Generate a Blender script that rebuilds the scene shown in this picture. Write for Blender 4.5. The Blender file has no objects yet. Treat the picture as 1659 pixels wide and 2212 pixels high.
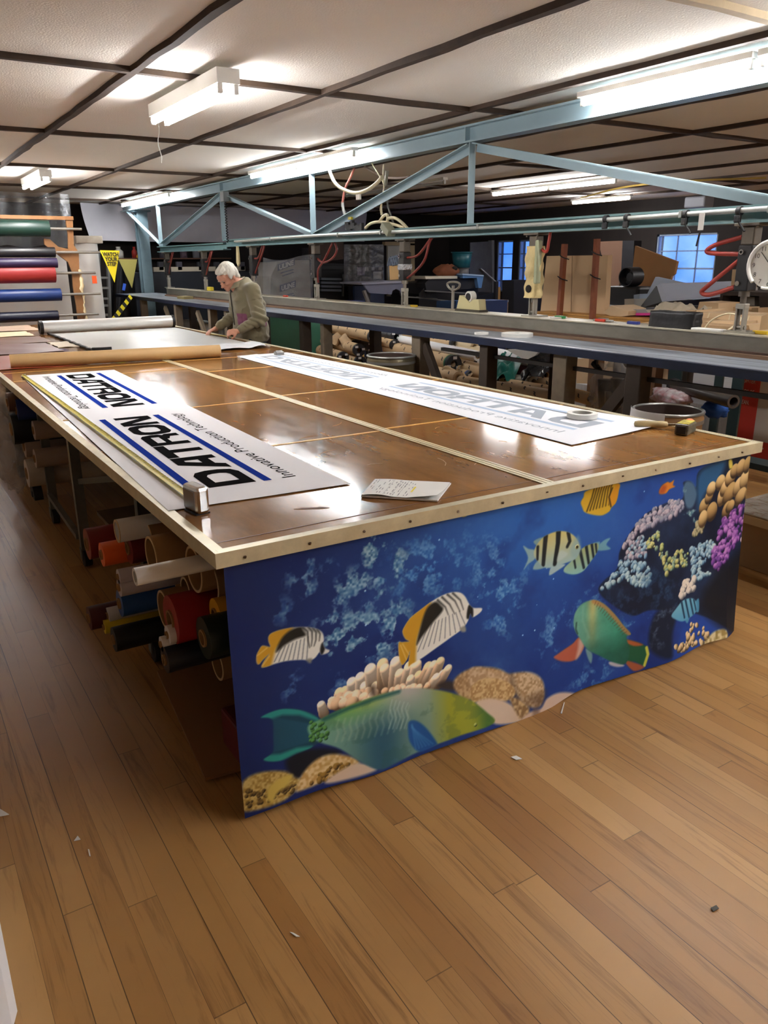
import bpy, bmesh, math, random
import numpy as np
from mathutils import Vector, Matrix, Euler, noise as mnoise
random.seed(7)
SC = bpy.context.scene
COL = SC.collection
PI = math.pi
# ------------------------------------------------------------------ camera
FPX = 1690.47; YAW = math.radians(32.269); PIT = math.radians(17.798); ROL = math.radians(-.3166)
HC = 1.62
_f = Vector((math.sin(YAW)*math.cos(PIT), math.cos(YAW)*math.cos(PIT), -math.sin(PIT)))
_r0 = Vector((math.cos(YAW), -math.sin(YAW), 0)); _u0 = _r0.cross(_f)
_r = math.cos(ROL)*_r0 + math.sin(ROL)*_u0; _u = -math.sin(ROL)*_r0 + math.cos(ROL)*_u0
CAM = Vector((0, 0, HC))
cd = bpy.data.cameras.new('camera'); cam = bpy.data.objects.new('camera', cd); COL.objects.link(cam)
cam.matrix_world = Matrix(((_r.x, _u.x, -_f.x, 0), (_r.y, _u.y, -_f.y, 0), (_r.z, _u.z, -_f.z, HC), (0, 0, 0, 1)))
cd.sensor_fit = 'HORIZONTAL'; cd.sensor_width = 36; cd.lens = FPX/1659*36; cd.clip_start = .05; cd.clip_end = 200
SC.camera = cam
SC.view_settings.view_transform = 'Standard'; SC.view_settings.look = 'None'
SC.view_settings.gamma = 1; SC.view_settings.use_curve_mapping = False
SC.view_settings.exposure = 3.35
SC.cycles.use_denoising = True
SC.cycles.max_bounces = 7; SC.cycles.diffuse_bounces = 4; SC.cycles.glossy_bounces = 3
SC.cycles.transmission_bounces = 5; SC.cycles.transparent_max_bounces = 10
SC.cycles.caustics_reflective = False; SC.cycles.caustics_refractive = False
SC.cycles.sample_clamp_indirect = 6
TUBE = 10.0       # radiance of a lit fluorescent tube
SKYV = .2

def _ray(px, py): return _f + _r*((px-829.5)/FPX) + _u*((1106-py)/FPX)
def onz(px, py, z): d = _ray(px, py); return CAM + d*((z-HC)/d.z)
def onx(px, py, x): d = _ray(px, py); return CAM + d*(x/d.x)
def ony(px, py, y): d = _ray(px, py); return CAM + d*(y/d.y)

# ------------------------------------------------------------------ colour and material helpers
def s2l(c): return c/12.92 if c <= .04045 else ((c+.055)/1.055)**2.4
def rgb(c):
    if isinstance(c, str): c = tuple(int(c[i:i+2], 16) for i in (0, 2, 4))
    return tuple(s2l(v/255) for v in c)
_MC = {}
def mat(name, c, rough=.6, metal=0, noise=None, bump=None, spec=None, coat=0, trans=0, alpha=1, emit=None, c2=None, sheen=0, ior=None, stretch=None):
    """principled material; noise=(scale, amount) mixes c towards c2 (default darker); bump=(scale,strength)"""
    if name in _MC: return _MC[name]
    m = bpy.data.materials.new(name); m.use_nodes = True; nt = m.node_tree; b = nt.nodes['Principled BSDF']
    b.inputs['Base Color'].default_value = (*rgb(c), 1); b.inputs['Roughness'].default_value = rough; b.inputs['Metallic'].default_value = metal
    if spec is not None: b.inputs['Specular IOR Level'].default_value = spec
    if ior: b.inputs['IOR'].default_value = ior
    b.inputs['Coat Weight'].default_value = coat; b.inputs['Coat Roughness'].default_value = .08
    b.inputs['Transmission Weight'].default_value = trans; b.inputs['Alpha'].default_value = alpha
    if sheen: b.inputs['Sheen Weight'].default_value = sheen
    if emit: b.inputs['Emission Color'].default_value = (*rgb(emit[0]), 1); b.inputs['Emission Strength'].default_value = emit[1]
    if noise or bump:
        tc = nt.nodes.new('ShaderNodeTexCoord'); src = tc.outputs['Object']
        if stretch:
            mp = nt.nodes.new('ShaderNodeMapping'); mp.inputs['Scale'].default_value = stretch
            nt.links.new(src, mp.inputs['Vector']); src = mp.outputs['Vector']
    if noise:
        n = nt.nodes.new('ShaderNodeTexNoise'); n.inputs['Scale'].default_value = noise[0]; n.inputs['Detail'].default_value = 5; n.inputs['Roughness'].default_value = .65
        r = nt.nodes.new('ShaderNodeValToRGB'); r.color_ramp.elements[0].position = .35; r.color_ramp.elements[1].position = .68
        l = rgb(c); d = rgb(c2) if c2 else tuple(v*.35 for v in l)
        r.color_ramp.elements[0].color = (*[a*(1-noise[1])+q*noise[1] for a, q in zip(l, d)], 1); r.color_ramp.elements[1].color = (*l, 1)
        nt.links.new(src, n.inputs['Vector']); nt.links.new(n.outputs['Fac'], r.inputs['Fac']); nt.links.new(r.outputs['Color'], b.inputs['Base Color'])
    if bump:
        n2 = nt.nodes.new('ShaderNodeTexNoise'); n2.inputs['Scale'].default_value = bump[0]; n2.inputs['Detail'].default_value = 4
        bp = nt.nodes.new('ShaderNodeBump'); bp.inputs['Strength'].default_value = bump[1]; bp.inputs['Distance'].default_value = .02
        nt.links.new(src, n2.inputs['Vector']); nt.links.new(n2.outputs['Fac'], bp.inputs['Height']); nt.links.new(bp.outputs['Normal'], b.inputs['Normal'])
    _MC[name] = m
    return m
def film(name, c, alpha, rough=.08):
    """clear wrinkled plastic: mostly see-through with glossy streaks"""
    if name in _MC: return _MC[name]
    m = bpy.data.materials.new(name); m.use_nodes = True; nt = m.node_tree; b = nt.nodes['Principled BSDF']
    b.inputs['Base Color'].default_value = (*rgb(c), 1); b.inputs['Roughness'].default_value = rough; b.inputs['Alpha'].default_value = alpha
    b.inputs['Specular IOR Level'].default_value = .9
    n2 = nt.nodes.new('ShaderNodeTexNoise'); n2.inputs['Scale'].default_value = 9; n2.inputs['Detail'].default_value = 3
    tc = nt.nodes.new('ShaderNodeTexCoord'); bp = nt.nodes.new('ShaderNodeBump'); bp.inputs['Strength'].default_value = .7; bp.inputs['Distance'].default_value = .05
    nt.links.new(tc.outputs['Object'], n2.inputs['Vector']); nt.links.new(n2.outputs['Fac'], bp.inputs['Height']); nt.links.new(bp.outputs['Normal'], b.inputs['Normal'])
    _MC[name] = m
    return m

# ------------------------------------------------------------------ mesh building
WL = {}
def frame(axis):
    a = Vector(axis).normalized(); h = Vector((0, 0, 1)) if abs(a.z) < .9 else Vector((1, 0, 0))
    e1 = h.cross(a).normalized(); return a, e1, a.cross(e1)
class MB:
    def __init__(s): s.v = []; s.f = []; s.sm = []
    def add(s, vs, fs, smooth=False):
        o = len(s.v); s.v += [Vector(v) for v in vs]; s.f += [tuple(i+o for i in f) for f in fs]; s.sm += [smooth]*len(fs); return s
    def box(s, c, d, R=None, bev=0):
        x, y, z = (q/2 for q in d)
        if bev:
            b = min(bev, x*.9, y*.9, z*.9); vs = []; 
            bmx = bmesh.new(); bmesh.ops.create_cube(bmx, size=1)
            for v in bmx.verts: v.co = Vector((v.co.x*d[0], v.co.y*d[1], v.co.z*d[2]))
            bmesh.ops.bevel(bmx, geom=bmx.edges[:], offset=b, segments=2, affect='EDGES', profile=.5)
            bmx.verts.index_update(); vs = [v.co.copy() for v in bmx.verts]; fs = [tuple(v.index for v in f.verts) for f in bmx.faces]; bmx.free()
        else:
            vs = [Vector(p) for p in ((-x,-y,-z),(x,-y,-z),(x,y,-z),(-x,y,-z),(-x,-y,z),(x,-y,z),(x,y,z),(-x,y,z))]
            fs = [(0,3,2,1),(4,5,6,7),(0,1,5,4),(1,2,6,5),(2,3,7,6),(3,0,4,7)]
        if R is not None: vs = [R @ v for v in vs]
        c = Vector(c); return s.add([v+c for v in vs], fs)
    def mm(s, lo, hi, bev=0): return s.box([(a+b)/2 for a, b in zip(lo, hi)], [abs(b-a) for a, b in zip(lo, hi)], bev=bev)
    def bar(s, p, q, w, h, up=(0, 0, 1), bev=0):
        p, q = Vector(p), Vector(q); a = (q-p); L = a.length; a.normalize(); u = Vector(up); r = a.cross(u)
        if r.length < 1e-4: r = a.cross(Vector((0, 1, 0)))
        r.normalize(); u = r.cross(a); R = Matrix((r, a, u)).transposed()
        return s.box((p+q)/2, (w, L, h), R, bev)
    def cyl(s, p, q, r, n=20, r2=None, cap=True, smooth=True, inner=None):
        p, q = Vector(p), Vector(q); a, e1, e2 = frame(q-p); r2 = r if r2 is None else r2
        ring = lambda c, rr: [c+(e1*math.cos(t)+e2*math.sin(t))*rr for t in [2*PI*k/n for k in range(n)]]
        if inner:
            vs = ring(p, r)+ring(q, r2)+ring(p, inner)+ring(q, inner*r2/r)
            fs = [(k, (k+1)%n, n+(k+1)%n, n+k) for k in range(n)]+[(2*n+(k+1)%n, 2*n+k, 3*n+k, 3*n+(k+1)%n) for k in range(n)]
            s.add(vs, fs, smooth)
            s.add(vs, [((k+1)%n, k, 2*n+k, 2*n+(k+1)%n) for k in range(n)]+[(n+k, n+(k+1)%n, 3*n+(k+1)%n, 3*n+k) for k in range(n)]); return s
        s.add(ring(p, r)+ring(q, r2), [(k, (k+1)%n, n+(k+1)%n, n+k) for k in range(n)], smooth)
        if cap:
            s.add(ring(p, r), [tuple(range(n-1, -1, -1))]); s.add(ring(q, r2), [tuple(range(n))])
        return s
    def tube(s, pts, r, n=8, closed=False):
        pts = [Vector(p) for p in pts]; m = len(pts); vs = []; pe = None
        for i, p in enumerate(pts):
            a = (pts[(i+1)%m]-pts[i-1]) if closed or 0 < i < m-1 else (pts[1]-pts[0] if i == 0 else pts[-1]-pts[-2])
            a.normalize()
            if pe is None: _, e1, e2 = frame(a)
            else: e1 = (pe-a*pe.dot(a)).normalized(); e2 = a.cross(e1)
            pe = e1; rr = r[i] if isinstance(r, (list, tuple)) else r
            vs += [p+(e1*math.cos(2*PI*k/n)+e2*math.sin(2*PI*k/n))*rr for k in range(n)]
        fs = [(i*n+k, i*n+(k+1)%n, ((i+1)%m)*n+(k+1)%n, ((i+1)%m)*n+k) for i in range(m if closed else m-1) for k in range(n)]
        s.add(vs, fs, True)
        if not closed: s.add(vs[:n], [tuple(range(n-1, -1, -1))]); s.add(vs[-n:], [tuple(range(n))])
        return s
    def prism(s, pts, ext):
        """planar outline pts extruded by the vector ext"""
        n = len(pts); e = Vector(ext); a = [Vector(p) for p in pts]
        nrm = sum(((a[i]-a[0]).cross(a[(i+1)%n]-a[0]) for i in range(n)), Vector())
        if nrm.dot(e) > 0: a.reverse()
        s.add(a+[p+e for p in a], [tuple(range(n)), tuple(range(2*n-1, n-1, -1))]+[(i, n+i, n+(i+1)%n, (i+1)%n) for i in range(n)]); return s
    def grid(s, fn, nu, nv, smooth=True, thick=None):
        vs = [Vector(fn(i/nu, j/nv)) for j in range(nv+1) for i in range(nu+1)]
        fs = [(j*(nu+1)+i, j*(nu+1)+i+1, (j+1)*(nu+1)+i+1, (j+1)*(nu+1)+i) for j in range(nv) for i in range(nu)]
        if thick is None: return s.add(vs, fs, smooth)
        t = Vector(thick); k = len(vs); w = nu+1
        s.add(vs+[v+t for v in vs], [tuple(reversed(f)) for f in fs]+[tuple(i+k for i in f) for f in fs], smooth)
        rim = list(range(w))+[j*w+nu for j in range(1, nv+1)]+[nv*w+i for i in range(nu-1, -1, -1)]+[j*w for j in range(nv-1, 0, -1)]
        return s.add(vs+[v+t for v in vs], [(rim[i], rim[(i+1)%len(rim)], rim[(i+1)%len(rim)]+k, rim[i]+k) for i in range(len(rim))])
    def lathe(s, prof, o, axis=(0, 0, 1), n=24):
        a, e1, e2 = frame(axis); o = Vector(o); vs = []
        for r, h in prof: vs += [o+a*h+(e1*math.cos(2*PI*k/n)+e2*math.sin(2*PI*k/n))*max(r, 1e-4) for k in range(n)]
        return s.add(vs, [(i*n+k, i*n+(k+1)%n, (i+1)*n+(k+1)%n, (i+1)*n+k) for i in range(len(prof)-1) for k in range(n)], True)
    def ell(s, c, r, R=None, n=14, m=9):
        vs = []; c = Vector(c); r = Vector(r) if not isinstance(r, (int, float)) else Vector((r, r, r))
        for j in range(1, m):
            t = PI*j/m
            for k in range(n):
                p = Vector((r.x*math.sin(t)*math.cos(2*PI*k/n), r.y*math.sin(t)*math.sin(2*PI*k/n), r.z*math.cos(t))); vs.append(c+(R @ p if R else p))
        top = Vector((0, 0, r.z)); vs += [c+(R @ top if R else top), c-(R @ top if R else top)]; T = len(vs)-2
        fs = [((j)*n+k, (j+1)*n+k, (j+1)*n+(k+1)%n, j*n+(k+1)%n) for j in range(m-2) for k in range(n)]
        fs += [(T, k, (k+1)%n) for k in range(n)]+[(T+1, (m-2)*n+(k+1)%n, (m-2)*n+k) for k in range(n)]
        return s.add(vs, fs, True)
    def cap(s, p, q, r, r2=None, n=12):
        r2 = r if r2 is None else r2; p, q = Vector(p), Vector(q); s.cyl(p, q, r, n, r2); s.ell(p, r, n=n, m=8); s.ell(q, r2, n=n, m=8); return s
    def bbox(s):
        return [min(v[i] for v in s.v) for i in range(3)], [max(v[i] for v in s.v) for i in range(3)]
    def build(s, name, m, parent=None, mods=None):
        if parent is not None: o0 = WL[parent.name]
        else:
            lo, hi = s.bbox(); o0 = Vector(((lo[0]+hi[0])/2, (lo[1]+hi[1])/2, lo[2]))
        me = bpy.data.meshes.new(name); me.from_pydata([v-o0 for v in s.v], [], s.f); me.polygons.foreach_set('use_smooth', s.sm)
        for q in (m if isinstance(m, (list, tuple)) else [m]): me.materials.append(q)
        me.update(); return link(name, me, parent, o0)
def link(name, me, parent, o0):
    o = bpy.data.objects.new(name, me); COL.objects.link(o)
    if parent is not None: o.parent = parent; o.location = (0, 0, 0)
    else: o.location = o0
    WL[o.name] = Vector(o0); return o
def tag(o, label, cat, group=None, kind=None):
    o['label'] = label; o['category'] = cat
    if group: o['group'] = group
    if kind: o['kind'] = kind
    return o
def struct(o, label=None, cat=None):
    o['kind'] = 'structure'
    if label: o['label'] = label
    if cat: o['category'] = cat
    return o
def thing(name, label, cat, loc, group=None):
    o = bpy.data.objects.new(name, None); COL.objects.link(o); o.location = loc; o.empty_display_size = .1; WL[o.name] = Vector(loc)
    return tag(o, label, cat, group)
def dup(root, loc, rotz=0, label=None, group=None, mats=None):
    def rec(o, par):
        c = o.copy(); COL.objects.link(c); c.parent = par
        for ch in o.children: rec(ch, c)
        return c
    r = rec(root, None); r.location = loc; r.rotation_euler = (0, 0, rotz)
    if label: r['label'] = label
    if group: r['group'] = group
    return r
def remesh(mb, voxel, smooth_it=6):
    """weld overlapping pieces of mb into one skin; returns a new MB"""
    me = bpy.data.meshes.new('tmp'); me.from_pydata(mb.v, [], mb.f); o = bpy.data.objects.new('tmp', me); COL.objects.link(o)
    r = o.modifiers.new('r', 'REMESH'); r.mode = 'VOXEL'; r.voxel_size = voxel
    if smooth_it: k = o.modifiers.new('s', 'SMOOTH'); k.factor = .5; k.iterations = smooth_it
    dg = bpy.context.evaluated_depsgraph_get(); ev = o.evaluated_get(dg); m2 = ev.to_mesh()
    out = MB(); out.v = [v.co.copy() for v in m2.vertices]; out.f = [tuple(p.vertices) for p in m2.polygons]; out.sm = [True]*len(out.f)
    ev.to_mesh_clear(); bpy.data.objects.remove(o); bpy.data.meshes.remove(me)
    return out
def text_mesh(body, size, shear=0, extrude=0, bold=0, align='LEFT', width=None):
    """letters in the x/y plane: list of verts, list of faces; width scales the line to a set length"""
    cu = bpy.data.curves.new('t', 'FONT'); cu.body = body; cu.size = size; cu.shear = shear; cu.extrude = extrude; cu.offset = bold; cu.align_x = align; cu.resolution_u = 3
    o = bpy.data.objects.new('t', cu); COL.objects.link(o)
    dg = bpy.context.evaluated_depsgraph_get(); m = o.evaluated_get(dg).to_mesh()
    vs = [v.co.copy() for v in m.vertices]; fs = [tuple(p.vertices) for p in m.polygons]
    bpy.data.objects.remove(o); bpy.data.curves.remove(cu)
    if width:
        a = min(v.x for v in vs); b = max(v.x for v in vs)
        for v in vs: v.x = (v.x-a)*width/(b-a)
    return vs, fs
def slab(name, pts, plane, val, depth, m, parent=None, mb=None, base=None):
    """outline seen in the photograph, standing on the plane x=val or y=val, with its own depth"""
    fn = onx if plane == 'x' else ony; P = [fn(a, b, val) for a, b in pts]
    if base is not None:
        lo = max(b for a, b in pts)
        for p, (a, b) in zip(P, pts):
            if b > lo-7: p.z = base
    q = (mb or MB()).prism(P, (depth, 0, 0) if plane == 'x' else (0, depth, 0))
    return q if m is None else q.build(name, m, parent)
# ------------------------------------------------------------------ world: dull blue dusk outside the windows
w = bpy.data.worlds.new('dusk'); SC.world = w; w.use_nodes = True; nt = w.node_tree; bg = nt.nodes['Background']
tc = nt.nodes.new('ShaderNodeTexCoord'); n = nt.nodes.new('ShaderNodeTexNoise'); n.inputs['Scale'].default_value = 14; n.inputs['Detail'].default_value = 6
r = nt.nodes.new('ShaderNodeValToRGB'); r.color_ramp.elements[0].position = .38; r.color_ramp.elements[1].position = .66
r.color_ramp.elements[0].color = (*rgb('3b78ea'), 1); r.color_ramp.elements[1].color = (*rgb('86b2ff'), 1)
nt.links.new(tc.outputs['Generated'], n.inputs['Vector']); nt.links.new(n.outputs['Fac'], r.inputs['Fac']); nt.links.new(r.outputs['Color'], bg.inputs['Color'])
bg.inputs['Strength'].default_value = SKYV
# ------------------------------------------------------------------ room shell
XL, XR, YF, YB, ZC = -3.4, 12.0, -5.5, 16.0, 2.64
def floor_mat():
    m = bpy.data.materials.new('maple strip floor'); m.use_nodes = True; nt = m.node_tree; b = nt.nodes['Principled BSDF']; L = nt.links.new
    def N(t, **k):
        q = nt.nodes.new(t)
        for a, v in k.items(): setattr(q, a, v)
        return q
    def math_(op, a, c=None):
        q = N('ShaderNodeMath', operation=op)
        for i, v in enumerate((a, c)):
            if v is None: continue
            if isinstance(v, (int, float)): q.inputs[i].default_value = v
            else: L(v, q.inputs[i])
        return q.outputs[0]
    tc = N('ShaderNodeTexCoord'); sp = N('ShaderNodeSeparateXYZ'); L(tc.outputs['Object'], sp.inputs[0])
    W, LEN = .076, 1.9
    rowf = math_('DIVIDE', sp.outputs['X'], W); row = math_('FLOOR', rowf); fx = math_('FRACT', rowf)
    wn = N('ShaderNodeTexWhiteNoise', noise_dimensions='1D'); L(row, wn.inputs['W'])
    yy = math_('ADD', math_('DIVIDE', sp.outputs['Y'], LEN), math_('MULTIPLY', wn.outputs['Value'], 17.0)); col = math_('FLOOR', yy); fy = math_('FRACT', yy)
    cb = N('ShaderNodeCombineXYZ'); L(row, cb.inputs[0]); L(col, cb.inputs[1])
    wn2 = N('ShaderNodeTexWhiteNoise', noise_dimensions='2D'); L(cb.outputs[0], wn2.inputs['Vector'])
    ramp = N('ShaderNodeValToRGB'); cr = ramp.color_ramp; cr.elements[0].color = (*rgb('9c6f3d'), 1); cr.elements[1].color = (*rgb('be945c'), 1)
    for p, c in ((.15, 'a97b44'), (.55, 'b0844d'), (.9, 'b88c55')): e = cr.elements.new(p); e.color = (*rgb(c), 1)
    L(wn2.outputs['Value'], ramp.inputs['Fac'])
    # grain, drawn out along the boards
    off = N('ShaderNodeCombineXYZ'); L(math_('MULTIPLY', wn2.outputs['Value'], 40.0), off.inputs[2]); L(math_('MULTIPLY', sp.outputs['X'], 26.0), off.inputs[0]); L(math_('MULTIPLY', sp.outputs['Y'], 1.3), off.inputs[1])
    ns = N('ShaderNodeTexNoise'); ns.inputs['Scale'].default_value = 1.0; ns.inputs['Detail'].default_value = 6; ns.inputs['Roughness'].default_value = .7; ns.inputs['Distortion'].default_value = .8; L(off.outputs[0], ns.inputs['Vector'])
    gr = N('ShaderNodeValToRGB'); gr.color_ramp.elements[0].position = .3; gr.color_ramp.elements[0].color = (.36, .28, .23, 1); gr.color_ramp.elements[1].position = .47; gr.color_ramp.elements[1].color = (1, 1, 1, 1); L(ns.outputs['Fac'], gr.inputs['Fac'])
    mx = N('ShaderNodeMix', data_type='RGBA', blend_type='MULTIPLY'); mx.inputs['Factor'].default_value = .75; L(ramp.outputs['Color'], mx.inputs['A']); L(gr.outputs['Color'], mx.inputs['B'])
    # broad worn and soiled patches
    n3 = N('ShaderNodeTexNoise'); n3.inputs['Scale'].default_value = 1.3; n3.inputs['Detail'].default_value = 6; L(tc.outputs['Object'], n3.inputs['Vector'])
    g3 = N('ShaderNodeValToRGB'); g3.color_ramp.elements[0].position = .3; g3.color_ramp.elements[0].color = (.66, .62, .6, 1); g3.color_ramp.elements[1].position = .6; g3.color_ramp.elements[1].color = (1, 1, 1, 1); L(n3.outputs['Fac'], g3.inputs['Fac'])
    m3 = N('ShaderNodeMix', data_type='RGBA', blend_type='MULTIPLY'); m3.inputs['Factor'].default_value = .55; L(mx.outputs['Result'], m3.inputs['A']); L(g3.outputs['Color'], m3.inputs['B'])
    # gaps: wide ones between some rows, hairlines elsewhere
    gap = math_('LESS_THAN', fx, math_('ADD', .012, math_('MULTIPLY', math_('GREATER_THAN', wn.outputs['Value'], .6), .02))); bj = math_('LESS_THAN', fy, .0016)
    g = math_('MAXIMUM', math_('MULTIPLY', gap, .8), math_('MULTIPLY', bj, .6))
    m4 = N('ShaderNodeMix', data_type='RGBA', blend_type='MIX'); L(g, m4.inputs['Factor']); L(m3.outputs['Result'], m4.inputs['A']); m4.inputs['B'].default_value = (*rgb('33210f'), 1)
    L(m4.outputs['Result'], b.inputs['Base Color'])
    rr = N('ShaderNodeMapRange'); rr.inputs['To Min'].default_value = .32; rr.inputs['To Max'].default_value = .5; L(n3.outputs['Fac'], rr.inputs['Value']); L(rr.outputs['Result'], b.inputs['Roughness'])
    bp = N('ShaderNodeBump'); bp.inputs['Strength'].default_value = .25; bp.inputs['Distance'].default_value = .004; L(math_('SUBTRACT', 1.0, g), bp.inputs['Height']); L(bp.outputs['Normal'], b.inputs['Normal'])
    return m
struct(MB().mm((XL-.2, YF-.2, -.12), (XR+.2, YB+.2, 0)).build('floor', floor_mat()), 'worn maple strip floor', 'floor')
bpy.data.objects['floor'].data.transform(Matrix.Translation(WL['floor'])); bpy.data.objects['floor'].location = (0, 0, 0)
m_ceil = mat('stippled ceiling board', 'ece7de', .9, noise=(1.1, .1), c2='c4bcb0', bump=(95, .22))
struct(MB().mm((XL-.2, YF-.2, ZC), (XR+.2, YB+.2, ZC+.12)).build('ceiling', m_ceil), 'white stippled board ceiling', 'ceiling')
m_bat = mat('dark batten wood', '453324', .8, noise=(3, .55), c2='241a13', stretch=(3, 3, 3))
m_batl = mat('raw batten wood', 'c9b592', .75, noise=(4, .4))
k = 0
def batten(p, q, m=m_bat, w=.05):
    global k; k += 1
    p, q = Vector(p), Vector(q); L = (q-p).length; n = max(3, int(L/.28)); d = (q-p).normalized(); s = d.cross(Vector((0, 0, 1))); rnd = random.Random(k)
    mb = MB(); vs = []
    for i in range(n+1):
        c = p.lerp(q, i/n)+s*(rnd.uniform(-.006, .006)); h = .03+rnd.uniform(-.003, .003); ww = w/2*rnd.uniform(.86, 1.1)
        vs += [c-s*ww, c+s*ww, c+s*ww*.92-Vector((0, 0, h)), c-s*ww*.92-Vector((0, 0, h))]
    mb.add(vs, [(4*i+a, 4*i+4+a, 4*i+4+(a+1)%4, 4*i+(a+1)%4) for i in range(n) for a in range(4)]+[(3, 2, 1, 0), (4*n, 4*n+1, 4*n+2, 4*n+3)])
    struct(mb.build('trim_%d' % k, m))
bx = [-2.12, -.94, .245, 1.43, 2.615, 3.78, 4.86, 6.03, 7.2, 8.4, 9.58, 10.76]
for x in bx: batten((x, YF, ZC), (x, YB, ZC))
for y in (-2.65, -.15, 2.42, 4.83, 7.31, 9.85, 12.35, 14.6):
    for a, c in zip(bx[:-1], bx[1:]):
        if a > 3.7 and a < 3.8: batten((a+.02, y-.06, ZC), (c-.02, y-.1, ZC)); continue
        if a > 4 and (int(a*7+y*3) % 5 == 0): continue
        batten((a+.02, y-(.13 if a > 4 else 0), ZC), (c-.02, y-(.13 if a > 4 else 0), ZC), m_batl if (y == 2.42 and 2 < a < 3) else m_bat)
m_wall = mat('white painted wall', 'b9b4aa', .85, noise=(2, .15)); m_dark = mat('dark stained boards', '2a2320', .85, noise=(2.5, .5), stretch=(1, 1, .2))
struct(MB().mm((XL-.2, YF-.2, 0), (XL, YB+.2, ZC)).build('wall_left', m_wall))
struct(MB().mm((XL, YF-.2, 0), (XR, YF, ZC)).build('wall_front', m_wall))
struct(MB().mm((XL, YB, 0), (XR, YB+.2, ZC)).build('wall_back', m_dark))
# right wall with three window openings
WIN = [(8.62, 9.86, .95, 2.04), (13.02, 13.5, .95, 2.03), (13.68, 14.22, .95, 2.03)]
mb = MB(); ys = [YF-.2]
for y0, y1, z0, z1 in WIN:
    mb.mm((XR, ys[-1], 0), (XR+.2, y0, ZC)); mb.mm((XR, y0, 0), (XR+.2, y1, z0)); mb.mm((XR, y0, z1), (XR+.2, y1, ZC)); ys.append(y1)
mb.mm((XR, ys[-1], 0), (XR+.2, YB+.2, ZC)); struct(mb.build('wall_right', m_dark))
m_frame = mat('weathered window paint', '8494a8', .6); m_glass = film('dusty window glass', 'cfe4ff', .12, .12)
for i, (y0, y1, z0, z1) in enumerate(WIN):
    root = bpy.data.objects.new('window_%d' % (i+1), None); COL.objects.link(root); root.location = (XR+.06, (y0+y1)/2, z0); WL[root.name] = Vector(root.location); struct(root)
    fr = MB(); t = .035
    for a, c in (((y0, z0), (y0+t, z1)), ((y1-t, z0), (y1, z1)), ((y0, z0), (y1, z0+t)), ((y0, z1-t), (y1, z1))): fr.mm((XR+.02, a[0], a[1]), (XR+.1, c[0], c[1]))
    fr.build('window_frame', m_frame, root)
    gb = MB(); nv = 3 if i == 0 else 1
    for j in range(1, nv): yy = y0+(y1-y0)*j/nv; gb.mm((XR+.045, yy-.009, z0), (XR+.07, yy+.009, z1))
    if i: gb.mm((XR+.045, y0+.05, z0), (XR+.07, y0+.064, z1))
    for j in range(1, 4): zz = z1-(z1-z0)*j/4*1.05; gb.mm((XR+.045, y0, zz-.01-(.008 if j == 2 else 0)), (XR+.07, y1, zz+.01))
    gb.build('glazing_bars', m_frame, root)
    MB().mm((XR+.055, y0+.01, z0+.01), (XR+.06, y1-.01, z1-.01)).build('pane', m_glass, root)
# ------------------------------------------------------------------ fluorescent fixtures
m_tube = mat('lit fluorescent tube', 'fff6e2', .4, emit=('f9f8fb', TUBE)); m_white = mat('white enamel metal', 'd9d7d0', .45); m_off = mat('unlit tube', 'c9cdd2', .3)
def fixture(x, y0, y1, label, group, twin=False, nseg=1, lit=True, z=ZC-.03, wide=None):
    root = thing('fluorescent_light', label, 'ceiling light', (x, (y0+y1)/2, z), group)
    w_ = wide or (.13 if twin else .07); h = .075 if twin else .03
    b = MB(); b.mm((x-w_/2, y0, z-h), (x+w_/2, y1, z)); b.build('housing', m_white, root)
    zt = z-h-.028; xs = (-.045, .045) if twin else (0,)
    for xo in xs:
        for sgm in range(nseg):
            a = y0+(y1-y0)*sgm/nseg+.035; c = y0+(y1-y0)*(sgm+1)/nseg-.035
            MB().cyl((x+xo, a, zt), (x+xo, c, zt), .0185, 12).build('tube', m_tube if lit else m_off, root)
            for yy in (a-.015, c+.015):
                MB().mm((x+xo-.014, yy-.012, zt-.02), (x+xo+.014, yy+.012, z-h+.002), bev=.004).build('lamp_holder', m_white, root)
    return root
GA, GB, GC = 'twin tube fixtures on the white ceiling', 'single tube battens along the blue steel beam', 'tube fixtures over the boxes on the far side'
ZF = ZC-.033
fixture(1.82, 4.42, 5.66, 'twin tube ceiling light above the cutting table, nearest one shown whole', GA, True, z=ZF)
fixture(1.88, 10.0, 11.25, 'small distant twin tube ceiling light above the fabric roll rack', GA, True, z=ZF)
BX = 3.95
fixture(BX, 2.74, 3.93, 'long bright tube light along the blue beam at the upper edge, whole tube shown', GB, z=ZF)
fixture(BX, 1.5, 2.71, 'tube light on the beam cut off by the top right edge of the view', GB, z=ZF)
fixture(BX, 6.72, 9.1, 'two tubes end to end on the blue beam near the hanging hoses', GB, nseg=2, z=ZF)
fixture(BX, 12.1, 14.7, 'farthest tube light on the blue beam, by the grey hanging sheet', GB, nseg=2, z=ZF)
fixture(8.1, 7.35, 9.75, 'long pair of tubes end to end under the ceiling beyond the truss', GC, nseg=2, z=ZF)
fixture(10.5, 9.2, 10.5, 'short yellowish tube light beside a pale strut in the dim far corner', GC, z=ZF)
fixture(6.3, 8.5, 11.0, 'unlit strip light with bare end bracket behind the truss diagonal', GC, lit=False, z=ZF)
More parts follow.
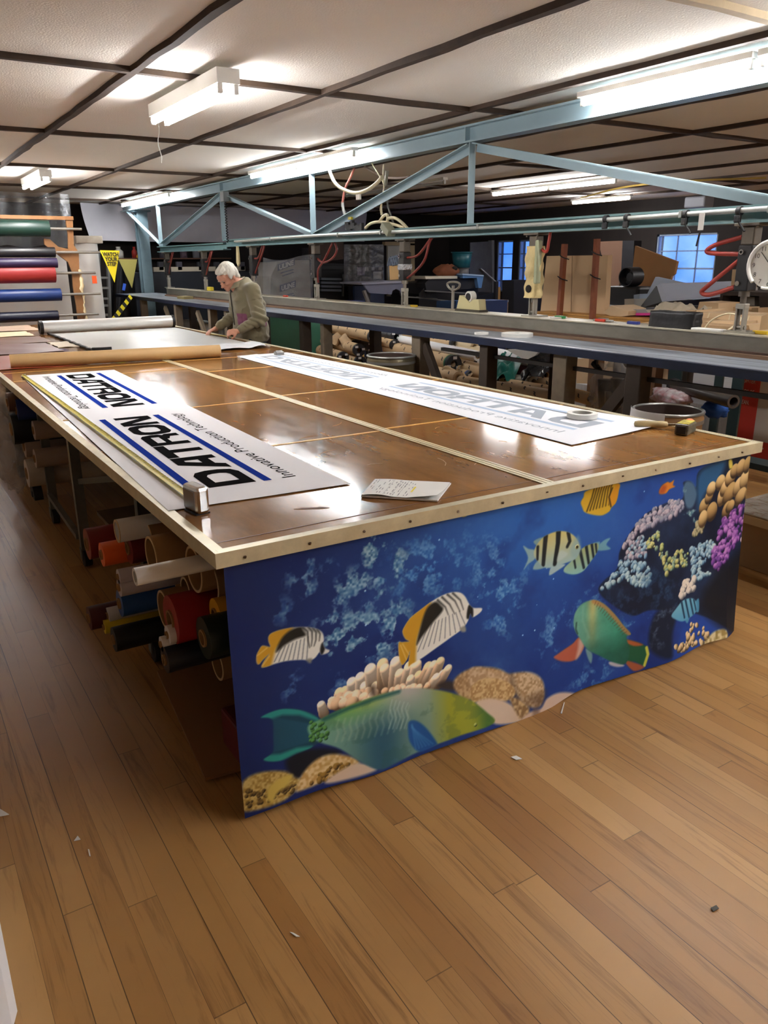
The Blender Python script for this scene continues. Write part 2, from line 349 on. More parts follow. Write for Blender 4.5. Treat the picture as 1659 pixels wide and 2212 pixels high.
# beam fixtures carry on behind the camera; the other unseen ones are added fill
fixture(BX, -1.2, 1.2, 'tube light on the beam beside the camera, outside the view', GB, nseg=2, z=ZF)
fixture(BX, -4.6, -2.2, 'tube light on the beam at the near wall, outside the view', GB, nseg=2, z=ZF)
fixture(.7, 9.6, 10.8, 'added twin tube fill light over the left end of the roll rack, outside the view', GA, True, z=ZF)  # added lamp, brightens the white boards behind the rack
fixture(3.2, -2.6, -.2, 'added fill light, pair of tubes behind the camera near the beam, outside the view', GC, nseg=2, z=ZF)  # added lamp, lights the mural and the near floor
fixture(6.2, -3.4, -1.0, 'added fill light, pair of tubes behind the camera on the right, outside the view', GC, nseg=2, z=ZF)  # added lamp, evens out the light from behind the camera
fixture(9.6, 2.4, 4.8, 'added fill light, pair of tubes over the right wall side, outside the view', GC, nseg=2, z=ZF)  # added lamp, lights the cardboard and the foam sheet
fixture(7.6, -4.2, -1.8, 'added fill light, pair of tubes over the right side, outside the view', GC, nseg=2, z=ZF)  # added lamp, general fill from behind on the right
fixture(6.2, -.3, 2.1, 'added fill light, pair of tubes over the cardboard stock, outside the view', GC, nseg=2, z=ZF)  # added lamp, lights the cartons, roll ends and right floor
# ------------------------------------------------------------------ blue steel truss
m_blue = mat('pale blue steel paint', '9ab2bb', .38, noise=(5, .18), c2='7c97a3', metal=.15)
m_teal = mat('teal steel paint', '6c8d8f', .42, noise=(6, .25), c2='4c6d70')
m_col = mat('grey blue column paint', '6f8791', .5, noise=(4, .3))
TX = 4.12
tr = thing('roof_truss', 'pale blue steel truss of beam, posts and diagonals running below the ceiling', 'truss', (TX, 7, 0))
def ibeam(mb, x, y0, y1, zt, zb, fw, tw=.012, tf=.014):
    mb.mm((x-tw/2, y0, zb+tf), (x+tw/2, y1, zt-tf)); mb.mm((x-fw/2, y0, zt-tf), (x+fw/2, y1, zt)); mb.mm((x-fw/2, y0, zb), (x+fw/2, y1, zb+tf)); return mb
ib = ibeam(MB(), TX, -5.2, 15.3, 2.605, 2.48, .11)
for y in (1.9, 2.6, 3.35, 5.25, 7.4, 8.3, 10.4): ib.mm((TX-.05, y-.004, 2.482), (TX+.05, y+.004, 2.6))
ib.build('top_beam', m_blue, tr)
ibeam(MB(), TX, -5.2, 10.4, 1.895, 1.805, .11).build('bottom_chord', m_teal, tr)
ibeam(MB(), TX, 10.4, 13.3, 1.86, 1.77, .11).build('bottom_chord', m_teal, tr)
nodes = [(-.1, 1), (2.5, 0), (5.18, 1), (7.85, 0), (10.4, 1), (13.15, 0)]
def angle(p, q, nm):
    p, q = Vector(p), Vector(q); mb = MB(); X = Vector((1, 0, 0)); d = (q-p).normalized(); n_ = d.cross(X)
    mb.bar(p, q, .062, .008, up=n_); mb.bar(p+X*.028+n_*.028, q+X*.028+n_*.028, .008, .062, up=n_); mb.build(nm, m_blue, tr)
for (y, t) in nodes[1:]:
    zb = 1.895 if y < 11 else 1.86
    angle((TX-.03, y, zb), (TX-.03, y, 2.48), 'post')
for (a, b) in zip(nodes[:-1], nodes[1:]):
    za, zb = (2.47 if a[1] else 1.91), (2.47 if b[1] else 1.9); s = .03
    angle((TX-.03, a[0]+s, za), (TX-.03, b[0]-s, zb), 'diagonal')
angle((TX-.03, 13.2, 1.9), (TX-.03, 14.9, 2.47), 'diagonal')
c = MB(); ibeam_z = c.mm((4.15, 14.55, 0), (4.33, 14.57, 2.47)); c.mm((4.15, 14.73, 0), (4.33, 14.75, 2.47)); c.mm((4.232, 14.57, 0), (4.248, 14.73, 2.47)); c.mm((4.1, 14.5, 0), (4.38, 14.8, .015)); c.mm((4.1, 14.5, 2.455), (4.38, 14.8, 2.48))
tag(c.build('steel_column', m_col), 'grey-blue steel column at the far end of the sealing table', 'column')
# pipe along the chord, with the rising elbow at the right
m_pipe = mat('galvanised conduit', 'b9bdb8', .38, metal=.55, noise=(20, .2))
pts = [(TX-.09, y, 1.865+.008*math.sin(y)) for y in np.linspace(9.9, 2.35, 24)]+[(TX-.09, 2.2, 1.885), (TX-.09, 2.08, 1.93), (TX-.09, 2.0, 2.0), (TX-.09, 1.97, 2.1), (TX-.09, 1.95, 2.42)]
pp = thing('conduit_pipe', 'grey conduit pipe strapped along the lower chord, bending upward at the right edge', 'pipe', (TX-.09, 6, 1.85))
MB().tube(pts, .014, 10).build('pipe_run', m_pipe, pp)
for y in (2.6, 3.15, 5.0, 6.4, 7.2, 8.8): MB().mm((TX-.108, y-.012, 1.845), (TX-.05, y+.012, 1.886), bev=.004).build('strap', mat('grey strap steel', '8b908c', .4, .6), pp)
m_blk = mat('black rubber', '17171a', .55, bump=(30, .3)); m_steel = mat('worn grey steel', '8d8778', .45, .5, noise=(7, .5), c2='4b463d')
for y, lab in ((2.78, 'black cable clip farthest right on the conduit pipe'), (3.12, 'single small black clip on the conduit pipe'), (3.55, 'black plastic clip hanging from the conduit, trailing a strip'), (3.72, 'pair of black clips on the conduit in front of the cardboard sheet')):
    b = MB(); b.cyl((TX-.09, y-.012, 1.865), (TX-.09, y+.012, 1.865), .024, 12, inner=.014); b.box((TX-.1, y, 1.825), (.025, .035, .04), bev=.006)
    if 3 < y < 3.6 or y < 2.9: b.cyl((TX-.1, y, 1.82), (TX-.1, y-.05, 1.76), .006, 6)
    tag(b.build('cable_clip', m_blk), lab, 'clip', 'black clips on the conduit pipe')
# ------------------------------------------------------------------ sealing table and its pressing bar
m_navy = mat('chipped navy paint', '1c2742', .5, noise=(14, .75), c2='10172a', spec=.3, stretch=(1, .25, 1))
m_top = mat('scraped dark tabletop', 'a4adb6', .32, noise=(26, .97), c2='1b212c', stretch=(1, .045, 1), spec=.6)
m_leg = mat('grimy timber', '7b6e5c', .75, noise=(6, .5)); m_legd = mat('dark timber', '40352b', .75, noise=(6, .5))
BT = 1.10
st = thing('sealing_table', 'long dark blue topped workbench beneath the truss, on timber legs', 'workbench', (4.2, 7.5, 0))
MB().mm((3.62, .6, BT-.03), (4.32, 14.4, BT)).build('tabletop', m_top, st)
MB().mm((3.6, .6, BT-.05), (3.62, 14.4, BT-.002)).build('front_rail', m_navy, st)
MB().mm((4.32, .6, BT-.115), (4.34, 14.4, BT-.002)).build('rear_rail', m_navy, st)
for y, wd, mm_ in ((2.0, .1, m_leg), (3.06, .11, m_legd), (3.65, .12, m_leg), (4.41, .09, m_legd), (5.26, .12, m_leg), (6.86, .07, m_leg), (7.31, .08, m_legd), (8.6, .1, m_leg), (9.37, .09, m_leg), (9.93, .09, m_leg), (11.3, .09, m_leg), (13.0, .09, m_leg)):
    MB().mm((3.63, y-wd/2, 0), (3.73, y+wd/2, BT-.03), bev=.006).build('leg', mm_, st)
for y, mm_ in ((1.5, m_legd), (4.3, m_legd), (6.9, m_legd), (9.6, m_legd), (12.4, m_legd)):
    MB().mm((4.22, y-.045, 0), (4.31, y+.045, BT-.035)).build('leg', mm_, st)
for y0, y1 in ((3.08, 3.58), (4.8, 5.2), (9.98, 10.5), (11.35, 11.9)): MB().bar((3.68, y0, BT-.12) if y0 < 4 else (3.68, y1, BT-.12), (3.68, y1, .35) if y0 < 4 else (3.68, y0, .4), .04, .07).build('brace', m_leg if y0 > 5 else m_legd, st)
MB().mm((3.69, .7, .95), (3.72, 5.0, .975)).build('stretcher_rail', mat('blackened steel rail', '2b2724', .5, .4), st)
pr = thing('sealing_bar', 'long grey steel bar lying on the blue bench under the row of cylinders', 'press bar', (4.15, 7, BT))
BZ0, BZ1 = BT+.034, BT+.122
m_bar = mat('grey mill steel', '8b887d', .5, .35, noise=(6, .55), c2='5d574a', stretch=(1, .35, 1)); m_shelf = mat('bright bar top', 'c9c2ae', .4, .3, noise=(8, .35))
MB().mm((4.04, .6, BZ0), (4.1, 12.9, BZ1-.008)).build('web', m_bar, pr)
MB().mm((4.03, .6, BZ1-.008), (4.24, 12.9, BZ1)).build('top_flange', m_shelf, pr)
MB().mm((4.02, .6, BZ0-.012), (4.22, 12.9, BZ0)).build('shoe', mat('brown bakelite strip', '4c3528', .5, noise=(6, .4)), pr)
MB().mm((4.0, .6, BT+.0005), (4.2, 12.9, BZ0-.0135)).build('pad', mat('tan wooden pad', '8a6b50', .55, noise=(5, .5), c2='5a4231', stretch=(1, .2, 1)), pr)
# pneumatic cylinders
m_cylb = mat('black cylinder body', '1b1a1c', .45, noise=(8, .3)); m_gun = mat('dull cast metal', '6f675c', .5, .5, noise=(12, .4)); m_chrome = mat('polished rod', 'b6b4ae', .22, .9)
m_hose = mat('red air hose', 'a8392c', .42); m_hosed = mat('dark red air hose', '7a2a22', .45)
def hose_pts(P, n=10):
    P = [Vector(p) for p in P]; out = []
    for i in range(len(P)-1):
        p0, p1, p2, p3 = P[max(i-1, 0)], P[i], P[i+1], P[min(i+2, len(P)-1)]
        for t in [j/n for j in range(n)]:
            out.append(.5*((2*p1)+(p2-p0)*t+(2*p0-5*p1+4*p2-p3)*t*t+(3*p1-p0-3*p2+p3)*t**3))
    return out+[P[-1]]
labs = ['black pneumatic cylinder carrying the round clock, nearest of the row', 'pneumatic cylinder wrapped in cream padding with a dark hole near its foot', 'black pneumatic cylinder with silver band and tools, before the white door panel', 'pneumatic cylinder with looping red hose left of the shelves', 'pneumatic cylinder right above the man in the fleece jacket', 'pneumatic cylinder left of the man, close to the kinked chord', 'farthest pneumatic cylinder, nearest the steel column']
for i, y in enumerate((2.75, 4.45, 6.15, 7.87, 9.55, 11.3, 13.0)):
    zt = 1.805 if y < 10.4 else 1.77; xc = 4.12; zb = BZ1
    cy = thing('pneumatic_cylinder', labs[i], 'air cylinder', (xc, y, zb), 'pneumatic cylinders between the chord and the sealing bar')
    b = MB(); b.mm((xc-.06, y-.075, zt-.016), (xc+.06, y+.075, zt), bev=.003); b.mm((xc-.035, y-.04, zt-.115), (xc+.035, y+.04, zt-.016), bev=.008)
    for yy in (-.055, .055): b.cyl((xc-.04, y+yy, zt-.028), (xc-.04, y+yy, zt-.01), .009, 6)
    b.build('hanger', m_gun, cy)
    b0 = zt-.355
    MB().box((xc, y, (zt-.115+b0)/2), (.085, .085, zt-.115-b0), bev=.006).build('body', m_cylb, cy)
    b = MB(); b.cyl((xc-.044, y+.02, b0+.04), (xc-.05, y+.02, b0+.04), .014, 10); b.cyl((xc-.044, y+.015, zt-.15), (xc-.055, y+.015, zt-.15), .014, 10, inner=.008); b.build('port', m_chrome, cy)
    b = MB(); b.cyl((xc, y, zb+.1), (xc, y, b0), .017, 14); b.cyl((xc, y, b0-.03), (xc, y, b0), .03, 14); b.build('rod', m_chrome if i else m_gun, cy)
    b = MB()
    for s_ in (-1, 1): b.box((xc+.0, y+s_*.022, zb+.075), (.04, .012, .13), bev=.003)
    b.box((xc, y, zb+.145), (.045, .06, .03), bev=.004); b.cyl((xc, y-.035, zb+.03), (xc, y+.035, zb+.03), .012, 10); b.mm((xc-.06, y-.1, zb), (xc+.06, y+.06, zb+.012)); b.build('clevis', mat('zinc clevis', 'aaa79c', .4, .6), cy)
    if i == 0:
        ps = [[(xc-.02, y+.04, zt-.07), (xc-.03, y+.2, zt-.11), (xc-.03, y+.24, zt-.15), (xc-.02, y+.04, zt-.16)], [(xc-.02, y+.04, zt-.19), (xc-.02, y+.22, zt-.33), (xc-.02, y+.26, zt-.37), (xc-.02, y+.2, zt-.38), (xc-.02, y+.05, b0+.02)]]
    elif i == 1: ps = [[(xc, y-.04, zt-.1), (xc-.02, y-.13, zt-.13), (xc-.02, y-.15, zt-.06), (xc, y-.14, zt)]]
    elif i == 2: ps = [[(xc, y-.04, zt-.16), (xc-.01, y-.22, zt-.14), (xc-.01, y-.38, zt-.03), (xc, y-.4, zt)], [(xc, y-.04, b0+.02), (xc-.02, y-.2, b0+.08), (xc-.03, y-.35, zt-.18), (xc-.01, y-.39, zt-.04), (xc, y-.42, zt+.0)]]
    elif i == 3: ps = [[(xc, y-.04, b0-.05), (xc-.03, y-.1, b0+.08), (xc-.03, y-.25, zt-.17), (xc-.02, y-.36, zt-.06), (xc, y-.38, zt)], [(xc, y-.04, zt-.16), (xc-.03, y-.22, zt-.2), (xc-.03, y-.42, zt-.16), (xc-.02, y-.5, zt-.08), (xc, y-.42, zt)]]
    else: ps = [[(xc, y-.04, b0+.03), (xc-.03, y-.2, b0+.12), (xc-.03, y-.34, zt-.1), (xc, y-.36, zt)], [(xc, y-.04, zt-.15), (xc-.02, y-.2, zt-.14), (xc-.02, y-.3, zt-.05), (xc, y-.3, zt)]]
    for p_ in ps: MB().tube(hose_pts(p_), .011 if i else .013, 8).build('hose', m_hose if i in (0, 1) else m_hosed, cy)
    if i == 1:   # padded sleeve
        m_pad = mat('cream wrapping cloth', 'd8c48e', .85, bump=(14, 1.0), noise=(5, .25))
        def slv(u, v):
            t = u*2*PI; rr = .062+.006*math.sin(5*t+9*v)+.005*math.sin(23*v+t)
            return (xc+rr*math.cos(t)*.9-.004, y+rr*1.15*math.sin(t), zt-.09-.36*v)
        b = MB().grid(slv, 28, 26); b.build('padding', m_pad, cy)
        MB().box((xc-.03, y-.06, zt-.2), (.05, .03, .3), bev=.01).build('pad_flap', mat('grey green rag', 'a3a88a', .9), cy)
        MB().ell((xc-.058, y-.005, zt-.385), (.012, .03, .028)).build('tear', mat('dark hole', '15100c', .9), cy)
    if i == 2:
        MB().box((xc, y, b0+.115), (.1, .1, .055), bev=.008).build('foil_band', mat('silver tape', 'b9bcc2', .25, .8, bump=(40, .8)), cy)
# clock on the nearest cylinder
ck = thing('wall_clock', 'round white clock with broken rim fixed on the nearest black cylinder', 'clock', (4.02, 2.62, 1.59))
cc = onx(1663, 573, 4.03); cR = .122; cz = cc.z; cyy = cc.y
MB().cyl((4.06, cyy, cz), (4.035, cyy, cz), cR*.97, 40).build('dial', mat('clock dial', 'dcdad2', .5), ck)
rim = MB(); rp = [(4.03, cyy+cR*math.cos(t), cz+cR*math.sin(t)) for t in np.linspace(math.radians(-300), math.radians(-300)+2*PI*.0+math.radians(-20)+math.radians(270), 30)]
for a0, a1, rr in ((-135, 20, 1.0), (20, 62, 1.0), (118, 195, .97), (62, 118, 1.0)):
    pts_ = [(4.03, cyy-cR*rr*math.sin(math.radians(t)), cz+cR*rr*math.cos(math.radians(t))) for t in np.linspace(a0, a1, 14)]
    rim.tube(pts_, .011 if rr == 1 else .007, 8)
rim.build('rim', mat('white clock rim', 'e8e6de', .35), ck)
num = MB()
for h in range(1, 13):
    vs, fs = text_mesh(str(h), .033, align='CENTER'); a = math.radians(h*30)
    oy, oz = -math.sin(a)*cR*.78, math.cos(a)*cR*.78-.011
    num.add([(4.0335, cyy+oy-v.x, cz+oz+v.y) for v in vs], fs)
num.build('numerals', mat('clock print', '33322f', .6), ck)
hb = MB()
for a, L, w_ in ((175, .085, .005), (120, .06, .006), (-42, .09, .0025)):
    t = math.radians(a); hb.bar((4.032, cyy, cz), (4.032, cyy-L*math.sin(t), cz+L*math.cos(t)), w_, .002, up=(1, 0, 0))
hb.build('hands', mat('clock hands', '222222', .5), ck)
MB().box((4.0325, cyy, cz+.055), (.001, .03, .022)).build('emblem', mat('orange clock mark', 'd98a5c', .6), ck)
# ------------------------------------------------------------------ cutting table
TZ = .875; TX0, TX1, TY0, TY1 = .672, 3.085, 1.9, 10.9
def table_mat():
    m = bpy.data.materials.new('varnished hardboard'); m.use_nodes = True; nt = m.node_tree; b = nt.nodes['Principled BSDF']; L = nt.links.new
    tc = nt.nodes.new('ShaderNodeTexCoord'); mp = nt.nodes.new('ShaderNodeMapping'); mp.inputs['Scale'].default_value = (3, .8, 1); L(tc.outputs['Object'], mp.inputs['Vector'])
    n1 = nt.nodes.new('ShaderNodeTexNoise'); n1.inputs['Scale'].default_value = 1.6; n1.inputs['Detail'].default_value = 8; n1.inputs['Roughness'].default_value = .7; L(mp.outputs['Vector'], n1.inputs['Vector'])
    r = nt.nodes.new('ShaderNodeValToRGB'); r.color_ramp.elements[0].position = .32; r.color_ramp.elements[0].color = (*rgb('744f2b'), 1); r.color_ramp.elements[1].position = .7; r.color_ramp.elements[1].color = (*rgb('a06f3a'), 1); L(n1.outputs['Fac'], r.inputs['Fac'])
    # fine cut marks
    n2 = nt.nodes.new('ShaderNodeTexNoise'); n2.inputs['Scale'].default_value = 5; n2.inputs['Detail'].default_value = 8; n2.inputs['Roughness'].default_value = .85; L(mp.outputs['Vector'], n2.inputs['Vector'])
    g = nt.nodes.new('ShaderNodeValToRGB'); g.color_ramp.elements[0].position = .76; g.color_ramp.elements[0].color = (0, 0, 0, 1); g.color_ramp.elements[1].position = .9; g.color_ramp.elements[1].color = (.18, .18, .18, 1); L(n2.outputs['Fac'], g.inputs['Fac'])
    mx = nt.nodes.new('ShaderNodeMix'); mx.data_type = 'RGBA'; L(g.outputs['Color'], mx.inputs['Factor']); L(r.outputs['Color'], mx.inputs['A']); mx.inputs['B'].default_value = (*rgb('c9a97c'), 1); L(mx.outputs['Result'], b.inputs['Base Color'])
    rr = nt.nodes.new('ShaderNodeMapRange'); rr.inputs['From Min'].default_value = .3; rr.inputs['From Max'].default_value = .7; rr.inputs['To Min'].default_value = .06; rr.inputs['To Max'].default_value = .17; L(n2.outputs['Fac'], rr.inputs['Value']); L(rr.outputs['Result'], b.inputs['Roughness'])
    n3 = nt.nodes.new('ShaderNodeTexNoise'); n3.inputs['Scale'].default_value = 2.4; n3.inputs['Detail'].default_value = 2; L(tc.outputs['Object'], n3.inputs['Vector'])
    bp = nt.nodes.new('ShaderNodeBump'); bp.inputs['Strength'].default_value = .06; bp.inputs['Distance'].default_value = .012; L(n3.outputs['Fac'], bp.inputs['Height']); L(bp.outputs['Normal'], b.inputs['Normal'])
    b.inputs['Specular IOR Level'].default_value = .42
    return m
ct = thing('cutting_table', 'huge varnished brown cutting table with pale edge strips and fish mural on its end', 'table', (1.88, 6, 0))
MB().mm((TX0, TY0, TZ-.045), (TX1, TY1, TZ)).build('tabletop', table_mat(), ct)
m_edge = mat('pale aluminium edge', 'cfc7a8', .42, .25, noise=(11, .4), c2='8e8468'); m_screw = mat('rusty screw', '5b4632', .6, .5)
eb = MB().mm((TX0-.012, TY0-.012, TZ-.04), (TX1+.012, TY0, TZ+.004)); eb.mm((TX0+.0005, TY0+.0005, TZ+.0005), (TX1-.0005, TY0+.02, TZ+.0038)); eb.build('edge_strip', m_edge, ct)
eb = MB().mm((TX0-.012, TY0, TZ-.04), (TX0, TY1, TZ+.004)); eb.mm((TX0, TY0+.02, TZ+.0005), (TX0+.022, TY1, TZ+.003)); eb.build('edge_strip', m_edge, ct)
eb = MB().mm((TX1, TY0, TZ-.04), (TX1+.012, TY1, TZ+.004)); eb.mm((TX1-.022, TY0+.02, TZ+.0005), (TX1, TY1, TZ+.003)); eb.build('edge_strip', m_edge, ct)
sb = MB()
for i in range(13):
    x = .75+i*.185+random.uniform(-.02, .02); sb.cyl((x, TY0-.0125, TZ-.019+random.uniform(-.006, .006)), (x, TY0-.0145, TZ-.019), .0042, 10)
sb.build('screws', m_screw, ct)
m_seam = mat('pale seam strip', 'd8cda6', .4, noise=(7, .35), c2='9a8a5c', stretch=(6, .5, 1)); m_seamd = mat('seam groove', '6a5638', .6)
s = MB()
for x0, x1 in ((1.872, 1.884), (1.889, 1.906), (1.911, 1.922)): s.mm((x0, TY0+.02, TZ+.0004), (x1, TY1, TZ+.003))
s.build('centre_track', m_seam, ct)
s = MB().mm((1.884, TY0+.02, TZ+.0003), (1.911, TY1, TZ+.0014)); s.build('track_groove', m_seamd, ct)
m_cross = mat('ochre joint strip', 'd0a253', .45, noise=(9, .35), c2='a3793a')
for y, x0, x1 in ((3.0, TX0+.03, 1.87), (3.03, 1.925, TX1-.03), (4.08, TX0+.03, 1.87), (4.16, 1.925, TX1-.03), (5.4, 1.925, TX1-.03), (5.66, TX0+.03, 1.87), (6.13, TX0+.03, TX1-.03)):
    MB().mm((x0, y-.009, TZ+.0003), (x1, y+.009, TZ+.0018)).build('joint_strip', m_cross, ct)
s = MB().mm((TX0+.03, TY0+.075, TZ+.0002), (TX1-.03, TY0+.079, TZ+.0012)); s.build('front_joint', mat('brown joint line', '6e4522', .5), ct)
# chipped flake and scratches in the varnish
sc_ = MB(); rs = random.Random(4)
for i in range(26):
    x, y = rs.uniform(1.5, 2.9), rs.uniform(2.05, 4.6); a = rs.uniform(0, PI); L = rs.uniform(.03, .13); p = Vector((x, y, TZ+.0005))
    pts_ = [p+Vector((math.cos(a+t*.5)*L*t, math.sin(a+t*.5)*L*t, 0)) for t in (0, .35, .7, 1)]
    for q0, q1 in zip(pts_[:-1], pts_[1:]): sc_.bar(q0, q1, .0022, .0006)
sc_.build('scratches', mat('pale scratch', 'b48d5c', .6), ct)
c0 = onz(672, 1098, TZ); MB().prism([c0+Vector(v) for v in ((-.05, .02, .0004), (-.01, .012, .0004), (.04, -.012, .0004), (.05, -.03, .0004), (.015, -.02, .0004), (-.03, .006, .0004))], (0, 0, .0006)).build('chip', mat('dark chip', '6b4a26', .7), ct)
# frame: legs, rails, casters
m_fr = mat('dark green grey angle iron', '3c4544', .5, .35, noise=(7, .4)); m_frl = mat('grey angle iron', '7a7b74', .45, .4, noise=(7, .4))
def leg(x, y, m, w=.05):
    b = MB(); b.mm((x-w/2, y-w/2, .11), (x-w/2+.006, y+w/2, TZ-.045)); b.mm((x-w/2, y-w/2, .11), (x+w/2, y-w/2+.006, TZ-.045)); b.mm((x-w/2, y-w/2, .105), (x+w/2, y+w/2, .113)); lg = b.build('leg', m, ct)
    c = MB(); c.cyl((x-.02, y, .05), (x+.02, y, .05), .05, 18); c.build('caster', m_blk, lg)
    c = MB(); c.mm((x-.03, y-.02, .045), (x-.024, y+.02, .105)); c.mm((x+.024, y-.02, .045), (x+.03, y+.02, .105)); c.mm((x-.03, y-.025, .1), (x+.03, y+.025, .106)); c.build('caster_fork', m_frl, lg)
for y in (2.0, 3.05, 4.35, 5.25, 6.6, 8.4, 10.2):
    leg(.78, y, m_fr if y < 4 else m_frl); leg(2.98, y, m_frl)
MB().mm((.755, 2.1, TZ-.085), (.78, 10.8, TZ-.046)).build('side_rail', m_fr, ct); MB().mm((2.98, 2.1, TZ-.085), (3.005, 10.8, TZ-.046)).build('side_rail', m_fr, ct)
for y in (2.16, 4.35, 6.6, 8.4, 10.2): MB().mm((.8, y-.02, TZ-.09), (2.96, y+.02, TZ-.046)).build('cross_rail', m_fr, ct)
MB().bar((.76, 4.4, .16), (.76, 5.22, .2), .03, .03).build('brace', m_frl, ct); MB().bar((.79, 3.1, .8), (.79, 4.3, .5), .03, .03).build('brace', m_fr, ct)
# lower shelf boards that carry the rolls
m_shelfw = mat('rough shelf board', '6d5a44', .8, noise=(4, .5), stretch=(1, .2, 1))
MB().mm((.85, 2.25, .24), (2.9, 3.0, .262)).build('shelf_board', m_shelfw, ct); MB().mm((.85, 3.12, .3), (2.9, 4.3, .322)).build('shelf_board', m_shelfw, ct)
MB().mm((.85, 5.35, .3), (2.9, 8.3, .322)).build('shelf_board', m_shelfw, ct)
# ------------------------------------------------------------------ printed sheets
m_sheet = mat('white banner vinyl', 'e6e6ea', .65, spec=.1); m_ink = mat('black banner ink', '1a1a1b', .7, spec=0); m_bblue = mat('blue banner ink', '223a94', .7, spec=0)
m_back = mat('banner reverse', 'e6e9ef', .5, spec=.25); m_gink = mat('grey show-through', 'a3abb6', .6, spec=.05); m_gblue = mat('pale blue show-through', 'b3c6dc', .6, spec=.05)
ST = .03
def stroke_poly(pts, w, closed=False):
    """mitred band along pts"""
    P = [Vector((a, b, 0)) for a, b in pts]; n = len(P); L_, R_ = [], []
    for i in range(n):
        a = (P[i]-P[i-1]).normalized() if (i or closed) else None; b = (P[(i+1)%n]-P[i]).normalized() if (i < n-1 or closed) else None
        t = a if b is None else b if a is None else (a+b).normalized(); nn = Vector((-t.y, t.x, 0)); k_ = 1 if (a is None or b is None) else 1/max(.5, nn.dot(Vector((-a.y, a.x, 0))))
        L_.append(P[i]+nn*w/2*k_); R_.append(P[i]-nn*w/2*k_)
    vs = L_+R_; m_ = n if closed else n-1
    return vs, [(i, (i+1)%n, n+(i+1)%n, n+i) for i in range(m_)]
def logo():
    """logo word, 1.46 long; u along the line, v downwards; returns lists for ink and bars"""
    ink = MB(); H = .169; w = .235; g = .009; W = .057
    def rnd(pts, r=.05): 
        return pts
    def put(vs, fs, x0): ink.add([(v.x+x0, v.y, 0) for v in vs], fs)
    h = W/2
    def ring(x0, Lc, Rc):
        def outl(x1, y1, x2, y2, lc, rc): return [(x1+lc, y1), (x2-rc, y1), (x2-rc*.3, y1+rc*.3), (x2, y1+rc), (x2, y2-rc), (x2-rc*.3, y2-rc*.3), (x2-rc, y2), (x1+lc, y2), (x1+lc*.3, y2-lc*.3), (x1, y2-lc), (x1, y1+lc), (x1+lc*.3, y1+lc*.3)]
        a = outl(0, 0, w, H, Lc, Rc); b = outl(W, W*.72, w-W, H-W*.72, max(Lc-.03, .001), max(Rc-.03, .001)); n = len(a)
        ink.add([(x+x0, y, 0) for x, y in a]+[(x+x0, y, 0) for x, y in b], [(i, (i+1)%n, n+(i+1)%n, n+i) for i in range(n)])
    def quad(x0, pts): ink.add([(x+x0, y, 0) for x, y in pts], [tuple(range(len(pts)))])
    ring(0, .003, .06)                                                      # D
    x0 = w+g                                                                # A
    quad(x0, [(0, H), (.38*w, .24*H), (.671*w, .24*H), (.291*w, H)]); quad(x0, [(.38*w, .24*H), (.5*w, 0), (w, 0), (w, .24*H)]); quad(x0, [(w-W, .24*H), (w, .24*H), (w, H), (w-W, H)]); quad(x0, [(.511*w, .56*H), (w-W, .56*H), (w-W, .8*H), (.391*w, .8*H)])
    x0 = 2*(w+g)                                                            # T
    quad(x0, [(0, 0), (w, 0), (w, W*.78), (0, W*.78)]); quad(x0, [(w/2-h, W*.78), (w/2+h, W*.78), (w/2+h, H), (w/2-h, H)])
    x0 = 3*(w+g)                                                            # R
    quad(x0, [(0, 0), (W, 0), (W, H), (0, H)]); quad(x0, [(W, 0), (w-.05, 0), (w-.015, .014), (w-W, W*.72), (W, W*.72)]); quad(x0, [(w-.015, .014), (w, .05), (w, H*.5), (w-.02, H*.6), (w-W, H*.45), (w-W, W*.72)])
    quad(x0, [(W, H*.45), (w-W, H*.45), (w-.02, H*.6), (W, H*.6)]); quad(x0, [(w*.55, H*.6), (w-.02, H*.6), (w, H*.68), (w, H), (w-W, H), (w-W, H*.75), (w*.55, H*.66)])
    ring(4*(w+g), .06, .06)                                                 # O
    x0 = 5*(w+g)                                                            # N
    quad(x0, [(0, 0), (W, 0), (W, H), (0, H)]); quad(x0, [(w-W, 0), (w, 0), (w, H), (w-W, H)]); quad(x0, [(W, 0), (W+.03, 0), (w-W, H-.05), (w-W, H), (w-W-.03, H), (W, .05)])
    bars = MB()
    for v0 in (-.067, H+.026): bars.add([(-.005, v0, 0), (1.455, v0, 0), (1.455, v0+ST, 0), (-.005, v0+ST, 0)], [(0, 1, 2, 3)])
    vs, fs = text_mesh('Innovative Production Technology', .075, width=1.44)
    tg = MB(); tg.add([(v.x, H+.15-v.y, 0) for v in vs], fs)
    return ink, bars, tg
LOGO = logo()
def sheet(name, label, corners, mirror, mats, curl):
    NL, NR, FL, FR = [Vector((*c, 0)) for c in corners]; Wd, Ln = .63, 3.56
    def S(t, s_, dz=0):
        u, v = t/Wd, s_/Ln; p = (NL*(1-u)+NR*u)*(1-v)+(FL*(1-u)+FR*u)*v; p.z = TZ+.0045+curl(u, v)+dz; return p
    root = thing(name, label, 'banner', (NL+NR+FL+FR)/4+Vector((0, 0, TZ+.003)))
    MB().grid(lambda u, v: S(u*Wd, v*Ln), 18, 70, thick=(0, 0, -.0009)).build('vinyl', mats[0], root)
    for blk in (0, 1):
        def place(mb, nm, m_):
            q = MB(); V = []
            for v in mb.v:
                uu, vv = v.x, v.y+.192
                if blk == 0: s_, t = .185+uu, vv
                else: s_, t = 3.43-uu, Wd-vv
                if mirror: t = Wd-t
                V.append(S(t, s_, .0007))
            fl = [tuple(reversed(f)) for f in mb.f]
            q.add(V, fl); q.build(nm, m_, root)
        place(LOGO[0], 'lettering', mats[1]); place(LOGO[1], 'stripes', mats[2]); place(LOGO[2], 'tagline', mats[3])
    return root
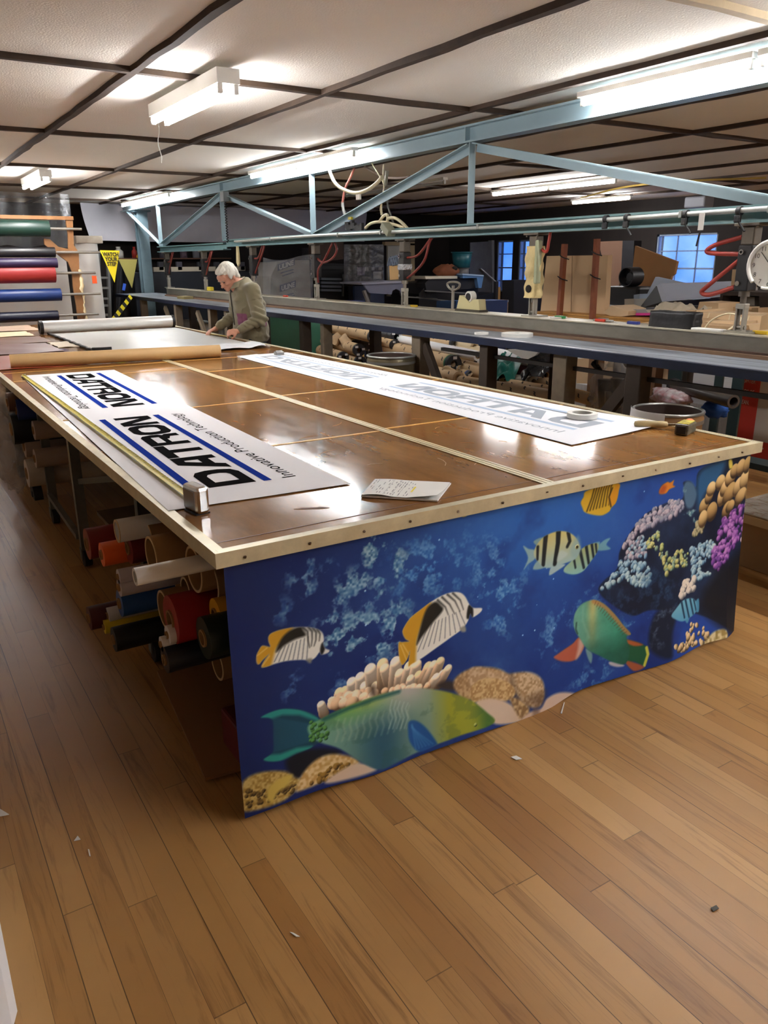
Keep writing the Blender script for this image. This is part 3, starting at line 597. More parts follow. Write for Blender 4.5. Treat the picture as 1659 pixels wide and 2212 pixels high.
sheet('printed_banner', 'white vinyl banner with black lettering and blue stripes, tape laid along it', ((.675, 2.333), (1.308, 2.291), (.785, 5.915), (1.402, 5.868)), False, (m_sheet, m_ink, m_bblue, m_ink), lambda u, v: .003*math.sin(9*v)*(1-u)*0)
sheet('reversed_banner', 'white vinyl banner lying face down with pale mirrored lettering showing through', ((2.386, 2.298), (3.045, 2.35), (2.455, 6.14), (2.93, 6.18)), True, (m_back, m_gink, m_gblue, m_gink), lambda u, v: .012*max(0, 1-v*9)*u**3+.004*max(0, (v-.93)/.07)*(1-u))
# ------------------------------------------------------------------ sea mural printed on the cloth at the table's end
BXL, BXR, BYP = .694, 3.08, 1.925
CW, CH = 960, 332
MXs = np.linspace(BXL, BXR, CW+1); MZs = np.linspace(-.04, .832, CH+1)
GX, GZ = np.meshgrid(MXs, MZs)
PM = 1/455.0          # one photograph pixel on the cloth, in metres
def lin(c):
    if isinstance(c, str): c = tuple(int(c[i:i+2], 16) for i in (0, 2, 4))
    return np.array(c, float)
def vnoise(x, z, seed):
    xi = np.floor(x).astype(int); zi = np.floor(z).astype(int); fx = x-xi; fz = z-zi; fx = fx*fx*(3-2*fx); fz = fz*fz*(3-2*fz)
    h = lambda a, b: (np.sin((a*127.1+b*311.7+seed*74.7))*43758.5453) % 1.0
    return (h(xi, zi)*(1-fx)+h(xi+1, zi)*fx)*(1-fz)+(h(xi, zi+1)*(1-fx)+h(xi+1, zi+1)*fx)*fz
def fbm(x, z, f, seed, oct=5):
    t = 0; a = .5; s_ = 0
    for o in range(oct): t = t+a*vnoise(x*f, z*f, seed+o*13); s_ += a; a *= .55; f *= 2.05
    return t/s_
IMG = np.zeros((CH+1, CW+1, 3))
def pm(pts): return np.array([(lambda q: (q.x, q.z))(ony(a, b, BYP)) for a, b in pts])
def ZA(*p): return pm([(480+x/2.633, 960+y/2.633) for x, y in p])      # points read off two enlargements of the photograph
def ZB(*p): return pm([(1000+x/2.517, 940+y/2.517) for x, y in p])
def sub(P, pad):
    x0, z0 = P.min(0)-pad; x1, z1 = P.max(0)+pad
    i0, i1 = np.searchsorted(MXs, (x0, x1)); j0, j1 = np.searchsorted(MZs, (z0, z1))
    return slice(max(j0-1, 0), j1+1), slice(max(i0-1, 0), i1+1)
def segd(x, z, a, b):
    d = b-a; t = np.clip(((x-a[0])*d[0]+(z-a[1])*d[1])/max(d@d, 1e-12), 0, 1)
    return np.hypot(x-a[0]-t*d[0], z-a[1]-t*d[1]), t
def sdf(P, x, z):
    d = np.full(x.shape, 9.); ins = np.zeros(x.shape, bool)
    for a, b in zip(P, np.roll(P, -1, 0)):
        d = np.minimum(d, segd(x, z, a, b)[0])
        if a[1] != b[1]: ins ^= ((a[1] > z) != (b[1] > z)) & (x < (b[0]-a[0])*(z-a[1])/(b[1]-a[1])+a[0])
    return np.where(ins, -d, d)
def smooth_poly(P, n=5):
    m = len(P); out = []
    for i in range(m):
        p0, p1, p2, p3 = P[i-1], P[i], P[(i+1) % m], P[(i+2) % m]
        for k_ in range(n):
            t = k_/n; out.append(.5*(2*p1+(p2-p0)*t+(2*p0-5*p1+4*p2-p3)*t*t+(3*p1-p0-3*p2+p3)*t**3))
    return np.array(out)
def blend(S, a, c): IMG[S] = IMG[S]*(1-a[..., None])+c*a[..., None]
def fill(P, c, soft=1.2, sm=True, op=1.0, clip=None):
    if sm: P = smooth_poly(P)
    S = sub(P, soft*PM*2); x, z = GX[S], GZ[S]; a = np.clip(.5-sdf(P, x, z)/(soft*PM*2), 0, 1)*op
    if clip is not None: a = a*np.clip(.5-sdf(clip, x, z)/(2.4*PM), 0, 1)
    blend(S, a, c(x, z) if callable(c) else lin(c))
def stroke(P, w, c, soft=1.0, op=1.0, clip=None, w2=None):
    S = sub(P, (max(w, w2 or w)+soft)*PM*2); x, z = GX[S], GZ[S]; best = np.full(x.shape, -9.); n = len(P)-1
    for i in range(n):
        d, t = segd(x, z, P[i], P[i+1]); ww = w if w2 is None else w+(w2-w)*(i+t)/n
        best = np.maximum(best, (ww/2*PM-d)/(soft*PM*2)+.5)
    a = np.clip(best, 0, 1)*op
    if clip is not None: a = a*np.clip(.5-sdf(clip, x, z)/(2.4*PM), 0, 1)
    blend(S, a, lin(c))
def lump(x, z, r, c, hi, dk, squash=1.0, ang=0.0):
    """one rounded coral knob as printed"""
    P = np.array([[x-r*1.4, z-r*1.4*max(1, squash)], [x+r*1.4, z+r*1.4*max(1, squash)]]); S = sub(P, 0); X, Z = GX[S]-x, GZ[S]-z
    ca, sa = math.cos(ang), math.sin(ang); X, Z = X*ca+Z*sa, -X*sa+Z*ca; Z = Z/squash
    d = np.hypot(X, Z)/r; a = np.clip((1-d)*r/PM*.8+.5, 0, 1); sh = np.clip(.5+(.55*Z-.25*X)/r*1.0-.25*d**3, 0, 1)[..., None]
    blend(S, a, lin(dk)*(1-sh)**1.3+lin(c)*(2*sh*(1-sh))+lin(hi)*sh**1.6)
def lumps(P, n, r0, r1, cs, seed, squash=1.0, top=True):
    rs = random.Random(seed); out = []; lo, hi = P.min(0), P.max(0)
    while len(out) < n:
        x, z = rs.uniform(lo[0], hi[0]), rs.uniform(lo[1], hi[1])
        if sdf(P, np.array([x]), np.array([z]))[0] < 0: out.append((x, z))
    out.sort(key=lambda q: -q[1])
    for x, z in out: c, hi_, dk = rs.choice(cs); lump(x, z, rs.uniform(r0, r1)*PM, c, hi_, dk, squash*rs.uniform(.8, 1.3), rs.uniform(-.5, .5))
# water
U = (GX-BXL)/(BXR-BXL); V = (GZ+.04)/.872
cl = fbm(GX, GZ, 3.2, 3); cl2 = fbm(GX, GZ, 9, 8); cl3 = fbm(GX, GZ, 24, 21)
base = lin('1a2a63')*(1-U[..., None])+lin('1f4aa8')*U[..., None]
glow = np.exp(-((U-.5)/.24)**2-((V-.95)/.42)**2)[..., None]; IMG[:] = base*(1-glow)+lin('2f6cc4')*glow
left = np.clip(1-U/.1, 0, 1)[..., None]*.25; IMG[:] = IMG*(1-left)+lin('1c2750')*left
mist = np.clip((cl-.5)*3.2, 0, 1)*np.clip((cl2-.34)*2.2, 0, 1)*np.exp(-((U-.48)/.26)**2)*np.clip(1.15-abs(V-.52)*1.1, 0, 1)
IMG[:] = IMG*(1-.6*mist[..., None])+lin('5e9ad8')*.6*mist[..., None]
dk = np.clip((.5-cl)*3.0, 0, .55)[..., None]; IMG[:] = IMG*(1-dk)+lin('142468')*dk
# far reef crumbs
def crumbs(pts, rad, op, col1, col2, seed):
    for (x, z) in pts:
        S = sub(np.array([[x, z]]), rad*PM*1.5); d = np.hypot(GX[S]-x, GZ[S]-z)/(rad*PM); nz = fbm(GX[S], GZ[S], 26, seed, 4); fine = vnoise(GX[S]*130, GZ[S]*130, seed+5)
        a = np.clip((nz-.46-.16*d**2)*9, 0, 1)*np.clip(1.25-d, 0, 1)*op; f = np.clip(fine*1.2-.1, 0, 1)[..., None]
        blend(S, a, lin(col1)*(1-f)+lin(col2)*f)
crumbs(ZA((880, 570), (860, 610), (950, 700), (900, 740), (990, 710)), 34, .95, '356aa0', 'a9cfe0', 31)
crumbs(ZA((440, 650), (490, 705), (490, 840), (600, 725), (430, 770)), 22, .85, '2a5798', '8db8d8', 32)
crumbs(ZA((735, 800), (790, 790), (670, 870), (850, 870), (920, 890), (955, 930)), 26, .9, '356aa0', 'a5cade', 33)
crumbs(ZA((620, 1040), (700, 1130), (650, 1190), (740, 1100), (800, 1080), (850, 1030), (860, 1090), (640, 1130), (890, 1180)), 34, .95, '32659c', 'a4cbdd', 34)
crumbs(ZA((960, 1110), (985, 1060), (985, 1140), (990, 960), (780, 940)), 30, .9, '3a71a8', 'a6cce0', 35)
crumbs(ZA((340, 1310), (390, 1415), (345, 965), (670, 1400), (300, 1290)), 24, .75, '28529a', '78a6d0', 36)
crumbs(ZA((1150, 690), (1250, 620), (1060, 760), (1400, 740), (1180, 740)), 60, .55, '2c66b8', '6fa9de', 37)
crumbs(ZB((140, 660), (130, 790), (190, 860), (210, 950), (260, 800), (180, 1030)), 46, .6, '2d68bc', '7fb6e2', 38)
crumbs(ZB((440, 1100), (500, 1010), (580, 980), (450, 1190), (860, 1080), (920, 1010), (600, 1360), (700, 1320), (690, 900)), 40, .6, '2b60ae', '79aedb', 39)
for i in range(26):
    rs = random.Random(i+50); x, z = rs.uniform(1.0, 2.9), rs.uniform(.1, .8); lump(x, z, rs.uniform(.7, 1.6)*PM, '9fc6ea', 'c8e2f5', '5b8fce')
# reef on the right
reef = ZB((715, 868), (745, 815), (820, 745), (835, 660), (870, 590), (925, 510), (1000, 430), (1110, 372), (1180, 362), (1200, 300), (1195, 262), (1230, 255), (1262, 290), (1275, 210), (1330, 165), (1440, 130), (1600, 105), (1600, 1120), (1440, 1100), (1200, 1000), (990, 970), (880, 1005), (760, 930))
fill(reef, lambda x, z: lin('0f1a33')*(1-np.clip(fbm(x, z, 7, 4)*1.7-.55, 0, 1)[..., None])+lin('24385c')*np.clip(fbm(x, z, 7, 4)*1.7-.55, 0, 1)[..., None], 2)
fill(ZB((1280, 220), (1330, 170), (1430, 140), (1380, 260), (1310, 330), (1270, 420), (1265, 320)), '2a5c8a', 8)
fill(ZB((1195, 300), (1215, 255), (1250, 270), (1265, 330), (1240, 400), (1205, 400)), '50708e', 3); crumbs(ZB((1225, 300), (1230, 440), (1215, 490), (1240, 500)), 22, .95, '4c7a8c', 'b5d3cf', 40)
grey = [('8a8496', 'c9c4cc', '3a3c52'), ('6f7488', 'a8abb9', '2a2f48'), ('9a90a0', 'd6cfd0', '484458')]
lumps(ZB((850, 640), (930, 500), (1010, 430), (1110, 370), (1185, 370), (1190, 420), (1080, 480), (980, 520), (900, 600)), 150, 3.5, 7, grey, 1)
pale = [('6f97ad', 'cfe4e6', '1d3a5a'), ('557f9f', 'a8cbd8', '1a3152'), ('86a6b0', 'd9e8e4', '33526a')]
lumps(ZB((725, 865), (800, 775), (840, 700), (920, 700), (985, 740), (990, 845), (930, 850), (850, 800), (770, 850)), 120, 3, 7, pale, 2)
lumps(ZB((850, 690), (880, 610), (960, 560), (1000, 590), (990, 680), (900, 690)), 60, 3, 6, pale+grey, 3)
yg = [('8f9b5e', 'd8d992', '39482e'), ('a8aa66', 'e6e0a0', '4a5136'), ('6d8878', 'b9cfae', '2c4240')]
lumps(ZB((1040, 600), (1070, 620), (1100, 680), (1150, 640), (1195, 660), (1180, 730), (1110, 740), (1070, 775), (1060, 700), (1030, 640)), 70, 2.5, 6, yg, 4); lumps(ZB((960, 600), (1050, 540), (1065, 590), (1000, 640)), 34, 2.5, 5, yg, 5)
lumps(ZB((1210, 640), (1330, 590), (1340, 640), (1250, 760), (1310, 780), (1200, 830), (1210, 720)), 110, 3, 7, pale, 6)
lumps(ZB((1120, 900), (1150, 830), (1215, 790), (1220, 850), (1160, 900)), 40, 4, 8, [('b9b2a8', 'efe6d8', '6b6a6e')], 7)
lumps(ZB((1230, 560), (1260, 480), (1290, 500), (1280, 560)), 30, 3, 6, [('8d8a6c', 'd0c9a4', '4a4a3a')], 8)
crumbs(ZB((1000, 800), (1080, 900), (880, 930), (1020, 880), (820, 900)), 44, .35, '1c3a60', '3f6a94', 41)
tan = [('b28f58', 'e4cf98', '4b3a28'), ('a07d4c', 'd8bd82', '3f3224'), ('bfa069', 'efdca8', '5a4630')]
for x, y, r, s_, a in ((1300, 400, 15, 1.3, -.3), (1330, 345, 12, 1.4, -.4), (1345, 300, 14, 1.2, -.5), (1395, 265, 15, 1.2, -.5), (1340, 430, 17, 1.3, -.3), (1398, 345, 13, 1.7, -.2), (1420, 295, 14, 1.5, -.6), (1450, 240, 17, 1.2, -.3), (1440, 330, 17, 1.7, -.6), (1490, 290, 15, 1.6, -.5), (1475, 200, 14, 1.2, -.3), (1530, 250, 18, 1.3, -.2), (1510, 180, 15, 1.3, -.3), (1545, 165, 13, 1.5, -.2), (1570, 210, 14, 1.5, 0), (1500, 345, 15, 1.6, -.8), (1550, 320, 14, 1.5, -.4), (1420, 420, 14, 1.5, -.5), (1290, 470, 14, 1.4, -.2), (1580, 140, 12, 1.3, 0), (1440, 400, 12, 1.4, -.8), (1575, 300, 10, 1.4, 0)):
    q = ZB((x, y))[0]; c = random.Random(x+y).choice(tan); lump(q[0], q[1], r*.95*PM, *c, s_, a)
pur = [('7d3f95', 'c48fd0', '31174e'), ('5a2f80', '9a62b4', '20103c'), ('8f4fa0', 'd4a6d8', '402060')]
lumps(ZB((1315, 700), (1350, 580), (1400, 480), (1460, 420), (1530, 375), (1545, 420), (1520, 500), (1500, 560), (1440, 640), (1390, 720), (1330, 775)), 150, 4, 8.5, pur, 9)
for x, y in ((1530, 470), (1500, 590), (1525, 520)): q = ZB((x, y))[0]; lump(q[0], q[1], 5*PM, 'a99cb0', 'e6dfe4', '3c3048', 1.6, .6)
fill(ZB((1445, 140), (1462, 135), (1465, 175), (1448, 185)), 'd8c95a', 2)
fill(ZB((1320, 800), (1400, 720), (1520, 620), (1610, 560), (1610, 1120), (1420, 1120), (1260, 1010), (1250, 900)), lambda x, z: lin('10141f')+0*x[..., None], 14)
fill(ZB((950, 1120), (985, 1010), (1030, 960), (1085, 945), (1095, 1000), (1060, 1110), (1040, 1230), (960, 1200)), '141e36', 5); crumbs(ZB((1020, 1000), (1010, 1060), (1060, 970), (1000, 1120)), 26, .7, '2c3c54', '66788c', 42)
def knobs(spec, cols, seed):
    rs = random.Random(seed)
    for (x0, y0, x1, y1, w_) in spec:
        a, b = (ZA((x0, y0))[0], ZA((x1, y1))[0]); n = 22; c, hi, dk_ = rs.choice(cols)
        for i in range(n):
            t = i/(n-1); p = a*(1-t)+b*t; k_ = t**.8
            m0 = lin(dk_)*(1-k_)+(lin(c)*.45+lin(hi)*.55)*k_; lump(p[0], p[1], w_*PM*(1-.22*t), tuple(m0), tuple(np.minimum(m0*1.12+6, 255)), tuple(m0*.72))
fing = [('e0c4a0', 'fff0da', '765a44'), ('d4b084', 'fae6c6', '664c38'), ('e8d0ae', 'fff5e6', '866a50')]
knobs([(560, 1570, 545, 1515, 8), (640, 1500, 650, 1440, 10), (620, 1500, 605, 1490, 8), (700, 1480, 680, 1430, 10), (730, 1460, 720, 1380, 11), (770, 1470, 768, 1350, 11), (800, 1440, 790, 1400, 10), (840, 1420, 825, 1305, 13), (860, 1450, 850, 1400, 10), (900, 1400, 895, 1275, 13), (930, 1380, 905, 1300, 11), (960, 1400, 970, 1265, 13), (985, 1400, 990, 1330, 11), (1020, 1400, 1045, 1290, 12), (1060, 1400, 1085, 1280, 12), (1080, 1400, 1095, 1340, 10), (1110, 1400, 1150, 1290, 11), (1130, 1390, 1180, 1280, 10), (1160, 1400, 1215, 1260, 10), (1190, 1390, 1225, 1330, 9), (1200, 1390, 1255, 1300, 9), (1150, 1410, 1190, 1350, 9), (700, 1510, 660, 1480, 10), (760, 1500, 740, 1450, 10), (820, 1470, 800, 1450, 9), (1040, 1410, 1050, 1360, 9)], fing, 5)
lumps(ZA((600, 1510), (700, 1440), (820, 1420), (900, 1440), (880, 1480), (700, 1520)), 26, 6, 10, fing, 12); lumps(ZA((900, 1430), (1100, 1390), (1180, 1410), (1000, 1430)), 18, 5, 8, fing, 13)
fill(ZA((820, 1400), (850, 1400), (850, 1460), (820, 1450)), '3d3028', 5, op=.8); fill(ZA((1190, 1400), (1240, 1370), (1290, 1385), (1290, 1425), (1230, 1425)), '3a3230', 4)
# brain coral and pale stones
def pitted(c1, c2, f, seed): return lambda x, z: lin(c1)*(1-np.clip(vnoise(x*f, z*f, seed)*2-.5, 0, 1)[..., None])+lin(c2)*np.clip(vnoise(x*f, z*f, seed)*2-.5, 0, 1)[..., None]
fill(ZA((1280, 1370), (1340, 1315), (1430, 1290), (1560, 1310), (1600, 1400), (1560, 1480), (1350, 1480), (1290, 1440)), pitted('a08058', 'c4a67e', 110, 3), 3)
fill(ZB((0, 1300), (60, 1285), (120, 1310), (230, 1320), (240, 1370), (120, 1400), (0, 1400)), pitted('b0926e', 'ceb492', 110, 3), 3)
fill(ZB((215, 1330), (260, 1305), (330, 1305), (380, 1345), (385, 1420), (355, 1480), (290, 1480), (235, 1420)), pitted('a88a64', 'd4bc9a', 120, 4), 3)
fill(ZB((290, 1440), (385, 1400), (380, 1455), (340, 1485)), '5a4433', 8, op=.6); fill(ZB((225, 1310), (250, 1420), (300, 1490), (215, 1440), (200, 1390)), '43342a', 6, op=.55)
fill(ZB((0, 1400), (60, 1350), (150, 1345), (225, 1380), (225, 1435), (130, 1470), (30, 1475), (0, 1480)), pitted('ac8858', 'd2b684', 130, 5), 2)
fill(ZB((20, 1480), (90, 1455), (180, 1465), (245, 1510), (250, 1560), (120, 1590), (60, 1540)), 'd5c0ac', 3); fill(ZB((205, 1440), (260, 1450), (300, 1500), (260, 1560), (215, 1490)), pitted('8a6c48', 'c9ac80', 90, 6), 3)
fill(ZB((250, 1560), (300, 1510), (360, 1490), (400, 1440), (470, 1420), (560, 1440), (560, 1470), (400, 1540), (300, 1600)), 'd0b6a4', 3); fill(ZB((270, 1555), (310, 1530), (320, 1490), (350, 1500), (340, 1540)), '6a5244', 4, op=.6)
# small yellow branching coral at lower right
rsx = random.Random(9)
for i in range(46):
    x, y = rsx.uniform(1070, 1250), 0; y = 1200-(170*math.exp(-((x-1190)/75)**2))*rsx.uniform(.2, 1) if x > 1080 else 1170; q = ZB((x, y))[0]; lump(q[0], q[1], rsx.uniform(4, 7)*PM, 'c9aa78', 'f2dfb4', '4a3a26', 1.4, rsx.uniform(-.8, .8))
fill(ZB((1225, 1165), (1280, 1100), (1340, 1075), (1360, 1110), (1300, 1150), (1240, 1180)), pitted('a08a50', 'e0d2a4', 70, 8), 3)
# lower left corals
fill(ZA((340, 1850), (420, 1790), (560, 1770), (640, 1800), (470, 1920), (380, 1950)), '12151f', 5)
fill(ZA((112, 1960), (200, 1910), (330, 1905), (380, 1940), (420, 1960), (390, 2020), (300, 2090), (110, 2140), (100, 2050)), pitted('a3843f', 'cdb26c', 140, 9), 3)
lumps(ZA((120, 2010), (300, 2010), (400, 1970), (380, 2030), (260, 2080), (125, 2110)), 60, 2, 3.4, [('4a3a20', '8a7038', '2a2014')], 15)
fill(ZA((230, 2060), (250, 1990), (330, 1935), (375, 1930), (340, 1990), (290, 2030), (260, 2090)), 'd2b95c', 3)
fill(ZA((390, 2020), (430, 1920), (520, 1830), (620, 1800), (730, 1820), (720, 1870), (560, 1960), (430, 2020)), pitted('c49c5c', 'e0c894', 100, 10), 3)
lumps(ZA((470, 1980), (560, 1890), (680, 1840), (690, 1880), (560, 1960)), 34, 2.5, 5, [('6a4f22', 'b08a3e', '3a2c14')], 16); fill(ZA((560, 1960), (720, 1845), (830, 1860), (800, 1890), (600, 1970)), 'd9c3ac', 3)
# big parrotfish
tail = ZA((210, 1588), (260, 1560), (330, 1540), (420, 1545), (510, 1580), (560, 1640), (560, 1710), (480, 1770), (400, 1805), (310, 1845), (220, 1838), (270, 1790), (275, 1700), (275, 1620), (255, 1592))
fill(tail, lambda x, z: lin('1c4358')+0*x[..., None], 2); ts = smooth_poly(tail)
for o in np.linspace(-1, 1, 14): stroke(ZA((280, 1690+o*95), (520, 1680+o*40)), 3, '27607a', 2, .5, ts)
stroke(ZA((215, 1588), (330, 1552), (430, 1560), (520, 1600)), 15, '2f9a92', 3, .95, ts, 6); stroke(ZA((225, 1836), (310, 1825), (400, 1785), (480, 1770)), 15, '2f9a8c', 3, .95, ts, 6)
body = ZA((470, 1640), (540, 1600), (640, 1545), (780, 1480), (920, 1435), (1040, 1415), (1150, 1418), (1260, 1440), (1370, 1485), (1450, 1550), (1490, 1590), (1440, 1630), (1300, 1680), (1180, 1730), (1040, 1790), (930, 1840), (850, 1870), (760, 1840), (640, 1770), (540, 1740), (480, 1700))
def bodyc(x, z):
    c0, c1, c2, c3 = ZA((470, 1650))[0], ZA((1490, 1590))[0], ZA((900, 1440))[0], ZA((900, 1850))[0]
    u = np.clip((x-c0[0])/(c1[0]-c0[0]), 0, 1); zt = np.interp(u, [0, .2, .4, .6, .8, 1], [.02, .075, .14, .165, .13, .0]); zb = np.interp(u, [0, .2, .4, .6, .8, 1], [-.02, -.08, -.10, -.05, 0, 0.02])
    zc = z-c0[1]; v = np.clip((zc-zb-(u-0)*.0)/(zt-zb+1e-4), 0, 1); v = np.clip((z-ZA((470, 1720))[0][1]+.06)/.27, 0, 1)
    nz = fbm(x, z, 16, 61)
    col = lin('74a898')*(1-u[..., None])+lin('9aa888')*u[..., None]
    def mixc(w, c):
        nonlocal col; w = np.clip(w, 0, 1)[..., None]; col = col*(1-w)+lin(c)*w
    mixc(np.exp(-((u-.18)/.17)**2)*np.clip(v*2.2-.45, 0, 1), '5cb23a'); mixc(np.exp(-((u-.3)/.16)**2-((v-.62)/.17)**2)*.9, 'cfc85c')
    mixc(np.exp(-((u-.36)/.16)**2)*np.clip(1-v*2.4, 0, 1), '2f5a6e'); mixc(np.exp(-((u-.52)/.11)**2-((v-.55)/.3)**2)*.85, 'c9c2c4'); mixc(np.exp(-((u-.62)/.06)**2-((v-.75)/.25)**2)*.8, 'c6a878')
    mixc(np.clip((u-.62)*9, 0, 1)*.92, 'a0a42e'); mixc(np.clip((u-.62)*7, 0, 1)*np.exp(-((v-.95)/.28)**2)*.55, '4f8a3c'); mixc(np.exp(-((u-.96)/.07)**2)*.85, '3f6b34')
    mixc(np.clip((v-.8)*4, 0, 1)*np.exp(-((u-.45)/.25)**2)*.7, '2f9a6c'); mixc(np.clip((.45-nz)*2.5, 0, .22), '2c5648')
    return col
fill(body, bodyc, 2); bs = smooth_poly(body)
stroke(ZA((560, 1600), (700, 1530), (850, 1470), (980, 1432)), 7, '1d5a5c', 3, .8, bs)
for i in range(12):
    x = 640+i*36; y = 1600-i*8; stroke(ZA((x, y), (x-14, y+40), (x-4, y+80), (x-22, y+130)), 2.2, 'd9e2c8', 2.2, .26, bs)
for i in range(5): stroke(ZA((940+i*22, 1480+i*5), (925+i*22, 1530), (938+i*22, 1580), (915+i*22, 1640)), 2, 'cfe6e2', 1.6, .4, bs)
for i in range(40):
    rs = random.Random(i+300); q = ZA((rs.uniform(480, 580), rs.uniform(1620, 1730)))[0]; lump(q[0], q[1], 3.2*PM, '3f7a3c', '6fa050', '1d4028')
fill(ZA((1030, 1605), (1070, 1600), (1120, 1640), (1170, 1720), (1160, 1740), (1080, 1775), (1030, 1720), (1022, 1650)), '22599c', 2)
for i in range(6): stroke(ZA((1045, 1620+i*4), (1060+i*18, 1760-i*6)), 2, '4a86c4', 1.5, .6)
q = ZA((1378, 1620))[0]; lump(q[0], q[1], 3.5*PM, '8aa04a', 'd9d890', '2a3818')
# two black-backed butterflyfish
def butterfly(pl, T):
    (poly, yel, blk, eye, vst, dst, fin) = [T(*p) if not isinstance(p[0], list) else [T(*q) for q in p] for p in pl]; ps = smooth_poly(poly)
    fill(poly, 'eceee8', 1.2); fill(yel, 'd2a02c', 3, clip=ps)
    for p_ in dst: stroke(p_, 1.6, '6f7880', .8, .85, ps)
    fill(blk, '23211c', 2.4, clip=ps)
    for p_ in vst: stroke(p_, 3.6, '3d3f3f', 1.4, .9, ps, 1.2)
    fill(eye, '1d1c1c', 1.6, clip=ps)
    for p_ in fin: stroke(p_, 1.8, 'f0d488', 1, .7)
butterfly([[(205, 1195), (225, 1168), (268, 1175), (260, 1140), (262, 1110), (285, 1090), (340, 1072), (410, 1060), (480, 1060), (530, 1070), (562, 1092), (572, 1130), (566, 1160), (578, 1185), (601, 1196), (590, 1212), (556, 1222), (545, 1208), (520, 1240), (490, 1255), (440, 1252), (360, 1258), (300, 1272), (240, 1292), (218, 1290), (238, 1250), (262, 1216), (225, 1250), (204, 1275), (192, 1265), (192, 1225)],
 [(185, 1300), (180, 1180), (250, 1080), (400, 1045), (350, 1130), (300, 1190), (262, 1300)], [(300, 1205), (330, 1130), (380, 1080), (440, 1055), (455, 1075), (468, 1108), (410, 1130), (350, 1165)],
 [(556, 1160), (572, 1150), (575, 1190), (556, 1225), (548, 1200)],
 [[(455, 1062), (480, 1085), (482, 1140), (490, 1180)], [(485, 1060), (505, 1085), (505, 1130), (500, 1170)], [(510, 1064), (528, 1090), (526, 1135), (515, 1170)], [(535, 1072), (550, 1100), (545, 1140)]],
 [[(330+i*22, 1180-i*9), (290+i*26, 1262-i*2)] for i in range(8)], [[(196, 1225), (250, 1180)], [(225, 1282), (262, 1230)]]], ZA)
fill(ZA((470, 1250), (500, 1245), (495, 1270), (480, 1268)), '8f8d80', 2)
butterfly([[(990, 1155), (1010, 1150), (1050, 1145), (1030, 1130), (1016, 1100), (1020, 1070), (1060, 1010), (1120, 960), (1200, 900), (1270, 865), (1330, 858), (1365, 880), (1390, 930), (1412, 950), (1457, 952), (1450, 975), (1405, 1005), (1392, 985), (1375, 1030), (1340, 1075), (1280, 1120), (1200, 1180), (1120, 1240), (1060, 1275), (1040, 1285), (1052, 1200), (1035, 1245), (1005, 1280), (990, 1230)],
 [(985, 1290), (980, 1150), (1010, 1060), (1100, 960), (1180, 910), (1140, 1000), (1095, 1130), (1085, 1210), (1070, 1290)], [(1090, 1165), (1110, 1080), (1150, 960), (1200, 915), (1230, 935), (1240, 965), (1180, 1040), (1120, 1120)],
 [(1385, 935), (1408, 950), (1404, 1010), (1378, 1015), (1370, 1000)],
 [[(1215, 905), (1255, 945), (1270, 990)], [(1240, 888), (1280, 930), (1305, 985)], [(1270, 872), (1310, 910), (1335, 970)], [(1300, 864), (1340, 905), (1355, 960)]],
 [[(1160+i*19, 1050-i*9), (1095+i*30, 1205-i*16)] for i in range(10)], [[(1000, 1165), (1030, 1250)], [(1012, 1160), (1045, 1220)]]], ZA)
fill(ZA((1330, 1070), (1358, 1055), (1362, 1085), (1340, 1090)), '9a9a90', 2)
# striped sergeant fish
def striped(poly, cols, bars_, T, fins=()):
    P = T(*poly); ps = smooth_poly(P); lo, hi = P.min(0), P.max(0)
    for f_, c in fins: fill(T(*f_), c, 1.5)
    fill(P, lambda x, z: lin(cols[0])*np.clip((z-lo[1])/(hi[1]-lo[1]), 0, 1)[..., None]+lin(cols[1])*(1-np.clip((z-lo[1])/(hi[1]-lo[1]), 0, 1))[..., None], 1.4)
    for b, w_ in bars_: stroke(T(*b), w_, cols[2], 1.4, .95, ps, w_*.8)
striped([(540, 740), (580, 700), (630, 640), (680, 610), (725, 605), (720, 650), (680, 710), (640, 760), (590, 778), (540, 765)], ('a8b074', '8fc6c2', '16202c'), [([(628, 640), (645, 740)], 7), ([(662, 615), (672, 715)], 7), ([(692, 605), (700, 690)], 6), ([(714, 605), (716, 655)], 5), ([(595, 700), (600, 740)], 5)], ZB, [([(715, 630), (760, 585), (792, 575), (770, 610), (790, 635), (735, 645)], '6fa6bb'), ([(700, 605), (735, 595), (725, 625)], '6fa6bb')])
striped([(380, 640), (400, 600), (440, 560), (500, 535), (555, 535), (600, 560), (625, 605), (630, 640), (600, 690), (540, 715), (480, 735), (430, 735), (395, 700), (378, 670)], ('cfc37a', 'a2c4c8', '15191f'), [([(400, 620), (395, 690)], 6), ([(445, 560), (425, 720)], 10), ([(515, 535), (510, 600), (488, 715)], 11), ([(568, 540), (575, 590), (560, 620)], 8)], ZB, [([(322, 615), (350, 630), (385, 640), (382, 685), (345, 715), (320, 745), (345, 680)], '8fb4bd'), ([(378, 590), (410, 570), (440, 570), (400, 610)], '7fa4ae'), ([(475, 725), (545, 720), (500, 755), (455, 778)], 'a8c6cb'), ([(395, 700), (430, 735), (370, 745)], '8fb4bd')])
fill(ZB((575, 640), (620, 560), (632, 640), (600, 690)), '8fb6bd', 4, op=.6); q = ZB((613, 622))[0]; lump(q[0], q[1], 4.2*PM, 'd8d890', 'f0f0c0', '70703a'); lump(q[0], q[1], 2.6*PM, '101010', '303030', '000000')
fill(ZB((530, 640), (560, 660), (530, 690), (500, 700), (510, 660)), 'bcd2d0', 2, op=.7)
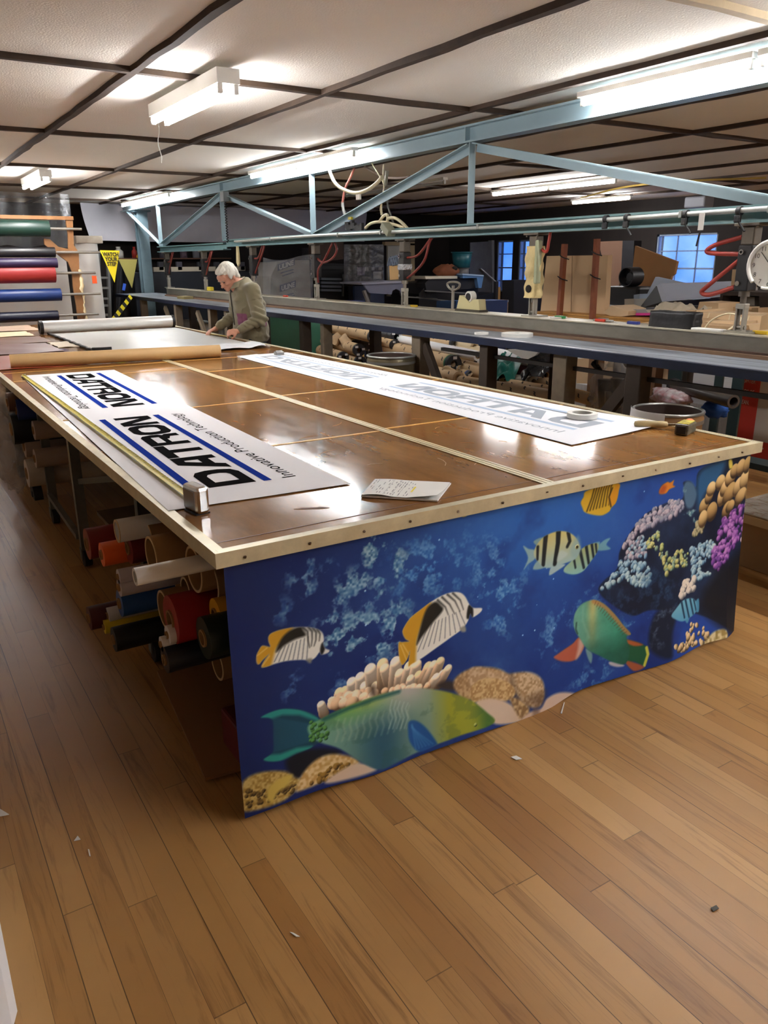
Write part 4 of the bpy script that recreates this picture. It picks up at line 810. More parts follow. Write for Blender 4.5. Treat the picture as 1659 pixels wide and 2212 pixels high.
striped([(1070, 1000), (1100, 960), (1140, 920), (1190, 912), (1210, 940), (1200, 990), (1160, 1020), (1120, 1035), (1085, 1020)], ('7cc0d8', '5aa0c6', '12304e'), [([(1130, 925), (1135, 1015)], 5), ([(1152, 915), (1160, 1015)], 5), ([(1178, 912), (1185, 1000)], 5), ([(1198, 920), (1203, 980)], 4)], ZB, [([(1195, 950), (1225, 915), (1218, 985), (1200, 985)], '4f94ba'), ([(1135, 1020), (1160, 1020), (1145, 1048)], '4f94ba')])
# yellow butterflyfish cut by the table edge
yb = ZB((648, 400), (640, 370), (655, 340), (680, 300), (840, 262), (845, 310), (830, 370), (805, 400), (790, 425), (750, 445), (700, 440), (660, 425)); fill(yb, 'd8b232', 1.6); ys_ = smooth_poly(yb)
for i in range(8): stroke(ZB((672+i*17, 420-i*5), (700+i*15, 345-i*9), (716+i*14, 285-i*3)), 3.4-.1*i, '4a3a12', 1.4, .9, ys_)
fill(ZB((800, 390), (790, 350), (815, 300), (850, 262), (850, 330), (830, 390)), 'd99a22', 3, clip=ys_); stroke(ZB((802, 395), (793, 340), (812, 290)), 3, '2a2412', 1.5, .9, ys_)
fill(ZB((1065, 310), (1080, 280), (1110, 258), (1125, 262), (1146, 248), (1140, 275), (1150, 285), (1120, 300), (1100, 322), (1070, 325)), 'd98428', 1.6); fill(ZB((1065, 310), (1085, 275), (1105, 285), (1090, 320), (1070, 325)), 'a8481e', 4, op=.8)
fill(ZB((0, 435), (18, 425), (20, 440), (0, 446)), 'b8a43a', 1.5)
# green parrotfish seen from the front
fill(ZB((600, 1130), (560, 1165), (480, 1210), (453, 1230), (500, 1255), (560, 1258), (600, 1225), (625, 1170)), 'b5604a', 2); fill(ZB((600, 1140), (625, 1160), (600, 1225), (575, 1250), (590, 1190)), 'd8c0b4', 4, op=.8)
fill(ZB((810, 1140), (870, 1145), (930, 1165), (940, 1200), (915, 1270), (870, 1255), (820, 1250)), '1f5a3c', 2); stroke(ZB((935, 1175), (938, 1210), (915, 1270)), 7, 'c9c94a', 1.5, .95)
fill(ZB((815, 1140), (860, 1140), (920, 1160), (870, 1170)), 'a8582e', 2); fill(ZB((820, 1255), (870, 1260), (912, 1280), (860, 1305)), 'a55a3a', 2); fill(ZB((630, 1195), (660, 1220), (652, 1275), (638, 1250)), '6f98a4', 2); fill(ZB((740, 1265), (780, 1262), (815, 1280), (780, 1290), (745, 1282)), 'b9b4bc', 2)
pf = ZB((575, 1040), (590, 985), (630, 940), (690, 922), (740, 945), (790, 1000), (830, 1060), (865, 1105), (840, 1125), (850, 1200), (820, 1270), (760, 1265), (700, 1235), (640, 1200), (605, 1140), (580, 1090))
def pfc(x, z):
    a, b = ZB((575, 1100))[0], ZB((860, 1000))[0]; u = np.clip((x-a[0])/(b[0]-a[0]), 0, 1)[..., None]; v = np.clip((z-ZB((700, 1260))[0][1])/.27, 0, 1)[..., None]; nz = fbm(x, z, 14, 71)[..., None]
    c = lin('6fae9c')*(1-u)+lin('2f8a70')*u; st = np.exp(-((u-.33)/.09)**2); c = c*(1-.75*st*v)+lin('cdb46a')*.75*st*v; c = c*(1-np.clip(1.1-v*2.6, 0, .85))+lin('1f5a4a')*np.clip(1.1-v*2.6, 0, .85); return c*(.82+.36*nz)
fill(pf, pfc, 1.8); pps = smooth_poly(pf); stroke(ZB((690, 925), (745, 955), (795, 1020), (835, 1080), (860, 1105)), 11, 'b98450', 2.5, .85, pps)
for i in range(15):
    t = i/14; stroke(ZB((700+t*145, 928+t*165), (690+t*130, 950+t*160)), 1.2, '5a4028', .8, .7, pps)
stroke(ZB((590, 1050), (585, 1085), (592, 1110)), 4, '1f3a34', 1.5, .7, pps); stroke(ZB((630, 960), (625, 1040), (650, 1130)), 4, '8cc6b0', 3, .5, pps)
# cloth: gentle waves, bottom swings towards the room
def cloth(u, v):
    x = BXL+(BXR-BXL)*u; low = (1-v)**1.6; rip = .012*math.sin(7*u+1.2)+.009*math.sin(17*u+.4)+.004*math.sin(41*u)
    y = 1.925-low*(.012+.055*min(1, u*3.2)+rip); z = .006+.826*v+(1-v)**3*(.012*max(0, math.sin(9.2*u+.5))+.01*math.sin(23*u))
    if u > .955: y += (u-.955)/.045*.03*low
    return (x, y, z)
vs = [cloth(i/CW, j/CH) for j in range(CH+1) for i in range(CW+1)]
lw = CW+1; fs = [(j*lw+i, j*lw+i+1, (j+1)*lw+i+1, (j+1)*lw+i) for j in range(CH) for i in range(CW)]
me = bpy.data.meshes.new('fish_mural_cloth'); me.from_pydata([(x-1.88, y-1.9, z) for x, y, z in vs], [], fs); me.polygons.foreach_set('use_smooth', [True]*len(fs))
at = me.color_attributes.new('print', 'FLOAT_COLOR', 'POINT'); c_ = np.clip(IMG/255, 0, 1); c_ = np.where(c_ <= .04045, c_/12.92, ((c_+.055)/1.055)**2.4)
at.data.foreach_set('color', np.concatenate([c_, np.ones((CH+1, CW+1, 1))], 2).astype(np.float32).ravel())
m = bpy.data.materials.new('printed mural cloth'); m.use_nodes = True; nt = m.node_tree; b = nt.nodes['Principled BSDF']; b.inputs['Roughness'].default_value = .62; b.inputs['Specular IOR Level'].default_value = .25
a_ = nt.nodes.new('ShaderNodeVertexColor'); a_.layer_name = 'print'; nt.links.new(a_.outputs['Color'], b.inputs['Base Color'])
me.materials.append(m); mo = bpy.data.objects.new('mural_cloth', me); COL.objects.link(mo); mo.location = (1.88, 1.9, 0)
tag(mo, 'blue printed cloth with reef fish and corals hanging on the table end', 'mural'); WL[mo.name] = Vector(mo.location)
# ------------------------------------------------------------------ things lying on the cutting table
m_yel = mat('yellow tape steel', 'bfae22', .5, noise=(60, .25), spec=.35); m_chr = mat('chrome plastic', 'd6d4d2', .12, 1.0)
tm = thing('tape_measure', 'chrome cased tape measure with long yellow blade run out along the white banner', 'tape measure', (.745, 2.29, TZ))
p0, p1 = Vector((.772, 2.36, TZ+.012)), Vector((.797, 5.87, TZ+.0075))
def blade(u, v): p = p0.lerp(p1, v); a = (u-.5)*2; return (p.x+a*.0135, p.y, p.z+.003*a*a+.004*math.sin(PI*v)**2+.001*math.sin(40*v))
MB().grid(blade, 6, 60, thick=(0, 0, -.0008)).build('blade', m_yel, tm)
tk = MB()
for i in range(1, 120):
    v = i/120; p = p0.lerp(p1, v); L = .012 if i % 4 == 0 else .006; tk.mm((p.x+.0125-L, p.y-.0007, p.z+.0035+.004*math.sin(PI*v)**2), (p.x+.0125, p.y+.0007, p.z+.0045+.004*math.sin(PI*v)**2))
tk.build('graduations', mat('black print', '2c2a1c', .5), tm)
MB().mm((p1.x-.012, p1.y-.004, TZ+.004), (p1.x+.012, p1.y+.002, TZ+.02)).build('end_hook', m_chr, tm)
R = Matrix.Rotation(.15, 3, 'Z'); c = Vector((.752, 2.287, TZ+.045))
MB().box(c, (.046, .095, .088), R, bev=.012).build('case', m_chr, tm)
b = MB(); b.box(c+R @ Vector((-.0235, .0, .0)), (.004, .07, .062), R, bev=.0015); b.build('side_plate', mat('dull chrome plate', '8f8e90', .25, .9), tm)
MB().box(c+R @ Vector((0, .0, -.0425)), (.047, .08, .005), R).build('rubber_base', m_blk, tm)
# job papers
m_pap = mat('white paper', 'e6e6e2', .75); m_txt = mat('printed grey', '5a5f68', .8)
pa = thing('job_papers', 'stapled stack of printed job papers with a yellow highlight near the table front', 'papers', (1.43, 2.12, TZ))
A, B, Cc, D = Vector((1.259, 2.135, TZ)), Vector((1.439, 1.954, TZ)), Vector((1.402, 2.279, TZ)), Vector((1.60, 2.095, TZ))
def PG(u, v, z): p = (A*(1-u)+B*u)*(1-v)+(Cc*(1-u)+D*u)*v; return Vector((p.x, p.y, TZ+z))
MB().grid(lambda u, v: PG(u, v, .0022+.006*(1-u)*0), 2, 2, thick=(0, 0, .005), smooth=False).build('lower_sheets', m_pap, pa)
zt = lambda u, v: .0088+.014*math.sin(PI*min(1, max(0, (.42-u)/.42)))*(.4+.6*(1-v))*.4+.014*max(0, u-.6)/.4*max(0, .5-v)*2
MB().grid(lambda u, v: PG(u*.985, v, zt(u, v)), 20, 12, thick=(0, 0, .0006)).build('top_sheet', m_pap, pa)
b = MB(); rr = random.Random(2)
def mark(mb, u0, u1, v0, v1): mb.add([PG(u*.985, v, zt(u, v)+.0014) for u, v in ((u0, v0), (u1, v0), (u1, v1), (u0, v1))], [(0, 1, 2, 3)])
for i in range(17):
    u = .04+i*.036
    if u > .6: break
    v = .08
    while v < .9:
        L = rr.uniform(.04, .16)
        if rr.random() < .62: mark(b, u, u+.008, v, min(.93, v+L))
        v += L+rr.uniform(.03, .14)
for u in (.28, .38, .47): mark(b, u, u+.003, .04, .96)
b.build('print', m_txt, pa)
b = MB(); mark(b, .60, .625, .3, .62); b.build('highlight', mat('highlighter yellow', 'e8d640', .7), pa)
def ring(name, label, cat, c, ro, ri, h, m, grp=None, core=None):
    r_ = thing(name, label, cat, (c[0], c[1], c[2]), grp) if core else None; c = Vector(c)
    b = MB().cyl(c, c+Vector((0, 0, h)), ro, 36, inner=ri)
    if not core: return tag(b.build(name, m), label, cat, grp)
    b.build('tape', m, r_); MB().cyl(c+Vector((0, 0, .001)), c+Vector((0, 0, h-.001)), ri, 30, inner=ri-.006).build('core', core, r_); return r_
m_tape = mat('white cloth tape', 'd9d8d2', .55); m_core = mat('grey card core', 'a8a59c', .8)
ring('tape_roll', 'single white tape roll lying on the face-down banner', 'tape roll', (2.852, 2.691, TZ+.0085), .074, .05, .024, m_tape, None, m_core)
# yellow and black box knife case and seam roller
bx_ = thing('utility_block', 'small black block with yellow top label near the right table corner', 'tape measure', (2.985, 2.195, TZ)); R = Matrix.Rotation(.35, 3, 'Z'); c = Vector((2.985, 2.195, TZ+.026))
MB().box(c, (.125, .06, .05), R, bev=.009).build('body', mat('worn black plastic', '23211d', .4, noise=(30, .6), c2='8a8066'), bx_)
MB().box(c+Vector((0, 0, .0255)), (.1, .05, .003), R, bev=.001).build('label_plate', mat('scuffed yellow label', 'd8c53a', .5, noise=(50, .7), c2='3a3620'), bx_)
MB().box(c+R @ Vector((-.063, 0, 0)), (.004, .04, .034), R, bev=.001).build('mouth', m_blk, bx_)
kn = thing('seam_roller', 'wooden handled hand tool with orange end behind the yellow topped block', 'hand tool', (2.98, 2.31, TZ))
h0, h1, h2, h3 = Vector((2.885, 2.4, TZ+.021)), Vector((3.0, 2.3, TZ+.021)), Vector((3.035, 2.27, TZ+.022)), Vector((3.07, 2.24, TZ+.026))
d = (h1-h0); MB().lathe([(.0, 0), (.012, .004), (.016, .02), (.0175, .05), (.015, .09), (.016, .125), (.013, .148), (0, .152)], h0, d, 16).build('handle', mat('pale worn wood', 'bda878', .6, noise=(12, .4)), kn)
MB().cyl(h1, h2, .006, 10).build('shank', mat('tarnished steel', '7d6f58', .35, .7), kn)
MB().ell(h3, (.03, .024, .026)).build('orange_end', mat('orange rubber', 'd8784e', .6), kn)
# brown paper roll
q0, q1 = Vector((.79, 6.40, TZ+.054)), Vector((2.34, 6.21, TZ+.05))
pr_ = thing('kraft_paper_roll', 'long roll of brown kraft paper lying across the cutting table', 'paper roll', (1.56, 6.3, TZ))
MB().cyl(q0, q1, .05, 28, inner=.036).build('paper', mat('kraft paper', 'bd9966', .6, noise=(3, .2)), pr_)
MB().cyl(q0+Vector((.004, 0, 0)), q1-Vector((.004, 0, 0)), .036, 20, inner=.031).build('core', mat('kraft core', '8a6a42', .8), pr_)
# fabrics on the left half
def cloth_sheet(x0, x1, y0, y1, z, label, m, seed=0, grp=None):
    f = lambda u, v: (x0+(x1-x0)*u+.006*math.sin(19*v+seed), y0+(y1-y0)*v, TZ+z+.0025*math.sin(7*u+9*v+seed))
    return tag(MB().grid(f, 14, 18, thick=(0, 0, .003)).build('fabric_sheet', m), label, 'fabric', grp)
cloth_sheet(.685, 1.325, 6.32, 7.32, .004, 'rust orange fabric sheet behind the brown paper roll', mat('rust vinyl', 'a8492c', .45))
cloth_sheet(.7, 1.36, 7.4, 8.3, .004, 'dull maroon fabric sheet beyond the rust orange one', mat('maroon vinyl', '74463c', .4), 1)
cloth_sheet(.75, 1.44, 8.34, 9.1, .004, 'dark brown fabric strip next to the left end of the silver roll', mat('brown vinyl', '6d4526', .4), 2)
cloth_sheet(.8, 1.42, 9.2, 9.85, .004, 'cream fabric strip left of the silver roll', mat('cream vinyl', 'cbb896', .45), 3)
cloth_sheet(.8, 1.6, 9.95, 10.8, .004, 'grey beige fabric strip at the far left end of the table', mat('greige vinyl', 'a08a76', .45), 4)
cloth_sheet(1.38, 1.58, 7.75, 8.3, .0035, 'small cream card between the maroon fabric and the clear sheet', mat('cream card', 'd6c8ac', .6), 5)
# silver film roll and the sheet drawn from it
sr = thing('silver_film_roll', 'silver roll with black end caps lying across the far end of the table', 'film roll', (2.25, 9.4, TZ))
a, b_ = Vector((1.53, 9.37, TZ+.074)), Vector((2.97, 9.42, TZ+.074)); dd = (b_-a).normalized()
MB().cyl(a, b_, .068, 32, inner=.04).build('film', mat('silver vinyl', 'dcdad6', .3, .25, bump=(6, .15)), sr)
MB().cyl(a-dd*.035, a, .073, 28, inner=.04).build('end_cap', m_blk, sr); MB().cyl(b_, b_+dd*.03, .073, 28, inner=.04).build('end_cap', m_blk, sr)
fs_ = thing('clear_vinyl_sheet', 'greyish clear vinyl sheet spread from the silver roll with a black trimmed edge', 'vinyl sheet', (2.3, 8.2, TZ+.002))
MB().grid(lambda u, v: (1.585+(2.975-1.585)*u+.0*v, 6.9+2.4*v, TZ+.006+.003*math.sin(11*u+4*v)*math.sin(9*v)), 24, 30, thick=(0, 0, .002)).build('sheet', mat('milky vinyl', 'd2d4d2', .28, noise=(2, .12), spec=.5, bump=(4, .1)), fs_)
MB().tube([(1.57+.008*math.sin(9*t*6), 7.25+2.05*t, TZ+.012) for t in np.linspace(0, 1, 24)], .013, 8).build('black_trim', m_blk, fs_)
MB().tube([(1.57, 7.27, TZ+.016), (1.64, 7.22, TZ+.018), (1.72, 7.2, TZ+.02)], .018, 8).build('trim_end', m_blk, fs_)
def crumple(u, v): x = 2.2+.78*u+.05*v; y = 6.62+.0*u+(.5-.1*u)*v; return (x, y, TZ+.014+.022*abs(mnoise.noise((u*4, v*3, 2)))+.006*math.sin(16*u+5*v))
tag(MB().grid(crumple, 26, 14, thick=(0, 0, .001)).build('tissue_paper', mat('thin white paper', 'd3d6da', .5, bump=(12, .5))), 'crumpled thin white paper in front of the man on the table', 'paper')
b = MB(); cc2 = onz(603, 768, TZ); b.box(cc2+Vector((0, 0, .018)), (.075, .05, .03), bev=.006); b.cyl(cc2+Vector((-.03, 0, .036)), cc2+Vector((.03, 0, .036)), .006, 8)
tag(b.build('steel_weight', mat('grey steel block', '8d8d8c', .35, .7)), 'small grey steel block at the far edge near the face-down banner', 'weight')
b = MB(); a = onz(516, 774, TZ); a2 = onz(557, 769, TZ); b.bar(a+Vector((0, 0, .008)), a2+Vector((0, 0, .008)), .03, .014); tag(b.build('white_strip', m_pap), 'short white strip by the far corner of the face-down banner', 'strip')
# ------------------------------------------------------------------ rolls stored under the cutting table, ends towards the aisle
m_card = mat('brown card tube', '9a7448', .75, noise=(3, .25)); m_rim = mat('pale card edge', 'c4a67c', .8)
GU = 'rolls stored under the cutting table'
def vroll(px, py, X, r, name, label, cat, m, hollow=None, L=1.6, rim=None, grp=GU, yaw=0, sag=0):
    c = onx(px, py, X); e = c+Vector((L*math.cos(yaw), L*math.sin(yaw), sag))
    root = thing(name, label, cat, (c.x+L/2, c.y, c.z-r), grp)
    if hollow:
        MB().cyl(c, e, r, 32, inner=hollow).build('wall', m, root)
        if rim: MB().cyl(c-Vector((.002, 0, 0)), c+Vector((.001, 0, 0)), r, 32, inner=hollow).build('rim', rim, root)
    else:
        MB().cyl(c, e, r, 28, inner=r*.42).build('fabric', m, root)
        MB().cyl(c-Vector((.006, 0, 0)), e, r*.42, 18, inner=r*.33).build('core', m_card, root)
    return root
S_ = lambda X, Y: (160+X/4.608, 1080+Y/4.608)
vin = lambda n, c, r=.45: mat(n, c, r, spec=.4)
TUBES = [((770, 555), .62, .064, 'thick cardboard tube with a slim white tube at its lower lip'), ((745, 350), .70, .04, 'cardboard tube end peeping above the thickest tube under the table edge'), ((1195, 690), .70, .074, 'open cardboard tube right under the near table corner, second from the mural'), ((1362, 815), .74, .07, 'open cardboard tube nearest the mural, just below the table corner'), ((1112, 905), .74, .05, 'cardboard tube rising behind the bright red roll'), ((893, 1090), .67, .068, 'cardboard tube standing open left of the bright red roll'), ((985, 880), .78, .05, 'cardboard tube deep behind, between two open tubes'), ((1430, 1640), .80, .056, 'lowest cardboard tube by the mural edge, below the dark green roll')]
for (q, X, r, lab) in TUBES: vroll(*S_(*q), X, r, 'card_tube', lab, 'tube', m_card, r-.008, 1.7, m_rim)
vroll(*S_(612, 765), .50, .026, 'white_tube', 'slim white tube sticking out furthest beneath the thick cardboard tube', 'tube', vin('white tube', 'd9d6d2'), .017, .5, vin('white tube', 'd9d6d2'))
vroll(*S_(430, 310), .60, .042, 'white_tube', 'wide white tube up beside the table leg, dark red roll below it', 'tube', vin('white tube', 'd9d6d2'), .033, 1.4, m_rim)
for (q, X, r, lab, n, c, L) in [((540, 480), .64, .06, 'dark red vinyl roll below the wide white tube', 'dark red vinyl', '6e1a1c', 1.5), ((275, 545), .56, .045, 'bright orange vinyl roll', 'orange vinyl', 'e8601c', .9), ((130, 440), .57, .064, 'long deep red vinyl roll farthest back beside the orange one', 'deep red vinyl', '7a1e18', 1.6),
    ((455, 1030), .58, .05, 'medium blue vinyl roll left of the dark leg', 'blue vinyl', '28508c', 1.5), ((395, 1390), .54, .046, 'lowest black vinyl roll left of the leg, jutting into the aisle', 'black vinyl', '16191b', 1.4), ((430, 1200), .60, .042, 'black vinyl roll right below the blue one', 'black vinyl', '16191b', 1.4), ((300, 1265), .54, .027, 'thin yellow vinyl roll', 'yellow vinyl', 'd8c020', 1.0), ((335, 1150), .56, .03, 'thin white vinyl roll above the yellow one', 'white vinyl', 'cfcbc8', 1.0), ((150, 1180), .5, .046, 'maroon vinyl roll farthest left, low in the pile', 'maroon roll vinyl', '4a1618', 1.3),
    ((965, 1195), .62, .078, 'bright red vinyl roll, fattest one beside the mural', 'red vinyl', '8e1418', 1.5), ((1405, 1140), .72, .05, 'amber yellow vinyl roll touching the mural edge', 'amber vinyl', 'd99a1e', 1.5), ((1290, 1375), .66, .064, 'dark green black vinyl roll below the amber one', 'green black vinyl', '16231f', 1.5), ((905, 1590), .58, .043, 'lowest navy black vinyl roll in front of the red one', 'navy black vinyl', '0f1524', 1.3), ((868, 1435), .58, .024, 'lower of two thin white rolls on the navy black roll', 'white vinyl', 'cfcbc8', .5), ((930, 1345), .60, .03, 'upper white roll beside the bright red roll', 'white vinyl', 'cfcbc8', .6), ((440, 765), .57, .027, 'upper pale lilac white roll left of the leg', 'lilac white vinyl', 'b8aeb4', 1.0), ((450, 870), .57, .034, 'lower pale lilac white roll left of the leg, above the blue one', 'lilac white vinyl', 'b8aeb4', 1.0)]:
    vroll(*S_(*q), X, r, 'vinyl_roll', lab, 'vinyl roll', vin(n, c), None, L)
# second bay, further along
T_ = lambda X, Y: (X/6.91, 820+Y/6.91)
for (q, X, r, lab, n, c, L) in [((110, 340), .62, .06, 'brown card wrapped roll at the far left, top of its bay', 'brown wrap', '5a4030', 1.6), ((240, 450), .66, .075, 'navy blue vinyl roll under the brown wrapped one', 'navy vinyl', '1c3070', 1.6), ((170, 740), .62, .1, 'square ended black roll hanging into the aisle', 'black vinyl', '16191b', 1.2), ((360, 1000), .68, .07, 'stubby cream wrapped roll below the black one', 'cream wrap', 'a8968a', 1.2), ((400, 1400), .66, .09, 'fat cream roll resting low near the caster', 'cream roll', 'c0b6aa', 1.2), ((520, 1180), .7, .06, 'pale wrapped roll above the fat cream roll', 'cream wrap', 'a8968a', 1.2), ((500, 760), .72, .06, 'pale wrapped roll tucked beside the black one', 'cream wrap', 'a8968a', 1.2)]:
    vroll(*T_(*q), X, r, 'vinyl_roll', lab, 'vinyl roll', vin(n, c), None, L)
def bag(px, py, X, r, label, m, seed, name='plastic_bag', cat='plastic bag', grp=None, sc=(1, 1, 1), rough=.35, res=28):
    c = onx(px, py, X)
    def f(u, v):
        t, p = u*2*PI, v*PI; d = Vector((math.sin(p)*math.cos(t), math.sin(p)*math.sin(t), math.cos(p)))
        k_ = 1+rough*mnoise.noise(d*2.2+Vector((seed, 0, 0)))+.5*rough*mnoise.noise(d*5.5+Vector((0, seed, 0)))
        return c+Vector((d.x*r*sc[0]*k_, d.y*r*sc[1]*k_, d.z*r*sc[2]*k_))
    return tag(MB().grid(f, res, res//2).build(name, m), label, cat, grp)
m_clear = film('clear film', 'dfe2e6', .3)
bag(12, 925, .62, .17, 'clear plastic bag hanging out at the left edge of the view', m_clear, 3, sc=(.7, .8, 1.5)); bag(30, 1010, .64, .13, 'lower clear plastic bag above the floor at the left', m_clear, 5, sc=(.7, 1, 1.3))
bag(5, 860, .66, .12, 'bluish clear plastic bag just below the far table edge at the left', m_clear, 8, sc=(.8, 1, 1))
wt = thing('cart_wheel', 'black rubber wheel under the far bay of the table', 'wheel', (.8, 5.4, 0)); cw_ = onx(80, 1068, .78)
MB().cyl(cw_-Vector((.03, 0, 0)), cw_+Vector((.03, 0, 0)), .085, 24, inner=.03).build('tyre', m_blk, wt); MB().cyl(cw_-Vector((.024, 0, 0)), cw_+Vector((.024, 0, 0)), .03, 16).build('hub', m_frl, wt)
pb = MB(); a = onz(430, 1455, .02); pb.bar((.86, 2.9, .02), (.78, 2.12, .02), .25, .012); tag(pb.build('floor_panel', mat('hardboard offcut', '8a5f38', .6)), 'hardboard offcut on the floor under the table behind the mural', 'board')
tag(MB().mm((.78, 2.02, .001), (1.3, 2.3, .16), bev=.01).build('red_box', mat('dark red box', '5c1216', .6)), 'dark red box on the floor tucked behind the mural edge', 'box')
# ------------------------------------------------------------------ brown wrapped rolls behind and under the sealing bench
m_kr = mat('kraft wrapping', 'd2b288', .65, noise=(3, .3)); m_krp = mat('wrapping print', '2f2720', .7); m_capn = mat('dark end cap', '1d2028', .4); m_lab = mat('white sticker', 'dddddd', .6); m_green = mat('green end ring', '1f6b45', .4); m_bluec = mat('blue end ring', '27478f', .4)
GW = 'kraft wrapped rolls under the sealing bench'
def wrapped(px, py, X, r, label, L=1.5, ring=None, yaw=.17, cap=True, m=None, tilt=0):
    c = onx(px, py, X); d = Vector((math.sin(yaw), math.cos(yaw), tilt)).normalized(); root = thing('wrapped_roll', label, 'wrapped roll', c-Vector((0, 0, r)), GW)
    MB().cyl(c, c+d*L, r, 26, inner=r*.45).build('wrap', m or m_kr, root)
    if cap:
        ec = MB().cyl(c-d*.012, c+d*.035, r*1.03, 26, inner=r*.42).build('end_cap', m_capn, root)
        if ring: MB().cyl(c+d*.036, c+d*.06, r*1.035, 26, inner=r*.9).build('end_ring', ring, root)
        a, e1, e2 = frame(d)
        for k_ in range(3):
            t = k_*2.1+px; p = c-d*.0135+(e1*math.cos(t)+e2*math.sin(t))*r*.72; q = MB(); q.box(p, (r*.5, .002, r*.34), Matrix((e1, d, e2)).transposed()); q.build('sticker', m_lab, ec)
    else: MB().cyl(c-d*.003, c+d*.01, r*.6, 20, inner=r*.42).build('core', m_card, root)
    a, e1, e2 = frame(d); rs = random.Random(int(px)); q = MB(); n = int(L/.16)
    for i in range(n):      # zigzag print on the wrap
        t0 = math.pi*(.1+.22*(i % 2))+rs.uniform(-.2, .2); h0 = .1+i*.16
        P_ = [c+d*(h0+dx*.03)+(e1*math.cos(t0+dy*.35)+e2*math.sin(t0+dy*.35))*(r+.0012) for dx, dy in ((0, 0), (.9, .5), (.3, .75), (1.2, 1.3))]
        for s0, s1 in zip(P_[:-1], P_[1:]): q.bar(s0, s1, .009, .002, up=(s0-c-d*h0))
    if n: q.build('wrap_print', m_krp, root)
    return root
A_ = lambda X, Y: (670+X/5.72, 690+Y/5.72); B_ = lambda X, Y: (920+X/5.184, 730+Y/5.184)
wrapped(*A_(790, 215), 4.95, .075, 'kraft wrapped roll with navy cap, topmost of the left pile', 1.6)
wrapped(*A_(605, 380), 4.95, .075, 'kraft wrapped roll with dark cap in the middle of the left pile', 1.3)
wrapped(*A_(750, 340), 5.1, .058, 'dark capped roll tucked right of the middle left pile roll', 1.4, m=m_capn)
wrapped(*A_(620, 530), 4.95, .075, 'lowest dark capped roll of the left pile beside the metal drum', 1.3)
wrapped(*A_(410, 470), 4.85, .07, 'kraft roll low in the left pile by the timber legs', .9)
wrapped(*A_(1060, 215), 5.2, .075, 'dark capped roll with a tall barcode sticker above the metal drum', 1.5, m=m_capn)
wrapped(*A_(1050, 320), 5.1, .06, 'navy capped roll with white sticker above the metal drum, lower one', 1.4)
wrapped(*B_(310, 290), 4.9, .085, 'thick kraft wrapped roll with green ring and black cap', 1.7, m_green)
wrapped(*B_(610, 310), 5.1, .07, 'kraft wrapped roll with navy cap right of the green ringed one', 1.6)
wrapped(*B_(365, 445), 4.8, .062, 'open ended kraft tube with blue rim near the table edge', 1.2, m_bluec, cap=False)
wrapped(*B_(510, 430), 4.95, .055, 'small blue ringed dark capped roll', 1.3, m_bluec)
wrapped(*B_(800, 420), 4.95, .075, 'big dark capped roll with two white labels behind the dark post', 1.3)
wrapped(*B_(330, 60), 5.3, .06, 'kraft wrapped roll topmost beneath the bench, above the white roll', 1.5)
GL = 'slim rolls and tubes under the sealing bench'
def slim(px, py, X, r, label, m, L=1.5, yaw=.17, name='paper_roll', cat='roll', tilt=0):
    c = onx(px, py, X); d = Vector((math.sin(yaw), math.cos(yaw), tilt)).normalized(); root = thing(name, label, cat, c-Vector((0, 0, r)), GL)
    MB().cyl(c, c+d*L, r, 24, inner=r*.55).build('roll', m, root); MB().cyl(c-d*.004, c+d*.02, r*.55, 18, inner=r*.42).build('core', m_card, root); return root
slim(*B_(583, 202), 4.95, .05, 'long white roll lying on the kraft rolls', vin('white paper roll', 'e4e4e6'), 1.9)
slim(*B_(545, 100), 5.3, .05, 'short cream tube above the long white roll', vin('cream tube', 'cbb894'), .9)
slim(*B_(1035, 385), 5.05, .05, 'yellow roll end beside the green cloth', vin('yellow roll', 'd6b824'), 1.0); slim(*B_(1160, 390), 5.05, .054, 'plum red roll end beside the yellow one', vin('plum roll', '8a4456'), 1.0)
slim(*B_(1345, 420), 5.05, .055, 'dark violet roll end by the broad timber leg', vin('violet roll', '3c3048'), 1.0); slim(*B_(1270, 420), 5.25, .045, 'white roll end between plum and violet ones', vin('white paper roll', 'e4e4e6'), 1.0)
slim(*B_(1430, 305), 5.0, .055, 'white roll end high against the broad timber leg', vin('white paper roll', 'e4e4e6'), 1.0); slim(*B_(970, 215), 5.2, .045, 'cream tube end under the white paper flap', vin('cream tube', 'cbb894'), 1.0); slim(*B_(1085, 280), 5.1, .055, 'cream roll right under the white paper flap tip', vin('cream tube', 'cbb894'), 1.0)
slim(*B_(1020, 230), 5.25, .04, 'second cream tube end under the white paper flap', vin('cream tube', 'cbb894'), 1.0); slim(*B_(770, 200), 5.2, .045, 'cream tube end just right of the dark post', vin('cream tube', 'cbb894'), 1.0)
def lying(p, q, X1, X2, r, label, m, name='wrapped_roll', cat='wrapped roll', pr=True):
    a, b = onx(*p, X1), onx(*q, X2); root = thing(name, label, cat, (a+b)/2-Vector((0, 0, r)), GW)
    MB().cyl(a, b, r, 24, inner=r*.5).build('wrap', m, root)
    d = (b-a).normalized(); _, e1, e2 = frame(d); L = (b-a).length
    if pr:
        k_ = MB()
        for i in range(int(L/.2)):
            h0 = .1+i*.2; t0 = math.pi*(.62+.2*(i % 2)); P_ = [a+d*(h0+dx*.04)+(e1*math.cos(t0+dy*.4)+e2*math.sin(t0+dy*.4))*(r+.0012) for dx, dy in ((0, 0), (.9, .5), (.3, .75), (1.2, 1.3))]
            for s0, s1 in zip(P_[:-1], P_[1:]): k_.bar(s0, s1, .009, .002, up=(s0-a-d*h0))
        k_.build('wrap_print', m_krp, root)
    return root
